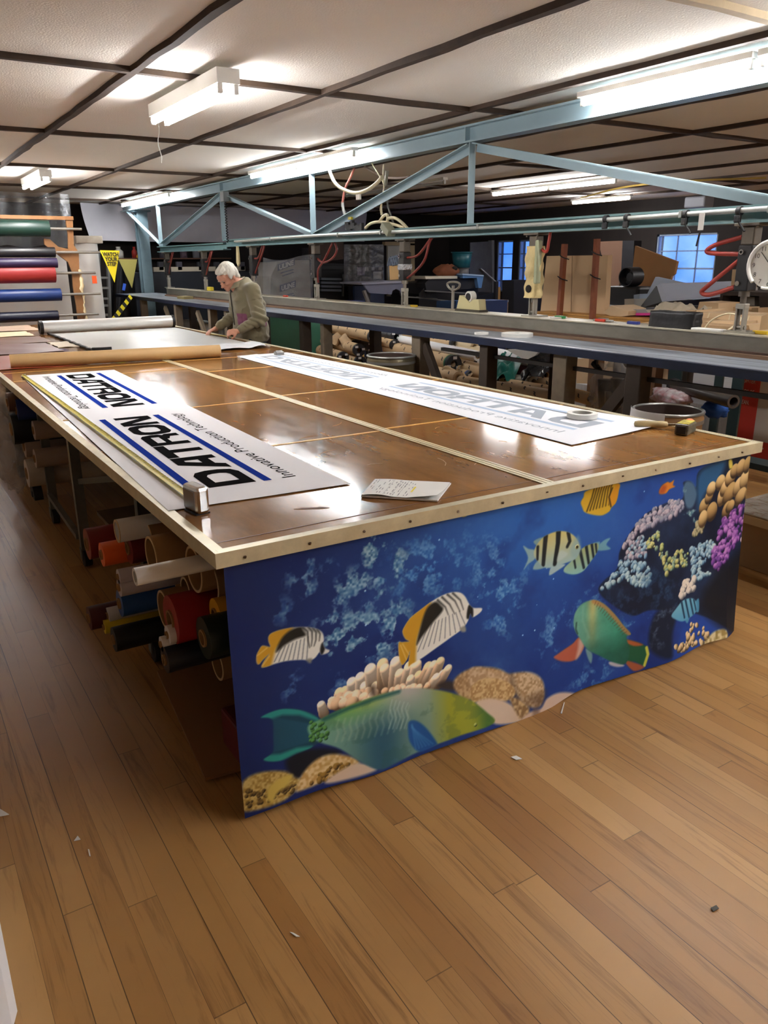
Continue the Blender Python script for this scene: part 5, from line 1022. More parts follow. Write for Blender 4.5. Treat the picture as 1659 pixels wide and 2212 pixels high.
lying(B_(400, 490), B_(1440, 670), 4.75, 4.35, .06, 'nearest long kraft roll lying along the table edge', m_kr); lying(B_(860, 500), B_(1440, 600), 4.95, 4.6, .045, 'second long kraft roll behind the nearest one', m_kr)
lying(B_(1210, 500), B_(1480, 525), 5.0, 4.9, .055, 'kraft roll with clear taped end beside the broad timber leg', m_kr); lying(B_(870, 455), B_(1210, 490), 5.05, 4.9, .05, 'grey wrapped roll behind the two long kraft rolls', mat('grey wrap', 'a29a86', .6), pr=False)
lying((1232, 850), (1275, 862), 4.7, 4.5, .05, 'short kraft roll right of the broad timber leg', m_kr)
def crump(px, py, X, w_, h_, label, m, seed, name, cat, dep=.25):
    c = onx(px, py, X)
    f = lambda u, v: c+Vector(((v-.5)*dep+.05*mnoise.noise((u*3+seed, v*3, 0)), -(u-.5)*w_+.06*mnoise.noise((u*3, v*3, seed)), (v-.5)*h_+.12*mnoise.noise((u*3.3+seed, v*3.1, seed))))
    return tag(MB().grid(f, 22, 16, thick=(.003, 0, 0)).build(name, m), label, cat)
crump(*B_(900, 310), 4.95, .34, .22, 'crumpled dark green vinyl among the roll ends', mat('green vinyl', '1b6e62', .35, bump=(10, .5)), 3, 'green_vinyl', 'fabric')
crump(*B_(1310, 250), 4.95, .3, .26, 'crumpled black plastic by the broad timber leg', mat('black plastic', '1c1c1f', .2, bump=(10, .8)), 5, 'black_plastic', 'plastic sheet')
pf_ = [onx(*B_(*q), 4.9) for q in ((905, 135), (1290, 125), (1220, 200), (1100, 258), (1050, 215))]; tag(MB().prism(pf_, (.03, 0, .004)).build('paper_flap', m_pap), 'white paper flap hanging from under the bench top', 'paper')
crump(*A_(400, 230), 5.05, .5, .12, 'torn kraft wrapping on the left roll pile', m_kr, 7, 'torn_wrapping', 'paper'); crump(*B_(180, 370), 4.85, .4, .14, 'torn kraft wrapping above the open blue rimmed tube', m_kr, 9, 'torn_wrapping', 'paper'); crump(*B_(460, 360), 5.0, .35, .1, 'torn kraft wrapping between the navy capped roll and the blue ringed one', m_kr, 11, 'torn_wrapping', 'paper')
# drums
def drum(px, py, X, r, h_, label, m, mr, m_in):
    c = onx(px, py, X); root = thing('drum', label, 'drum', (c.x, c.y, 0)); z1 = c.z
    MB().lathe([(r*.97, 0), (r, .02), (r, z1-.05), (r+.006, z1-.03), (r, z1-.02), (r, z1)], (c.x, c.y, 0), n=40).build('shell', m, root)
    MB().lathe([(r-.01, z1), (r-.012, z1-h_+.03), (0, z1-h_+.03)], (c.x, c.y, 0), n=40).build('lining', m_in, root)
    MB().tube([(c.x+r*math.cos(t), c.y+r*math.sin(t), z1) for t in np.linspace(0, 2*PI, 40, endpoint=False)], .009, 8, closed=True).build('rim', mr, root)
    MB().cyl((c.x, c.y, z1-.055), (c.x, c.y, z1-.035), r+.006, 40, inner=r-.002).build('hoop', mr, root); return c
m_fib = mat('fibre drum board', '9a7448', .7, noise=(4, .3)); m_drin = mat('dark drum lining', '3a2a22', .8); m_zinc = mat('zinc hoop', '9a9a96', .35, .7)
dc = drum(1443, 886, 3.42, .175, .8, 'brown fibre drum with metal rim beside the table, sheet of white vinyl hanging over it', m_fib, m_zinc, m_drin)
def drap(u, v): t = math.radians(122+92*u); rr = .186+.012*v*math.sin(6*u); return (dc.x+rr*math.cos(t), dc.y+rr*math.sin(t), dc.z+.012-.22*v*(1-.45*u))
tag(MB().grid(drap, 16, 10, thick=(-.002, -.002, 0)).build('vinyl_offcut', m_sheet), 'white vinyl offcut draped over the rim of the brown fibre drum', 'vinyl sheet')
drum(845, 768, 3.42, .19, .85, 'dull metal drum behind the table among the kraft rolls', mat('dull tin', '7d735a', .35, .6, noise=(5, .5)), m_zinc, m_drin)
# ------------------------------------------------------------------ more under and beyond the bench
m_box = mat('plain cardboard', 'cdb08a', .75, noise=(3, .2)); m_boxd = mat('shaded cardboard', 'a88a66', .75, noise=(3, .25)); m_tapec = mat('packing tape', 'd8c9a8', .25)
def carton(name, label, pts, X, dep, m=m_box, grp=None, tape=None, base=None):
    root = thing(name, label, 'box', sum((onx(*p, X) for p in pts), Vector())/len(pts), grp); slab('carton', pts, 'x', X, dep, m, root, base=base)
    for t in (tape or []): slab('tape_strip', t, 'x', X-.003, .004, m_tapec, root)
    return root
carton('cardboard_box', 'plain brown box on the grey boards seen below the bench', [(1245, 775), (1371, 775), (1371, 832), (1245, 828)], 6.3, .5)
for i, (pt, lab) in enumerate([([(1400, 790), (1432, 792), (1430, 820), (1402, 820)], 'small red marked box left of the dark green post'), ([(1418, 802), (1450, 802), (1448, 822), (1418, 824)], 'small brown box behind the dark green post'), ([(1472, 790), (1545, 795), (1545, 806), (1472, 806)], 'flat brown box between the two dark green posts')]): carton('cardboard_box', lab, pt, 6.8+.1*i, .3, m_boxd if i else mat('red card', '8e5038', .7))
m_grb = mat('grey ribbed boards', 'a5a3a0', .7, noise=(3, .3), stretch=(1, 14, 1))
tag(MB().mm((6.62, 2.9, .0), (9.2, 8.4, .28)).build('grey_platform', m_grb), 'low grey boarded platform beyond the sealing bench', 'platform')
m_dgr = mat('dark green post paint', '1d2c2c', .5)
for pts, lab in (([(1446, 790), (1474, 790), (1472, 850), (1444, 850)], 'left dark green steel post under the bench'), ([(1547, 800), (1565, 800), (1562, 850), (1545, 850)], 'middle dark green steel post under the bench, thinner'), ([(1584, 810), (1603, 812), (1598, 950), (1572, 945)], 'right dark green steel post next to the red poster')):
    q = [onx(*p, 4.9) for p in pts]; y0, y1 = (q[1].y+q[2].y)/2, (q[0].y+q[3].y)/2; tag(MB().mm((4.9, y0+.012, 0), (4.918, y1+.012, 1.0)).build('steel_post', m_dgr), lab, 'post', 'dark green posts behind the bench')
# poster: white words on red, grey tap photograph
po = thing('bathroom_poster', 'tall poster panel with white words on red and a chrome tap picture', 'poster', (6.1, 3.6, 0))
PX = 6.1
P0 = onx(1588, 1000, PX); yl = onx(1593, 900, PX).y; yd = onx(1633, 900, PX).y; yr = 2.95; zt_ = onx(1640, 790, PX).z; 
MB().mm((PX, yr, .0), (PX+.03, yl+.02, zt_)).build('board', mat('poster white', 'c9c4bd', .5), po)
rp = MB().mm((PX-.002, yd, .0), (PX, yl+.02, zt_)).build('red_panel', mat('poster red', 'c23a30', .45), po); MB().mm((PX-.0025, yr, .0), (PX-.0005, yd, .16)).build('red_band', mat('poster red', 'c23a30', .45), po)
tb = MB()
for i, s_ in enumerate(('LIGHTER', 'LOOK OF', 'CLEAN.')):
    vs, fs = text_mesh(s_, .05, width=(yl+.02-yd)*(.72 if i < 2 else .55)); zz = zt_-.15-.09*i
    tb.add([(PX-.003, yl+.012-v.x, zz+v.y) for v in vs], fs)
vs, fs = text_mesh('air care', .03); tb.add([(PX-.004, yd-.02-v.x, .1+v.y) for v in vs], fs)
tb.build('words', mat('poster lettering', 'efe9e4', .5), rp)
tp = MB(); yt = (yd+yr)/2+.05
tp.ell((PX-.003, yt, .33), (.003, .1, .12)); tp.ell((PX-.003, yt-.02, .52), (.003, .075, .1)); tp.ell((PX-.003, yt-.03, .66), (.003, .05, .08)); tp.ell((PX-.003, yt, .2), (.003, .13, .03)); tp.build('tap_picture', mat('tap picture grey', '6d6b6c', .4, noise=(9, .8), c2='1c1b1c'), po)
cb = thing('floor_carton', 'brown carton with clear tape on top at the right edge behind the mural', 'box', (4.3, 2.1, 0)); MB().mm((3.82, 1.2, .0), (4.5, 2.52, .3), bev=.004).build('carton', m_boxd, cb); MB().mm((3.825, 1.2, .3), (4.5, 2.53, .304)).build('clear_tape', film('tape film', 'e0dcd2', .5), cb); MB().mm((3.815, 2.1, .25), (3.822, 2.5, .295)).build('tape_edge', m_tapec, cb)
# clear plastic over stacked dark cups, waste bag, film tube
cs = thing('cup_stack_bag', 'clear plastic draped over dark stacked tubs below the bench', 'plastic bag', (4.6, 3.75, .3))
for i, (px, py) in enumerate(((1310, 850), (1338, 848), (1325, 875))): c = onx(px, py, 4.45); MB().lathe([(.0, -.1), (.05, -.1), (.07, .1), (.0, .1)], c, n=18).build('tub', mat('dark tub', '1d1b1a', .4), cs)
bag(1325, 845, 4.45, .17, 'x', film('clear film', 'dfe2e6', .3), 12, 'film_cover', 'x', sc=(.8, 1.1, 1.2)); fo = bpy.context.scene.objects['film_cover']; fo.parent = cs; fo.location = Vector(fo.location)-Vector(cs.location); del fo['label']; del fo['category']
bag(1450, 858, 4.75, .1, 'red and white crumpled plastic bag behind the fibre drum', mat('red white film', 'dedada', .18, noise=(16, .8), c2='a8323e', bump=(14, .7), alpha=.75), 21, sc=(.8, 1.7, .6))
ft = thing('dark_film_tube', 'dark film rolled on a tube lying behind the fibre drum', 'film roll', (4.9, 3.4, .5)); a, b_ = onx(1455, 832, 4.85), onx(1585, 868, 4.6)
MB().cyl(a, b_, .045, 22, inner=.03).build('film', mat('smoky film', '4c4642', .2), ft); MB().cyl(a-(b_-a).normalized()*.01, a+(b_-a)*.02, .052, 22, inner=.032).build('tube_end', m_blk, ft)
tag(MB().mm((4.72, 2.55, .3), (4.88, 3.5, .34)).build('lower_rack', m_dgr), 'dark green shelf rail behind the fibre drum', 'rack')
bag(1545, 885, 4.75, .07, 'blue cloth bundle on the dark green rail by the poster', mat('blue cloth', '1d4f9c', .7), 33, 'blue_cloth', 'cloth', sc=(1, 1.3, .8))
cl_ = MB(); c = onx(1287, 790, 3.86); cl_.bar(c+Vector((0, 0, .09)), c, .02, .02); cl_.box(c, (.03, .06, .025), Matrix.Rotation(.6, 3, 'X')); cl_.box(c-Vector((0, .02, .03)), (.03, .05, .02), Matrix.Rotation(-.4, 3, 'X')); tag(cl_.build('black_clamp', m_blk), 'black clamp hanging under the bench from the dark rail', 'clamp')
# ------------------------------------------------------------------ things on the sealing bar and bench
zb = BZ1
ring('tape_disc', 'large white tape disc on the blue bench front', 'tape roll', onz(1117, 727, BT), .112, .02, .026, m_tape, 'white tape discs on the blue bench', m_core); ring('tape_disc', 'small white tape disc left of the large one on the blue bench', 'tape roll', onz(1040, 722, BT), .052, .012, .015, m_tape, 'white tape discs on the blue bench', m_core)
ring('tape_disc', 'flat white tape disc on top of the steel bar by the padded cylinder', 'tape roll', (4.14, 4.2, zb+.0005), .06, .012, .01, m_tape)
td = thing('tape_dispenser', 'cream weighted tape dispenser standing on the steel bar', 'tape dispenser', (4.13, 5.19, zb)); cy_ = 5.19
prof = [(-.155, 0), (.155, 0), (.135, .022)]; out = [(cy_+y_*1.0, zb+z_) for y_, z_ in ((.15, .018), (-.15, .018), (-.135, .10), (-.07, .098), (-.02, .07), (.05, .115), (.115, .125))]
MB().prism([(4.095, y_, z_) for y_, z_ in out], (.07, 0, 0)).build('body', mat('cream plastic', 'c9c090', .45), td); MB().mm((4.085, cy_-.16, zb), (4.175, cy_+.16, zb+.018)).build('base', mat('brown rubber base', '4a4438', .7), td)
MB().cyl((4.105, cy_+.01, zb+.115), (4.155, cy_+.01, zb+.115), .045, 24, inner=.03).build('tape', m_tape, td); MB().cyl((4.1, cy_+.01, zb+.115), (4.16, cy_+.01, zb+.115), .03, 20).build('hub', m_blk, td)
for px, py, lab, c in ((890, 673, 'yellow peg lying on the steel bar below the silver banded cylinder', 'd8b22a'), (1205, 694, 'green peg on the steel bar in front of the rusty stakes', '2f8a4a'), (1293, 702, 'red peg on the steel bar right of the rusty stakes', 'd83a24'), (1363, 708, 'blue peg on the steel bar left of the black wrapped block', '2a3c98'), (1637, 731, 'yellow peg on the steel bar at the right edge', 'e0bc22'), (614, 650, 'orange red peg on the steel bar right of the man', 'd8482c')):
    p = onx(px, py, 4.11); tag(MB().box((4.13, p.y, zb+.009), (.03, .085, .018), bev=.003).build('plastic_peg', mat('peg '+c, c, .45)), lab, 'peg', 'coloured pegs on the sealing bar')
bw = MB(); p = onx(1455, 722, 4.1)
def blk(u, v):
    t = u*2*PI; d = Vector((.055*math.copysign(abs(math.cos(t))**.35, math.cos(t)), .165*math.copysign(abs(math.sin(t))**.35, math.sin(t)), 0)); return Vector((4.12, 3.19, zb))+d*(1+.05*mnoise.noise((math.cos(t)*3, v*4, math.sin(t)*3)))*(1 if v < 1 else .0)+Vector((0, 0, .095*min(1, v*1.12)+.006*mnoise.noise((t*3, v*5, 1))*v))
tag(MB().grid(blk, 40, 9).build('wrapped_weight', mat('black wrapped vinyl', '1b1b1e', .42, bump=(14, .35))), 'black wrapped block resting on the steel bar', 'weight')
tag(MB().mm((4.05, 2.83, zb), (4.12, 3.02, zb+.014), bev=.004).build('white_strip', m_pap), 'white strip by the foot of the nearest cylinder', 'strip')
p = onx(1268, 699, 4.12); b = MB(); b.box((4.14, 3.78, zb+.008), (.03, .16, .012), bev=.003); b.cyl((4.14, 3.74, zb+.012), (4.14, 3.82, zb+.012), .012, 10); tag(b.build('steel_clip', m_zinc), 'grey steel clip on the bar between the stakes', 'clip')
y_ = onx(452, 634, 4.1).y; b = MB(); b.box((4.12, y_, zb+.03), (.05, .17, .055), bev=.012); tag(b.build('yellow_tool', mat('yellow plastic', 'd0bc38', .45)), 'yellow plastic tool on the steel bar left of the man', 'tool')
y_ = onx(395, 652, 3.9).y; tag(MB().mm((3.85, y_-.2, BT), (4.0, y_+.1, BT+.04), bev=.005).build('sanding_block', mat('tan block', '8a7b50', .7)), 'tan block on the far end of the blue bench', 'block')
# ------------------------------------------------------------------ man leaning over the table
mx, my = 3.30, 7.8
man = thing('person', 'grey haired man in an olive fleece jacket bending over the table with a small tape', 'person', (mx, my, 0))
m_skin = mat('skin', 'c78f74', .55, noise=(18, .18), c2='a8604e'); m_hair = mat('silver hair', 'ddd6c8', .7, bump=(26, .9), noise=(14, .3), c2='8f8a82', stretch=(1, 1, .3)); m_fleece = mat('olive fleece', '837a5f', .95, noise=(6, .15), bump=(140, .1), sheen=.3); m_mauve = mat('mauve pocket', '86506a', .95, bump=(140, .1)); m_shirt = mat('dark shirt', '45414a', .85); m_jean = mat('dark trousers', '2c2f38', .85, noise=(8, .3))
body = MB(); p_ = math.radians(34)
HCn = Vector((3.075, my, 1.475))
HR = Matrix(((-math.cos(p_), 0, -math.sin(p_)), (0, -1, 0), (-math.sin(p_), 0, math.cos(p_))))     # local x forward, y left, z up
yawR = Matrix.Rotation(.28, 3, 'Z'); HR = yawR @ HR
h = lambda x, y, z: HCn+HR @ Vector((x, y, z))
def he(c, r, rot=None): body.ell(h(*c), r, HR @ (rot or Matrix.Identity(3)), 18, 12)
he((-.012, 0, .035), (.1, .079, .088)); he((.03, 0, -.02), (.066, .066, .085)); he((.045, 0, -.07), (.05, .05, .04)); he((.075, 0, -.098), (.024, .028, .02))
he((.07, 0, .035), (.035, .062, .04)); he((.092, 0, .012), (.012, .05, .011))                      # forehead, brow
he((.1, 0, -.028), (.016, .012, .026)); he((.115, 0, -.042), (.016, .014, .013)); he((.105, .012, -.046), (.01, .008, .008)); he((.105, -.012, -.046), (.01, .008, .008))
he((.072, .035, -.03), (.024, .022, .022)); he((.072, -.035, -.03), (.024, .022, .022)); he((.094, 0, -.07), (.01, .024, .007)); he((.09, 0, -.081), (.011, .021, .008))
for s in (-1, 1): he((-.012, s*.079, -.012), (.019, .008, .034), Matrix.Rotation(-.2*s, 3, 'Z')); he((-.01, s*.078, -.04), (.01, .007, .012))
body.cap(h(-.035, 0, -.06), (3.2, my, 1.36), .062, .068, 16); body.cap(h(.01, 0, -.085), (3.16, my, 1.36), .045, .06, 14)
sh = {1: Vector((3.255, my-.2, 1.345)), -1: Vector((3.255, my+.2, 1.345))}
body.cap((3.22, my, 1.36), (3.28, my, .95), .1, .13, 18); body.ell((3.29, my, .9), (.13, .17, .14))
arm = {1: (sh[1], Vector((3.27, my-.285, 1.065)), Vector((3.055, my-.235, .955))), -1: (sh[-1], Vector((3.24, my+.3, 1.07)), Vector((3.045, my+.33, .945)))}
for s, (a, e, w_) in arm.items():
    body.cap((3.22, my, 1.34), a, .07, .06, 12); body.cap(a, e, .05, .042, 12); body.cap(e, w_, .042, .027, 12)
def hand(w_, d, n, side, curl, spread=.0, L=1.0):
    """palm and five fingers; d forward, n back-of-hand normal, side = thumb direction sign along n x d"""
    d = Vector(d).normalized(); n = (Vector(n)-d*Vector(n).dot(d)).normalized(); s = n.cross(d)*side
    R = Matrix((d, s, n)).transposed()
    body.ell(w_+d*.045, (.05, .04, .017), R, 14, 9); body.cap(w_-d*.01, w_+d*.02, .026, .027, 10)
    for off, ln, cu in ((.03, .07, curl), (.01, .078, curl*1.05), (-.011, .072, curl*1.1), (-.03, .056, curl*1.2)):
        p = w_+d*.08+s*off; a = .15; q = p
        for k_, (seg, r0, r1) in enumerate(((.45, .0098, .0092), (.32, .0092, .0085), (.23, .0085, .0072))):
            a += cu*(.9 if k_ else .6); dd = d*math.cos(a)-n*math.sin(a)+s*off*spread; q2 = q+dd.normalized()*ln*seg*L; body.cap(q, q2, r0, r1, 8); q = q2
    p = w_+d*.025+s*.03; q = p+(d*.6+s*.7-n*.35).normalized()*.035; body.cap(p, q, .0135, .0115, 8); q2 = q+(d*.85+s*.15-n*.5).normalized()*.032; body.cap(q, q2, .0112, .009, 8)
hand(arm[-1][2], (-1, -.1, -.28), (-.2, 0, 1), -1, .5); hand(arm[1][2], (-.9, .35, -.12), (-.1, -.75, .7), 1, .8)
for s, y in ((1, my-.1), (-1, my+.1)):
    body.cap((3.3, y, .88), (3.31, y*1.0, .5), .085, .06, 14); body.cap((3.31, y, .5), (3.33, y, .1), .058, .042, 14); body.cap((3.33, y, .05), (3.2, y, .04), .045, .04, 12)
bd = remesh(body, .0062, 3); bd.build('body', m_skin, man)
# hair, with side part and sideburn
hr = MB(); 
for c, r in (((-.025, 0, .06), (.1, .088, .08)), ((-.07, 0, .01), (.06, .082, .085)), ((.03, .0, .095), (.07, .07, .034)), ((.068, .02, .092), (.035, .045, .022)), ((-.02, .062, .03), (.055, .028, .055)), ((-.02, -.062, .03), (.055, .028, .055)), ((.02, -.074, .02), (.014, .012, .04)), ((.02, .074, .02), (.014, .012, .04)), ((-.09, 0, -.05), (.035, .066, .04))):
    hr.ell(h(*c), r, HR, 16, 10)
hq = remesh(hr, .007, 2)
for v in hq.v:
    q = HR.transposed() @ (v-HCn); k_ = mnoise.noise((q.x*18, q.y*60, q.z*22))*.005+mnoise.noise((q.x*8, q.y*22, 4))*.006; v += (v-HCn).normalized()*k_
hq.build('hair', m_hair, man)
eb = MB()
for s in (-1, 1): eb.ell(h(.098, s*.03, .012), (.006, .017, .005), HR, 10, 6)
eb.build('eyebrows', mat('grey brow', '9a9286', .8), man)
for s in (-1, 1): MB().ell(h(.089, s*.03, -.008), (.008, .012, .006), HR, 10, 6).build('eye', mat('shaded eye', '3a2a26', .3), man)
# jacket
jk = MB(); RNG = [(.83, 3.305, .15, .215), (.88, 3.305, .165, .23), (.98, 3.30, .17, .225), (1.1, 3.29, .165, .218), (1.22, 3.275, .16, .222), (1.31, 3.255, .145, .222), (1.375, 3.235, .12, .185), (1.42, 3.215, .09, .115), (1.445, 3.2, .075, .085)]
n = 32; vs = []
for z, cx, a, b in RNG: vs += [Vector((cx-a*math.cos(2*PI*k_/n), my-b*math.sin(2*PI*k_/n), z+(.03*math.cos(2*PI*k_/n)*-1 if z > 1.36 else 0))) for k_ in range(n)]
jk.add(vs, [(j*n+(k_+1) % n, j*n+k_, (j+1)*n+k_, (j+1)*n+(k_+1) % n) for j in range(len(RNG)-1) for k_ in range(n)]+[tuple(range(n)), tuple(range((len(RNG))*n-1, (len(RNG)-1)*n-1, -1))])
for s, (a, e, w_) in arm.items():
    jk.cap(Vector((3.245, my-s*.14, 1.335)), a, .085, .082, 16); jk.cap(a, e, .08, .066, 16); jk.ell(e, .069); jk.cap(e, e.lerp(w_, .85), .066, .045, 16); jk.cyl(e.lerp(w_, .82), e.lerp(w_, .93), .046, 16, .041)
jq = remesh(jk, .0085, 10)
for v in jq.v:
    side = 1 if v.y < my else -1; a, e, w_ = arm[side]; dE = (v-e).length; f_ = math.exp(-(dE/.16)**2)
    c = Vector((3.28, my, v.z)); nn = (v-c).normalized() if (v-e).length > .2 else (v-e).normalized()
    v += nn*((.02*mnoise.noise((v.x*7, v.y*7, v.z*4))+.024*max(0, mnoise.noise((v.x*13+9, v.y*9, v.z*15+3*v.x)))+f_*.013*math.sin(135*(v.z*.75+v.x*.45)+3*mnoise.noise(v*6))+.006*mnoise.noise((v.x*20, v.y*20, v.z*13))*(1 if v.z < 1.05 else .4)))
jo = jq.build('jacket', [m_fleece, m_mauve], man)
for pg in jo.data.polygons:
    c = pg.center+Vector((mx, my, 0))
    if (c-Vector((3.13, my-.13, 1.055))).length < .085 and c.z < 1.12 and c.x < 3.19 or (c-Vector((3.37, my-.21, 1.03))).length < .05: pg.material_index = 1
# collar, placket, cuffs
co = MB()
def coll(u, v):
    t = math.radians(-152+304*u); rr = .075+.02*v+.006*math.sin(5*t); fwd = math.cos(t)
    return Vector((3.183+(rr*1.0)*fwd-.012*(1-fwd)*v, my+(rr*1.02)*math.sin(t), 1.452-.055*v+.022*fwd-.012*(1-fwd)))
co.grid(coll, 30, 4, thick=(0, 0, .004)); co.build('collar', m_fleece, man)
MB().tube([(3.112, my-.004, 1.385), (3.098, my-.006, 1.35), (3.094, my-.004, 1.3), (3.099, my-.003, 1.22), (3.108, my-.004, 1.12), (3.118, my-.003, 1.0)], .007, 6).build('zip', mat('zip tape', '3e3a30', .7), man)
sh_ = MB(); sh_.ell((3.158, my, 1.392), (.06, .064, .035), None, 16, 10); sh_.ell((3.116, my, 1.365), (.016, .028, .045)); sh_.build('shirt', m_shirt, man)
tr_ = MB()
for y in (my-.1, my+.1): tr_.cap((3.3, y, .86), (3.31, y, .5), .115, .088, 16); tr_.cap((3.31, y, .5), (3.33, y, .09), .086, .07, 16)
tr_.ell((3.3, my, .88), (.14, .2, .1)); remesh(tr_, .016, 5).build('trousers', m_jean, man)
for y in (my-.1, my+.1): b = MB(); b.ell((3.25, y, .045), (.15, .055, .05)); b.ell((3.33, y, .07), (.07, .055, .06)); b.mm((3.11, y-.05, 0), (3.39, y+.05, .02), bev=.008); b.build('shoe', mat('dark shoe', '1f1b18', .5), man)
b = MB(); w1 = arm[1][2]+Vector((-.11, .045, -.045)); w2 = arm[-1][2]+Vector((-.085, -.02, -.05)); b.bar(w1, w2, .016, .002); sm_ = thing('small_tape', 'narrow yellow tape stretched between the hands of the man', 'tape measure', (w1+w2)/2); b.build('blade', m_yel, sm_)
# ------------------------------------------------------------------ fabric roll rack at the far left
RY = 11.5
def yp(px, py, y=RY): return ony(px, py, y)
m_ply = mat('stained plywood', '8f6238', .6, noise=(5, .4)); m_rod = mat('steel rod', 'a19e98', .35, .75)
rk = thing('roll_rack', 'wooden roll rack with steel rods at the left, standing beyond the table', 'rack', (1.9, RY, 0))
up = [(142, 472), (157, 470), (160, 530), (170, 545), (172, 590), (178, 640), (188, 690), (191, 702), (170, 702), (165, 660), (158, 620), (156, 588), (147, 566), (120, 546), (96, 528), (95, 515), (108, 517), (126, 533), (148, 538), (147, 510)]
P = [ony(a, b, RY) for a, b in up]; P = [Vector((p.x, RY, p.z)) for p in P]; MB().prism(P, (0, .045, 0)).build('upright', m_ply, rk)
zb_ = min(p.z for p in P); MB().mm((2.33, RY, 0), (2.42, RY+.045, zb_+.02)).build('upright_foot', m_ply, rk)
MB().mm((-.4, RY, 0), (-.3, RY+.045, 2.2)).build('upright', m_ply, rk)
a = yp(158, 472); MB().mm((-.4, RY-.02, a.z-.02), (a.x, RY+.06, a.z+.025)).build('top_rail', m_ply, rk)
RODS = [(495, 176), (545, 250), (589, 206), (634, 217), (678, 213)]
rodx = []
for py, pe in RODS:
    e = yp(pe, py, RY-.03); rodx.append(e); b = MB(); b.cyl((-.45, RY-.035, e.z-.0), (e.x, RY-.035, e.z), .017, 14); b.build('rod', m_rod, rk)
b = MB(); rs = random.Random(5)
tp_ = [yp(171+i*1.0+rs.uniform(-2, 2), 582+i*7, RY-.012) for i in range(17)]
b.tube([Vector((p.x, RY-.014+rs.uniform(-.008, .003), p.z)) for p in tp_], [rs.uniform(.006, .03) for p in tp_], 7)
b.build('torn_tape', mat('cream torn tape', 'd4c29a', .8), rk)
GR = 'vinyl rolls hung on the wooden rack'
for i, (py0, py1, pxe, lab, c, rough) in enumerate(((487, 523, 106, 'dark green vinyl roll on the top rod of the rack', '0d2c24', .4), (538, 560, 118, 'black vinyl roll on the second rod of the rack', '18181b', .35), (583, 624, 118, 'large red vinyl roll on the third rod of the rack', '8e2424', .4), (628, 655, 131, 'royal blue vinyl roll on the fourth rod of the rack', '122f68', .38), (675, 697, 125, 'navy black vinyl roll on the bottom rod of the rack', '0e1228', .4))):
    t, bt, e = yp(pxe, py0), yp(pxe, py1), yp(pxe, (py0+py1)/2); r = (t.z-bt.z)/2; c_ = Vector((0, RY-.0, e.z)); zz = rodx[i].z
    if i == 4: yy = RY+.0
    root = thing('vinyl_roll', lab, 'vinyl roll', (e.x-.8, RY-.035, zz-r), GR)
    MB().cyl((e.x-1.75, RY-.035, zz if i != 4 else zz), (e.x, RY-.035, zz), r, 28, inner=.03).build('fabric', mat('rack vinyl '+c, c, rough, spec=.5), root)
    MB().cyl((e.x-1.76, RY-.035, zz), (e.x+.012, RY-.035, zz), .03, 18, inner=.02).build('core', m_card, root)
e = yp(120, 568); root = thing('vinyl_roll', 'deep purple vinyl roll hanging just below the black one on the rack', 'vinyl roll', (e.x-.8, RY-.09, e.z-.06), GR); MB().cyl((e.x-1.75, RY-.1, e.z), (e.x, RY-.1, e.z), .062, 26, inner=.03).build('fabric', mat('rack purple', '24163a', .4), root)
tg = MB(); q = yp(204, 604, RY-.06); tg.box(q, (.06, .01, .1)); tag(tg.build('orange_tag', mat('orange tag', 'd8501c', .6)), 'orange tag hanging from the third rod right of the upright', 'tag')
# white boards and rolls behind the rack
m_wb = mat('white vinyl stock', 'f2f2f0', .5, noise=(1.5, .08)); WY = 12.3
a, b_ = ony(0, 540, WY), ony(160, 700, WY); tag(MB().mm((-.6, WY, 0), (b_.x, WY+.06, a.z)).build('white_board', m_wb), 'big white board standing behind the roll rack', 'board')
a = ony(188, 545, 12.1); a.z = ony(188, 518, 12.1).z-.05; MB_ = MB().cyl((a.x-.0, 12.1, 0), (a.x-.0, 12.1, a.z), .15, 28); tag(MB_.build('white_roll', m_wb), 'tall white roll standing upright right of the rack upright', 'roll')
a = ony(188, 518, 12.1); b = MB().box((a.x, 12.1, a.z), (.36, .3, .1), bev=.01); tag(b.build('white_carton', mat('white carton', 'c9c4b8', .7, noise=(6, .4), c2='8a6a4a')), 'flat white carton on top of the tall white roll', 'box')
def hang(u, v): return Vector((1.2+1.6*u, 13.2+.09*math.sin(14*u)+.05*math.sin(33*u), 2.6-.75*v+.02*math.sin(20*u)*v))
tag(MB().grid(hang, 60, 8, thick=(0, .004, 0)).build('clear_curtain', film('hanging clear film', '8f9092', .2)), 'clear plastic curtain hanging above the roll rack', 'curtain')
# pennant string and barrier tape
yp_ = mat('pennant yellow', 'e2cf18', .5)
def pennant(p, label, words, tilt=0, w_=.26, h_=.42, back=False):
    root = thing('warning_pennant', label, 'pennant', p, 'yellow pennants on the string'); e1 = Vector((math.cos(.15), math.sin(.15)*0-.05, -.02)).normalized(); dn = Vector((.035, -.05, -1)).normalized()
    n_ = e1.cross(dn).normalized(); A = p-e1*w_/2; B = p+e1*w_/2; C = p+dn*h_
    fl = MB().prism([A, B, C], n_*.003).build('flag', yp_, root)
    if words:
        t = MB()
        for i, (s_, ww) in enumerate((('WATCH', .21), ('YOUR', .17), ('STEP', .125))):
            vs, fs = text_mesh(s_, .07, bold=.004, width=ww); o = p+dn*(.075+.062*i)
            t.add([o+e1*(v.x-ww/2)-dn*v.y+Vector((0, -.006, 0)) for v in vs], fs)
        t.build('words', mat('pennant print', '4a4310', .6), fl)
q = ony(237, 541, 11.44); pennant(q, 'yellow WATCH YOUR STEP pennant at the rod end', True)
yp_ = mat('faded pennant yellow', 'a39a4e', .6); q = ony(276, 560, 14.82); pennant(q, 'faint yellow pennant half hidden behind the grey-blue column', False, w_=.33, h_=.5)
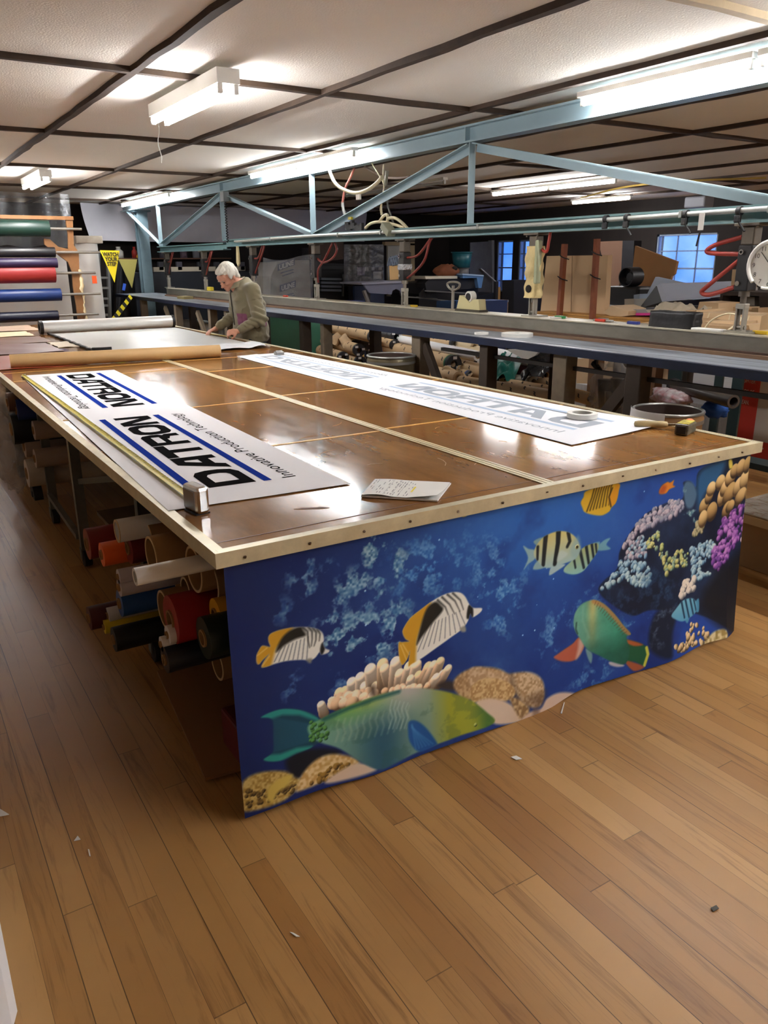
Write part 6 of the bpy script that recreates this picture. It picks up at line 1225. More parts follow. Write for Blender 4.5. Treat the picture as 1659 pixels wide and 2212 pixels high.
b = MB(); a0, a1 = ony(283, 640, 13.0), ony(236, 703, 11.9); b.bar(a0, a1, .07, .003, up=(.8, -.4, .6)); bt = thing('barrier_tape', 'yellow barrier tape with dark bands slanting beside the column', 'tape', a1); b.build('tape', mat('pennant yellow', 'e2cf18', .5), bt)
b = MB()
for i in range(5): t0 = .08+i*.19; b.bar(a0.lerp(a1, t0)+Vector((0, -.006, .0)), a0.lerp(a1, t0+.09)+Vector((0, -.006, .0)), .072, .003, up=(.8, -.4, .6))
b.build('dark_bands', mat('tape black', '1d1c18', .5), bt)
# step ladder / shelf frame right of the white roll
m_alu = mat('grey aluminium', '8b8d8c', .4, .5); ld = thing('step_ladder', 'grey aluminium step ladder by the tall white roll', 'ladder', (2.75, 12.5, 0))
t0, t1 = ony(212, 548, 12.5), ony(232, 545, 12.5); f0, f1 = ony(214, 700, 12.5), ony(236, 700, 12.5)
for t, f in ((t0, f0), (t1, f1)): d = (f-t); q = t+d*((t.z-0)/(t.z-f.z)); MB().bar(t, Vector((q.x, 12.4, 0)), .03, .05).build('rail', m_alu, ld)
for py in (600, 622, 645, 660, 680): a, c = ony(210, py, 12.47), ony(233, py, 12.47); MB().bar(a, c, .06, .03).build('tread', m_alu, ld)
# dark corner with hanging coats, shelf with bottles, long dark machine
dk = mat('near black cloth', '1d1d22', .85, bump=(5, .4)); 
def coat(u, v): return ony(236+34*u, 565+135*v, 14.8+.12*math.sin(9*u)+.06*math.sin(21*u+3*v))
tag(MB().grid(coat, 26, 12, thick=(0, .03, 0)).build('hanging_coats', dk), 'dark coats hanging left of the grey-blue column', 'coat')
b = MB(); q = ony(268, 620, 14.66); b.box(q, (.05, .01, .12), Matrix.Rotation(.3, 3, 'Y')); tag(b.build('blue_rag', mat('bright blue rag', '2f5fd0', .7)), 'small bright blue rag against the dark coats', 'cloth')
SY = 15.55; s0, s1 = ony(250, 558, SY), ony(500, 557, SY); tag(MB().mm((s0.x, SY, s0.z-.02), (s1.x, SY+.3, s0.z+.005)).build('wall_shelf', mat('brown shelf plank', '6a4a38', .7)), 'brown wall shelf of bottles below the grey sheet', 'shelf')
sz = s0.z+.006
def bottle(px, h_, r, c, lab, kind=0, cap='d8d8d0'):
    q = ony(px, 557, SY+.08); root = thing('bottle', lab, 'bottle', (q.x, SY+.1, sz), 'bottles and jars on the wall shelf'); o = (q.x, SY+.1, sz)
    MB().lathe([(0, 0), (r, 0), (r, h_*.6), (r*.45, h_*.78), (r*.4, h_*.84), (0, h_*.84)], o, n=14).build('body', mat('bottle '+c, c, .4), root); b = MB()
    if kind: b.lathe([(r*.3, h_*.84), (r*.3, h_*.95), (0, h_*.95)], o, n=10); b.box((o[0]-.02, o[1], sz+h_*.97), (.09, .03, .03))
    else: b.lathe([(r*.5, h_*.84), (r*.5, h_), (0, h_)], o, n=12)
    b.build('cap', mat('cap '+cap, cap, .4), root)
for a in ((258, .2, .085, 'c9c7be', 'white tub on the wall shelf left of the column', 0, 'c9c7be'), (292, .2, .05, 'a83228', 'red topped white bottle right of the column', 0, 'c23a30'), (300, .07, .07, 'd8a830', 'low yellow bottle on the wall shelf', 0, 'd8a830'), (312, .27, .055, '4fae5c', 'green and white spray bottle on the wall shelf', 1, 'e4e4e0'), (320, .14, .05, '8a9aa4', 'grey blue jar beside the spray bottle', 0), (352, .17, .06, '5a5560', 'dim grey bottle at the right of the shelf', 0), (398, .18, .07, '6a5a66', 'dim mauve bottle above the dark machine', 0), (425, .19, .07, '86868e', 'dim pale bottle near the man on the wall shelf', 0), (441, .15, .05, '3a4a66', 'dim blue bottle near the kinked chord', 0)): bottle(*a)
mc = thing('dark_machine', 'long dark cabinet machine behind the bench, bright strip along its top', 'machine', (6.0, 15.0, 0)); MY = 15.0
a, c = ony(288, 588, MY), ony(600, 592, MY); MB().mm((a.x, MY, .0), (c.x, MY+.45, a.z), bev=.02).build('cabinet', mat('blue black enamel', '1d232c', .45), mc)
a, c = ony(328, 577, MY+.2), ony(505, 585, MY+.2); MB().mm((a.x, MY+.1, c.z), (c.x+.2, MY+.3, a.z)).build('strip', mat('pale metal strip', 'cfc6b0', .25, .3), mc)
for i, px in enumerate((300, 345, 385, 430, 466, 520, 560)): q = ony(px, 575, MY+.2); MB().box((q.x, MY+.15, q.z), (.1, .1, .16), bev=.01).build('fitting', mat('machine fitting %d' % (i % 3), ('2a2b30', '3d3d44', '51505a')[i % 3], .5), mc)
gb_ = MB().mm((3.9, 13.9, .02), (4.7, 14.3, .6)); tag(gb_.build('clear_tub', mat('dull grey tub', '7f8488', .4)), 'dull grey tub beneath the far end of the blue bench', 'tub')
tag(MB().mm((4.36, 11.4, 0), (4.6, 13.2, .7)).build('grey_boards', mat('bleached grey board', '9a9c9c', .7, noise=(4, .4))), 'bleached grey boards stacked under the far end of the bench', 'boards')
gn = thing('green_machine', 'green painted machine base under the bench right of the man', 'machine', (5.1, 10.6, 0)); gm = mat('machine green', '3f7a62', .5, noise=(3, .25))
MB().mm((4.85, 9.75, .42), (5.5, 11.9, 1.0), bev=.02).build('base', gm, gn); MB().mm((4.84, 11.1, .46), (4.86, 11.13, .95)).build('seam', mat('dark green seam', '254a3c', .6), gn); MB().mm((4.9, 9.7, .3), (5.4, 11.9, .44), bev=.02).build('shelf', gm, gn); MB().cyl((4.9, 10.3, .14), (5.3, 10.3, .14), .13, 20).build('wheel', m_blk, gn); MB().mm((4.95, 11.6, 0), (5.4, 11.7, .32)).build('stand', m_blk, gn)
# grey hanging sheet across the end of the shop
def shet(u, v): return Vector((3.42+5.95*u+.1*v*(1-2*u), 15.45+.04*math.sin(8*u+3*v)+.03*math.sin(23*u+5*v), 2.63-.63*v-.02*math.sin(5*u)*v))
tag(MB().grid(shet, 60, 10, thick=(0, .006, 0)).build('grey_sheet', mat('grey hanging sheet', 'e2e2ec', .8, noise=(2, .12))), 'grey sheet hung from the ceiling across the far end', 'sheet')
# ------------------------------------------------------------------ machines and stock beyond the bench, middle
def ys(name, label, cat, pts, y, dep, m, **k): 
    o = slab(name, pts, 'y', y, dep, m, base=k.get('base')); return tag(o, label, cat, k.get('group'))
def xs(name, label, cat, pts, x, dep, m, **k):
    o = slab(name, pts, 'x', x, dep, m, base=k.get('base')); return tag(o, label, cat, k.get('group'))
m_kd = mat('black machine paint', '1a1a1f', .45, noise=(6, .3)); m_bluegrey = mat('dusty violet panel', '6d7086', .5); m_navyp = mat('dark navy plastic', '1d2c4a', .4); m_shade = mat('smoky sheet', '34312f', .25)
# plastic wrapped sacks
uw = thing('wrapped_sacks', 'plastic wrapped sacks printed ULINE beyond the bench', 'sacks', (5.7, 12.2, 0)); UY = 12.0
slab('sacks', [(585, 597), (600, 567), (668, 562), (674, 652), (572, 650)], 'y', UY, .8, mat('grey brown sacks', '6f675c', .5, noise=(4, .4), bump=(6, .6)), uw, base=0)
def unf(u, v): return ony(568+108*u, 556+98*v+6*math.sin(5*u), UY-.05-.05*mnoise.noise((u*5, v*5, 3))-.06*math.sin(PI*u))
MB().grid(unf, 26, 18).build('clear_wrap', film('sack film', 'd6d9e4', .22, .06), uw)
for (p0, p1, hgt) in (((600, 586), (637, 572), 15), ((605, 631), (639, 620), 15)):
    A = ony(*p0, UY-.012); B = ony(*p1, UY-.012); up_ = ony(p0[0], p0[1]-hgt, UY-.012)-A; b = MB().prism([A, B, B+up_, A+up_], (0, .01, 0)); lbk = b.build('label_block', mat('navy label', '20243c', .5), uw)
    vs, fs = text_mesh('ULINE', .1, bold=.004, width=1.0); d = (B-A); t = MB(); t.add([A+d*(.08+.84*v.x)+up_*(.14+v.y/.1*.95)+Vector((0, -.004, 0)) for v in vs], fs); t.build('lettering', mat('label letters', '8f8b86', .5), lbk)
b = MB()
for i in range(3): A = ony(608+2*i, 640+i*4, UY-.012); b.bar(A, ony(634+2*i, 634+i*4, UY-.012), .012, .016)
for i in range(2): b.bar(ony(606+i*4, 590+6*i, UY-.012), ony(634, 582+6*i, UY-.012), .012, .016)
b.build('small_print', mat('navy label', '20243c', .5), uw)
ys('dark_partition', 'tall dark panel behind the wrapped sacks', 'panel', [(668, 535), (690, 535), (690, 655), (668, 655)], 13.3, .3, m_kd, base=0)
sh = thing('tray_rack', 'dim rack with grey trays right of the wrapped sacks', 'rack', (6.9, 12.2, 0))
slab('casing', [(690, 568), (752, 570), (752, 655), (690, 655)], 'y', 12.3, .5, m_kd, sh, base=0)
for i in range(4): slab('tray', [(694, 600+i*8), (738, 601+i*8), (738, 606+i*8), (694, 605+i*8)], 'y', 12.2, .12, mat('grey tray', '6b7280', .4), sh)
slab('trim', [(741, 592), (744, 592), (743, 640), (740, 640)], 'y', 12.25, .04, m_zinc, sh); slab('name_strip', [(693, 575), (742, 575), (742, 582), (693, 582)], 'y', 12.27, .03, mat('dim strip', '2e3036', .5), sh)
ys('brown_upper_panel', 'dark brown wall board above the tray rack', 'board', [(672, 520), (742, 520), (742, 560), (690, 566), (672, 560)], 13.2, .1, mat('dark brown board', '4a382e', .7))
def smk(u, v): return ony(743+86*u, 528+90*v, 11.6+.05*math.sin(7*u)+.02*math.sin(17*u))
tag(MB().grid(smk, 24, 8, thick=(0, .006, 0)).build('smoky_curtain', film('smoky film 2', '45413e', .55, .35)), 'smoky dark clear curtain hanging above the bench middle', 'curtain')
ys('navy_board', 'navy notice board with papers behind the smoky curtain', 'board', [(765, 574), (830, 574), (830, 612), (765, 612)], 12.0, .05, m_navyp, base=0)
for pts, lab, c in (([(772, 577), (789, 577), (788, 594), (773, 595)], 'lilac sheet pinned on the navy board', 'a596c8'), ([(789, 576), (796, 576), (796, 586), (789, 586)], 'small white card beside the lilac sheet', 'd8d8de'), ([(803, 577), (809, 577), (809, 584), (803, 584)], 'left of two small white cards at the top of the navy board', 'd8d8de'), ([(818, 577), (825, 577), (825, 583), (818, 583)], 'right one of two small white cards at the top of the navy board', 'd8d8de'), ([(806, 587), (823, 587), (824, 602), (807, 603)], 'square white sheet on the navy board', 'd0d0d2'), ([(672, 571), (677, 571), (677, 583), (672, 583)], 'white sticker on the tall dark panel', 'd8d4d0')):
    ys('notice', lab, 'paper', pts, 11.97 if pts[0][0] > 700 else 12.55, .01, mat('notice '+c, c, .7), group='papers on the navy board')
ap = thing('violet_table', 'pale violet apron table with an arched cut in front of the door panel', 'table', (7.2, 11.2, 0)); AY = 11.0
arch = [(785, 614), (868, 611), (875, 612), (876, 640), (868, 640), (864, 628), (856, 624), (848, 628), (846, 636), (798, 633)]
slab('apron', arch, 'y', AY, .04, m_bluegrey, ap); slab('top', [(780, 611), (872, 607), (873, 611), (783, 615)], 'y', AY-.02, .7, mat('pale violet top', '9a9cae', .4), ap)
for px in (800, 872): q = ony(px, 632, AY); MB().mm((q.x-.03, AY+.05, 0), (q.x+.03, AY+.11, q.z+.05)).build('leg', m_kd, ap)
q0, q1 = ony(786, 628, 10.6), ony(800, 665, 10.6); q1 = q0+(q1-q0)*(q0.z/(q0.z-q1.z)); b = MB().bar(q0, q1, .05, .04); tag(b.build('leaning_batten', mat('grey batten', '77716c', .7)), 'grey batten leaning left of the violet table', 'batten')
bb = thing('lidded_carton', 'small carton with blue lid low behind the steel bar', 'box', ony(773, 665, 10.4)); slab('carton', [(760, 655), (786, 655), (786, 720), (760, 720)], 'y', 10.4, .2, mat('tan carton', 'b08a4c', .7), bb, base=0); slab('blue_lid', [(759, 650), (787, 650), (787, 655.5), (759, 655.5)], 'y', 10.38, .24, mat('blue lid', '24306c', .5), bb)
# white door panel and its frame
dr = struct(slab('door_1', [(838, 530), (884, 530), (884, 640), (838, 640)], 'y', 13.0, .05, mat('dull white door', 'a5a39a', .6)))
for nm, pts in (('trim_61', [(884, 526), (896, 526), (896, 640), (884, 640)]), ('trim_62', [(832, 522), (896, 522), (896, 530), (832, 530)])): struct(slab(nm, pts, 'y', 12.96, .1, mat('tan door trim', '8d7a58', .6)))
xs('clipboard', 'tan board hung with grey gloves left of the third cylinder', 'board', [(841, 574), (874, 573), (874, 602), (842, 605)], 4.164, .02, mat('tan board', 'b08d58', .6))
def glove(u, v): t = u*PI*1.1; return ony(838+24*u+3*math.sin(6*v), 574-22*math.sin(t)+4*v, 10.85+.03*math.cos(9*u))
gl = MB()
for i in range(4): gl.tube([onx(838+i*5+j*2, 574-18*math.sin(PI*j/6)-i, 4.156) for j in range(7)], .012, 8)
tag(gl.build('grey_gloves', mat('grey glove cloth', '5d6878', .8)), 'grey gloves looped over the tan board', 'gloves')
# black press with things heaped on it
PY = 11.6
bp_ = thing('black_press', 'large black printing press heaped with tubs in the dim middle', 'machine', (8.3, PY, 0))
slab('body', [(905, 650), (905, 635), (925, 612), (1030, 602), (1034, 640), (1070, 632), (1072, 690), (905, 690)], 'y', PY, .9, m_kd, bp_)
slab('hood', [(918, 612), (930, 600), (1030, 598), (1036, 622), (922, 632)], 'y', PY-.06, .3, mat('dark grey hood', '2a2a2d', .4), bp_)
for i, (a, c) in enumerate((((917, 628), (1018, 634)), ((900, 642), (985, 652)), ((862, 640), (944, 646)))): MB().bar(ony(*a, PY-.12), ony(*c, PY-.12), .03, .02).build('bright_rail', m_zinc, bp_)
slab('foot', [(905, 684), (1072, 684), (1072, 760), (905, 760)], 'y', PY+.1, .6, m_kd, bp_)
ys('white_tray', 'white tray lying on the black press', 'tray', [(918, 597), (988, 596), (988, 602), (920, 603)], PY-.1, .5, mat('cream tray', 'cfc9b8', .5))
sg = thing('sack', 'brown sack with open mouth on the white tray', 'bag', ony(965, 597, PY)); c = ony(965, 586, PY+.1)
def sk(u, v): t = u*2*PI; rr = math.sin(PI*(.12+.8*v)); k_ = 1+.12*mnoise.noise((math.cos(t)*2, math.sin(t)*2, v*3)); return c+Vector((.27*rr*math.cos(t)*k_, .16*rr*math.sin(t)*k_, .2*(.5-v)*k_*1.2))
MB().grid(sk, 28, 14).build('cloth', mat('rust sacking', '8e5232', .8, noise=(5, .4), bump=(8, .6)), sg); MB().ell(c+Vector((.08, -.13, .05)), (.06, .03, .04)).build('opening', mat('sack opening', '17110e', .9), sg)
def tub(px, py0, py1, r0, r1, y, label, c, cat='tub', name='tub', rim=None):
    t, bt = ony(px, py0, y), ony(px, py1, y); h_ = t.z-bt.z; root = thing(name, label, cat, bt)
    MB().lathe([(0, 0), (r1, 0), (r0, h_), (r0*.93, h_), (r1*.9, .02), (0, .02)], bt, n=28).build('shell', mat('tub '+c, c, .4), root)
    MB().lathe([(r0, h_-.02), (r0*1.05, h_-.02), (r0*1.05, h_), (r0, h_)], bt, n=28).build('lip', mat('tub lip '+c, c, .45), root)
tub(997, 544, 578, .185, .145, PY+.1, 'big teal plastic bucket on top of the grey pail', '1d5c66', 'bucket', 'bucket'); tub(998, 578, 602, .125, .115, PY+.1, 'dull grey pail under the teal bucket', '6f6a68', 'bucket', 'bucket')
ys('poster_sign', 'small white sign with a circled letter on the dark wall', 'sign', [(978, 531), (1003, 531), (1003, 543), (978, 543)], 15.9, .02, mat('small sign white', 'a8a8a8', .7))
b = MB(); q = ony(991, 541, 15.88); b.tube([q+Vector((.1*math.cos(t), 0, .06*math.sin(t))) for t in np.linspace(0, PI, 10)], .008, 6); vs, fs = text_mesh('R', .1); b.add([q+Vector((v.x-.035, -.004, v.y-.02)) for v in vs], fs); so = b.build('sign_mark', mat('sign ink', '2a2a2a', .6)); tag(so, 'circled R mark on the small white sign', 'mark')
bl = thing('pale_blue_bin', 'pale blue lidded bin tipped on the right end of the press', 'bin', ony(1025, 620, PY)); slab('bin', [(1000, 592), (1045, 596), (1040, 622), (1034, 622), (1030, 600), (1000, 601)], 'y', PY-.15, .3, mat('pale blue plastic', '5d86b8', .4), bl); slab('lid', [(999, 591), (1045, 594), (1045, 597), (999, 594)], 'y', PY-.17, .34, mat('pale lid', 'a9c4e0', .4), bl)
mp_ = thing('metal_sheet', 'tall grey metal sheet leaning by the window pair', 'panel', ony(1040, 620, 12.6)); P = [ony(*p, 12.6) for p in ((1016, 524), (1062, 521), (1064, 650), (1012, 640))]; P[2].z = P[3].z = 0; MB().prism(P, (.02, .05, 0)).build('sheet', mat('dull tin sheet', '6b6a6a', .35, .5, noise=(5, .4)), mp_); slab('edge', [(1062, 519), (1068, 519), (1068, 650), (1063, 650)], 'y', 12.62, .1, m_zinc, mp_)
tag(MB().bar(ony(1038, 580, 12.56), ony(1072, 610, 12.5), .055, .02).build('white_plank', mat('white plank', 'a8acb4', .6)), 'white plank slanting in front of the metal sheet', 'plank')
for pts, lab, c in (([(943, 650), (985, 650), (985, 690), (943, 690)], 'blue plastic bin behind the pallet jack handle', '21406a'), ([(1000, 650), (1015, 648), (1050, 650), (1050, 690), (1000, 690)], 'navy bin right of the tape dispenser', '1b2c55')): xs('storage_bin', lab, 'bin', pts, 7.4, .4, mat('bin '+c, c, .45), group='blue bins behind the bench', base=0)
fd = thing('fibre_barrel', 'tan fibre barrel behind the bench below the window pair', 'drum', ony(1077, 690, 10.0)); a, c = ony(1077, 648, 10.0), ony(1077, 690, 10.0); MB().cyl((a.x, 10.0, 0), (a.x, 10.0, a.z), .155, 30, inner=.145).build('shell', m_fib, fd); MB().cyl((a.x, 10.0, a.z-.03), (a.x, 10.0, a.z), .16, 30, inner=.15).build('hoop', m_zinc, fd)
jk_ = thing('pallet_jack', 'pale pallet jack handle with a looped grip standing behind the bar', 'pallet jack', (6.1, 8.0, 0)); JX = 6.0
lp = [onx(*p, JX) for p in ((979, 628), (970, 622), (966, 614), (970, 610), (979, 609), (988, 610), (993, 614), (990, 622))]; MB().tube(hose_pts(lp+[lp[0]], 5)[:-1], .013, 8, closed=True).build('grip', mat('pale grey enamel', 'b4b0a4', .45), jk_)
a, c = onx(979, 617, JX), onx(977, 690, JX); d_ = c-a; e_ = a+d_*(a.z-.1)/(a.z-c.z); MB().cyl(a, (e_.x, e_.y, .1), .018, 12).build('shaft', mat('pale grey enamel', 'b4b0a4', .45), jk_); MB().mm((JX-.08, e_.y-.1, 0), (JX+.5, e_.y+.1, .14), bev=.02).build('base', m_kd, jk_)
# dark chairs and racks under the window pair
for i, (pts, lab) in enumerate((([(1085, 605), (1110, 605), (1115, 645), (1088, 645)], 'dark chair back below the left window of the pair'), ([(1112, 600), (1140, 598), (1140, 603), (1112, 606)], 'dark shelf edge catching blue window light, upper one'), ([(1120, 617), (1160, 616), (1160, 622), (1120, 624)], 'dark shelf edge catching blue window light, middle one'), ([(1105, 636), (1165, 634), (1165, 641), (1105, 643)], 'dark shelf edge catching blue window light, lowest one'), ([(1110, 650), (1160, 648), (1160, 695), (1110, 695)], 'dark box shape right of the fibre barrel'))): xs('dark_rack', lab, 'rack', pts, 9.0+.31*i, .3, m_kd, group='dark racks below the window pair', base=0)
q0, q1 = onx(1072, 608, 8.2), onx(1069, 690, 8.2); q1 = q0+(q1-q0)*(q0.z/(q0.z-q1.z)); tag(MB().bar(q0, q1, .05, .05).build('dark_pole', m_kd), 'dark pole standing before the fibre barrel', 'pole')
q0 = onx(1077, 620, 8.8); tag(MB().bar(q0, (q0.x, q0.y, .0), .06, .03).build('tan_brush', mat('tan wood', '9a7848', .7)), 'tan wooden brush handle above the fibre barrel', 'brush')
# ------------------------------------------------------------------ cardboard stock on the right
pt_ = thing('pallet_bench', 'yellow wooden pallet bench carrying the upright cardboard', 'pallet', (5.9, 5.3, 0)); m_pine = mat('yellow pine', 'b8843c', .6, noise=(6, .4))
q = [onx(*p, 5.55) for p in ((1160, 676), (1422, 686))]; zt_ = (q[0].z+q[1].z)/2
MB().mm((5.55, q[1].y, zt_-.02), (6.5, q[0].y, zt_+.0), bev=.003).build('deck', m_pine, pt_); MB().mm((5.55, q[1].y, zt_-.1), (5.6, q[0].y, zt_-.021)).build('stringer', m_pine, pt_)
for y in (q[1].y+.06, (q[0].y+q[1].y)/2, q[0].y-.06): MB().mm((5.6, y-.05, 0), (5.7, y+.05, zt_-.021)).build('leg', mat('brown post', '6a4a2c', .7), pt_)
cu = thing('cardboard_sheet', 'large upright sheet of brown cardboard held by two rusty stakes', 'cardboard', (5.75, 5.6, zt_)); Y0, Y1 = onx(1310, 640, 5.72).y, onx(1171, 640, 5.72).y; ZT = onx(1240, 552, 5.72).z
P = [onx(*p, 5.72) for p in ((1181, 553), (1313, 551), (1306, 682), (1167, 676))]; MB().prism(P, (.06, 0, 0)).build('sheet', mat('fresh cardboard', 'c8a880', .7, noise=(1.5, .1)), cu); ln = MB(); a, c = onx(1236, 553, 5.717), onx(1233, 678, 5.717); ln.bar(a, c, .004, .002, up=(1, 0, 0)); ln.build('fold_line', m_boxd, cu)
m_rust = mat('rusty stake', '8a4a2a', .7, noise=(8, .4))
for (a, c, lab) in (((1220, 527), (1208, 690), 'left rusty wooden stake in front of the upright cardboard'), ((1290, 516), (1279, 700), 'right taller rusty wooden stake in front of the upright cardboard')):
    A, B = onx(*a, 5.525), onx(*c, 5.525); d = B-A; B = A+d*(A.z-zt_+.11)/(A.z-B.z); st_ = thing('stake', lab, 'stake', B, 'stakes before the upright cardboard'); MB().bar(A, B, .045, .04).build('post', m_rust, st_)
    for t in (.16, .42): p = A.lerp(B, t); MB().tube([p+Vector((-.03, .03, .02)), p+Vector((-.04, -.02, 0)), p+Vector((.02, -.05, -.02))], .005, 6).build('wire_tie', m_blk, st_)
zt = zt_+.001
xs('cardboard_flap', 'bent cardboard flap lying right of the upright sheet', 'cardboard', [(1302, 676), (1320, 660), (1358, 672), (1356, 682), (1328, 686)], 5.6, .3, m_box)
for i, (pts, lab, c) in enumerate((([(1352, 676), (1422, 676), (1422, 681), (1352, 682)], 'bright pink sheets in the stack on the pallet bench', 'd23a8c'), ([(1340, 669), (1430, 668), (1428, 676), (1345, 676)], 'grey mixed sheets stacked on the pink ones', '8a8684'), ([(1395, 664), (1440, 663), (1440, 668), (1396, 669)], 'dark folded sheet on top of the grey stack', '3a3a3e'))): xs('sheet_stack', lab, 'sheets', pts, 5.7, .5, mat('sheets '+c, c, .6), group='sheet stacks on the pallet bench')
fn = thing('floor_fan', 'black fan shape standing behind the upright cardboard', 'fan', onx(1350, 680, 7.2)); c = onx(1352, 598, 7.2); MB().cyl(c, c+Vector((.18, 0, 0)), .105, 30, inner=.094).build('guard', m_kd, fn); MB().cyl(c+Vector((.06, 0, 0)), c+Vector((.16, 0, 0)), .045, 20).build('motor', m_kd, fn)
for i in range(4): t = i*PI/2+.4; MB().bar(c+Vector((.09, 0, 0)), c+Vector((.09, .09*math.cos(t), .09*math.sin(t))), .08, .008, up=(1, 0, .4)).build('blade', m_kd, fn)
a = onx(1345, 660, 7.2); MB().mm((7.2, a.y-.2, .0), (7.5, a.y+.25, c.z-.104), bev=.03).build('stand', m_kd, fn)
xs('white_carton', 'small white carton behind the pallet bench', 'box', [(1349, 646), (1370, 646), (1370, 668), (1349, 668)], 6.6, .25, mat('white carton card', 'b9b4aa', .7), base=onx(1382, 668, 6.7).z-.001); xs('blue_carton', 'white carton with blue tint right of the small white one', 'box', [(1369, 637), (1382, 635), (1380, 666), (1369, 667)], 6.7, .2, mat('blue white card', 'a9bbd0', .7))
xs('dark_board', 'dim brown board standing behind the fan', 'board', [(1292, 522), (1345, 520), (1348, 560), (1315, 660), (1310, 590)], 9.2, .1, mat('dim brown board', '6b4e3c', .75), base=0); xs('dark_post', 'dark post between the dim board and the leaning cardboard', 'post', [(1345, 520), (1370, 520), (1370, 640), (1345, 640)], 9.0, .15, m_kd, base=0)
xs('leaning_cardboard', 'big torn brown cardboard leaning before the wide window', 'cardboard', [(1372, 531), (1462, 565), (1456, 592), (1450, 596), (1445, 616), (1400, 660), (1384, 660), (1365, 590)], 7.9, .04, mat('leaning card', 'a87a4c', .75, noise=(2, .2)), base=0)
fo_ = thing('foam_sheet', 'folded blue grey foam sheet lying below the wide window', 'foam sheet', onx(1470, 668, 6.6)); mf = mat('blue grey foam', 'c8d6f0', .7, noise=(2, .1)); mfd = mat('slate foam', 'a8b6cc', .75)
A = [onx(1418, 617, 6.75), onx(1580, 612, 7.0), onx(1572, 640, 6.6), onx(1430, 652, 6.25)]; MB().prism(A, (.06, .0, .02)).build('front_fold', mf, fo_)
B = [onx(1416, 598, 7.4), onx(1480, 612, 7.4), onx(1430, 650, 6.9), onx(1382, 668, 6.7)]; MB().prism(B, (.05, 0, .0)).build('back_fold', mfd, fo_); Cq = [onx(1417, 618, 6.72), onx(1430, 652, 6.27), onx(1428, 664, 6.3), onx(1380, 667, 6.62)]; MB().prism(Cq, (.03, 0, 0)).build('side_fold', mat('dark slate foam', '3f4248', .8), fo_)
xs('violet_board', 'dusky violet panel under the foam sheet', 'panel', [(1428, 654), (1560, 642), (1560, 668), (1428, 668)], 7.0, .2, mat('dusky violet', '55536a', .6))
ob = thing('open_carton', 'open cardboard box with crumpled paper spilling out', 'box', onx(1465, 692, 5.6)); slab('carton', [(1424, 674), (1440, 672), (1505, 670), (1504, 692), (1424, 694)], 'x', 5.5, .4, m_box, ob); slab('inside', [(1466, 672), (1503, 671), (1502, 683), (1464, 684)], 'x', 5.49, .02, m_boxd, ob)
c = onx(1462, 672, 5.6)
def pap_(u, v): return c+Vector(((v-.5)*.25, -(u-.5)*.42, .05*math.sin(PI*u)*math.sin(PI*v)+.07*mnoise.noise((u*5, v*5, 1))))
MB().grid(pap_, 18, 14, thick=(0, 0, .004)).build('crumpled_paper', mat('grey packing paper', 'a89c88', .8, bump=(12, .5)), ob)
sk_ = thing('stock_table', 'plain low stock table behind the steel bar carrying the pile of cartons', 'table', (6, 3.3, 0))
MB().mm((4.86, 2.2, 1.03), (5.86, 4.42, 1.06)).build('tabletop', m_boxd, sk_)
for x in (4.95, 5.78):
    for y in (2.3, 4.3): MB().mm((x-.04, y-.04, 0), (x+.04, y+.04, 1.03)).build('leg', m_legd, sk_)
rt_ = thing('rear_table', 'dim table under the folded blue grey foam sheet', 'table', (7.2, 5.3, 0)); zr = onx(1382, 668, 6.7).z-.002
MB().mm((6.55, 3.9, zr-.04), (7.6, 6.6, zr)).build('tabletop', mat('dim grey top', '77767a', .6), rt_)
for x in (6.62, 7.5):
    for y in (4.0, 6.5): MB().mm((x-.04, y-.04, .28), (x+.04, y+.04, zr-.04)).build('leg', m_legd, rt_)
GCb = 'cardboard boxes piled right of the pallet bench'
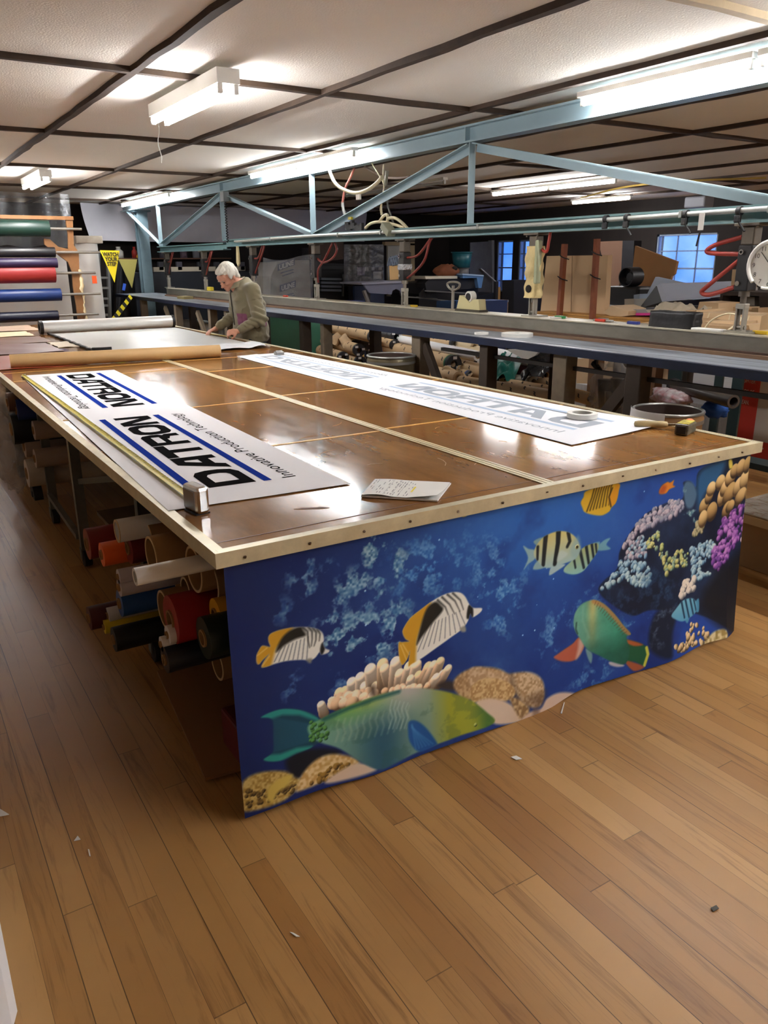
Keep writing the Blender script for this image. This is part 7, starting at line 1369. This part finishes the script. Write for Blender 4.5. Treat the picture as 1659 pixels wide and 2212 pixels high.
for args in (('tilted carton with a square of tape, top of the pile', [(1511, 652), (1552, 655), (1551, 674), (1505, 674)], 5.9, .3, m_box, [[(1525, 662), (1538, 663), (1533, 674), (1520, 674)]]),
    ('long flat carton with two tape strips in mid pile', [(1505, 674), (1605, 680), (1600, 695), (1502, 689)], 5.5, .35, m_box, [[(1531, 676), (1534, 676), (1527, 693), (1524, 693)], [(1576, 679), (1579, 679), (1575, 694), (1572, 694)]]),
    ('big flat carton along the bar, under the taped ones', [(1470, 691), (1495, 700), (1580, 706), (1590, 724), (1495, 718), (1455, 706)], 5.1, .45, m_boxd, None),
    ('flat carton top lit in front of the pile', [(1458, 692), (1600, 695), (1600, 706), (1490, 704)], 5.3, .3, m_box, None),
    ('carton with a tape strip right of the nearest cylinder foot', [(1612, 681), (1652, 683), (1645, 700), (1606, 699)], 5.5, .3, m_box, [[(1617, 682), (1620, 682), (1614, 698), (1611, 698)]]),
    ('small plain carton below the taped one at the right', [(1606, 700), (1648, 700), (1640, 716), (1605, 713)], 5.3, .3, m_box, None),
    ('tilted brown carton at the very right edge of the pile', [(1645, 683), (1665, 676), (1668, 716), (1640, 714)], 5.2, .3, m_boxd, None),
    ('low carton strip behind the yellow peg at the right', [(1610, 716), (1662, 714), (1662, 735), (1612, 730)], 4.9, .3, m_box, None),
    ('carton on the dark shelf left of the nearest cylinder', [(1555, 662), (1602, 664), (1602, 678), (1554, 676)], 6.1, .25, m_box, None),
    ('small carton seen left of the black cylinder with the clock', [(1582, 582), (1600, 582), (1597, 629), (1578, 629)], 6.5, .25, m_box, None),
    ('low light carton left of the black wrapped block', [(1380, 698), (1415, 694), (1414, 712), (1380, 711)], 5.2, .25, m_box, None),
    ('brown carton end beside the black wrapped block', [(1397, 700), (1416, 699), (1416, 714), (1397, 713)], 5.0, .2, m_boxd, None),
    ('dim carton at the right on the dark shelf', [(1624, 665), (1638, 665), (1638, 680), (1624, 680)], 6.2, .25, m_boxd, None)): carton('cardboard_box', args[0], args[1], args[2], args[3], args[4], GCb, args[5], 1.0615 if args[1][2][1] > 699 else None)
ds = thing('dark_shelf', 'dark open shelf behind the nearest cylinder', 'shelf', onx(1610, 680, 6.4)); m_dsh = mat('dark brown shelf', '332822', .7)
for pts, dp in (([(1556, 629), (1660, 632), (1660, 640), (1556, 638)], .5), ([(1556, 638), (1562, 638), (1554, 682), (1549, 682)], .4), ([(1640, 640), (1660, 640), (1660, 680), (1640, 680)], .3)): slab('panel', pts, 'x', 6.35, dp, m_dsh, ds)
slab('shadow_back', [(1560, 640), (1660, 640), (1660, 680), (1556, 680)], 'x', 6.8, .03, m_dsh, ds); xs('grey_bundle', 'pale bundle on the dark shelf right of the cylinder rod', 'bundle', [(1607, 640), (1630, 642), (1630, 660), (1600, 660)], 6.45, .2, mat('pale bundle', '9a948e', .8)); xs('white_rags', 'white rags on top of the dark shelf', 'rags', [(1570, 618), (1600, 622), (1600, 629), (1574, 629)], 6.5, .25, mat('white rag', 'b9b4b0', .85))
tag(MB().tube(hose_pts([onx(1520, 712, 5.0), onx(1540, 690, 5.0), onx(1575, 677, 5.0), onx(1600, 690, 5.0), onx(1560, 722, 4.6)], 8), .006, 6).build('packing_strap', mat('cream strap', 'd8cba8', .5)), 'cream packing strap looping over the cartons', 'strap')
# ------------------------------------------------------------------ hoses and wires by the truss, ceiling hooks, beyond
HX = 4.0; m_cream = mat('cream hose', 'cfc6a4', .5)
Z_ = lambda X, Y: (680+X/5.925, 330+Y/5.925)
hz = lambda pts, x=HX: [onx(*Z_(*p), x) for p in pts]
dh = thing('drop_hoses', 'cream hoses and wires dangling at the truss onto the lower chord', 'hose', onx(830, 480, HX))
MB().tube(hose_pts(hz([(185, 80), (190, 230), (270, 400), (400, 485), (540, 515), (680, 470), (790, 390), (860, 310)])), .017, 10).build('hose', m_cream, dh); MB().tube(hose_pts(hz([(640, 180), (760, 250), (900, 310), (1050, 325), (1200, 310)], 4.3)), .012, 8).build('hose', mat('dusty pink hose', '9a8478', .5), dh)
MB().tube(hose_pts(hz([(505, 200), (450, 330), (390, 460), (355, 640)], 4.15)), .012, 8).build('air_line', mat('old red hose', '96584c', .5), dh); MB().tube(hz([(355, 640), (365, 720), (385, 800), (395, 880), (405, 990)], 4.13), .014, 8).build('coupling', m_zinc, dh)
for pts in ([(880, 150), (875, 300), (885, 430), (855, 620), (840, 720), (850, 800)], [(720, 60), (730, 130), (800, 250), (870, 370), (890, 440)], [(890, 430), (870, 540), (855, 700), (865, 800)]): MB().tube(hose_pts(hz(pts, 4.12)), .006, 6).build('wire', m_cream, dh)
MB().cyl(*hz([(925, 230), (905, 420)], 4.2), .016, 10).build('socket', mat('grey socket', '8f8c7c', .5), dh); MB().tube(hose_pts(hz([(930, 560), (935, 680), (970, 790), (1005, 900)], 4.2)), .008, 6).build('wire', mat('grey wire', '6a665e', .6), dh)
for pts in ([(650, 965), (720, 905), (850, 885), (1000, 915), (1150, 960)], [(830, 880), (880, 810), (930, 800), (925, 880), (880, 920)], [(930, 840), (1020, 835), (1110, 890), (1190, 975)]): MB().tube(hose_pts(hz(pts, 4.08)), .014, 8).build('loop', m_cream, dh)
b = MB(); q = hz([(940, 980)], 4.03)[0]; b.box(q, (.09, .14, .06), Matrix.Rotation(.6, 3, 'X'), bev=.006); b.build('junction_box', mat('grey green box', '8f927e', .5), dh); q = hz([(560, 560)], HX)[0]; MB().box(q, (.02, .075, .06), bev=.006).build('hose_tag', m_white, dh); b = MB()
rs = random.Random(3)
for i in range(9): q = hz([(410+i*24, 950+rs.uniform(-30, 30))], 4.1)[0]; b.box(q, (.03, .04, .05+.04*rs.random()), bev=.004)
b.build('valve_block', m_blk, dh); q = hz([(455, 838)], 4.1)[0]; MB().box(q, (.02, .06, .025)).build('valve_lever', mat('yellow lever', 'e0d020', .4), dh)
q = onx(485, 425, 4.05); jb = thing('switch_box', 'grey switch box under the beam with a coiled cord', 'switch box', q); MB().box(q, (.08, .12, .12), bev=.006).build('box', mat('grey box enamel', '8a8f90', .5), jb); MB().tube([q+Vector((.012*math.sin(i*1.2), .012*math.cos(i*1.2)-.01, -.06-.5*i/80)) for i in range(80)], .006, 6).build('coiled_cord', m_blk, jb)
q = onx(513, 560, 4.05); tag(MB().prism([Vector((q.x, q.y+.02, 1.806)), Vector((q.x, q.y-.02, 1.806)), q+Vector((0, -.04, -.05)), q+Vector((0, .0, -.09)), q+Vector((0, .05, -.04))], (.02, 0, 0)).build('hanging_glove', mat('cream glove', 'c9b98e', .8)), 'cream glove hanging from the kink of the chord', 'glove')
q = onx(1514, 487, 4.0); ht = thing('hang_tag', 'small white tag on a string below the chord, in front of the wide window', 'tag', q); MB().box(q+Vector((0, 0, .02)), (.003, .035, .09)).build('card', m_white, ht); MB().cyl(q+Vector((0, .0, -.03)), q+Vector((0, .015, -.11)), .006, 6).build('pen', m_blk, ht)
wh = MB().tube([onz(340, 262, 2.6)+Vector((0, 0, -t*.28)) + Vector((.01*math.sin(9*t), 0, 0)) for t in np.linspace(0, 1, 8)], .003, 6); tag(wh.build('ceiling_string', mat('white string', 'd8d8d0', .7)), 'short white string dangling from the ceiling near the twin tube light', 'string')
q = onx(1510, 437, 9.5); tag(MB().box(q, (.2, .32, .14), bev=.02).build('wall_unit', mat('dim white unit', '8a8c94', .5)), 'dim white box unit high at the right near the dark wall', 'unit')
tag(MB().tube(hose_pts([onz(1255, 428, 2.6), onz(1345, 405, 2.59), onz(1470, 392, 2.59), onz(1655, 384, 2.6)], 8), .014, 6).build('yellow_cable', mat('yellow cable', 'b89a48', .5)), 'yellow cable running under the ceiling beyond the truss', 'cable')
# ------------------------------------------------------------------ scraps on the floor
for i, (pts, lab) in enumerate((([(0, 1748), (20, 1760), (0, 1764)], 'white paper scrap at the left edge of the floor'), ([(160, 1817), (168, 1806), (174, 1814)], 'triangular white scrap on the dim floor left of the mural'), ([(190, 1835), (193, 1836), (196, 1850), (193, 1850)], 'thin white sliver next to the triangular scrap'), ([(626, 2014), (634, 2016), (648, 2024), (640, 2024)], 'white sliver on the floor near the lower middle'), ([(1103, 1636), (1115, 1633), (1128, 1640), (1115, 1642)], 'pale scrap on the floor before the mural'), ([(1535, 1962), (1547, 1956), (1553, 1963), (1541, 1970)], 'dark square scrap on the bright floor at lower right'), ([(1211, 1541), (1218, 1518), (1220, 1518), (1214, 1542)], 'white thread hanging by the mural hem'))):
    P = [onz(a, c, .002) for a, c in pts]; tag(MB().prism(P, (0, 0, .002)).build('floor_scrap', mat('dark scrap', '3a3428', .6) if 'dark' in lab else m_pap), lab, 'scrap', 'scraps on the maple floor')
wc = thing('white_case', 'white rounded case at the lower left corner, mostly out of view', 'case', (-.12, 1.62, 0)); e = onz(16, 2080, .0)
MB().box((e.x-.165, 1.7, .19), (.33, .42, .38), bev=.05).build('shell', mat('white plastic case', 'e2e3e6', .4), wc)
MB().box((e.x-.165, 1.7, .385), (.12, .03, .02), bev=.006).build('handle', m_white, wc)
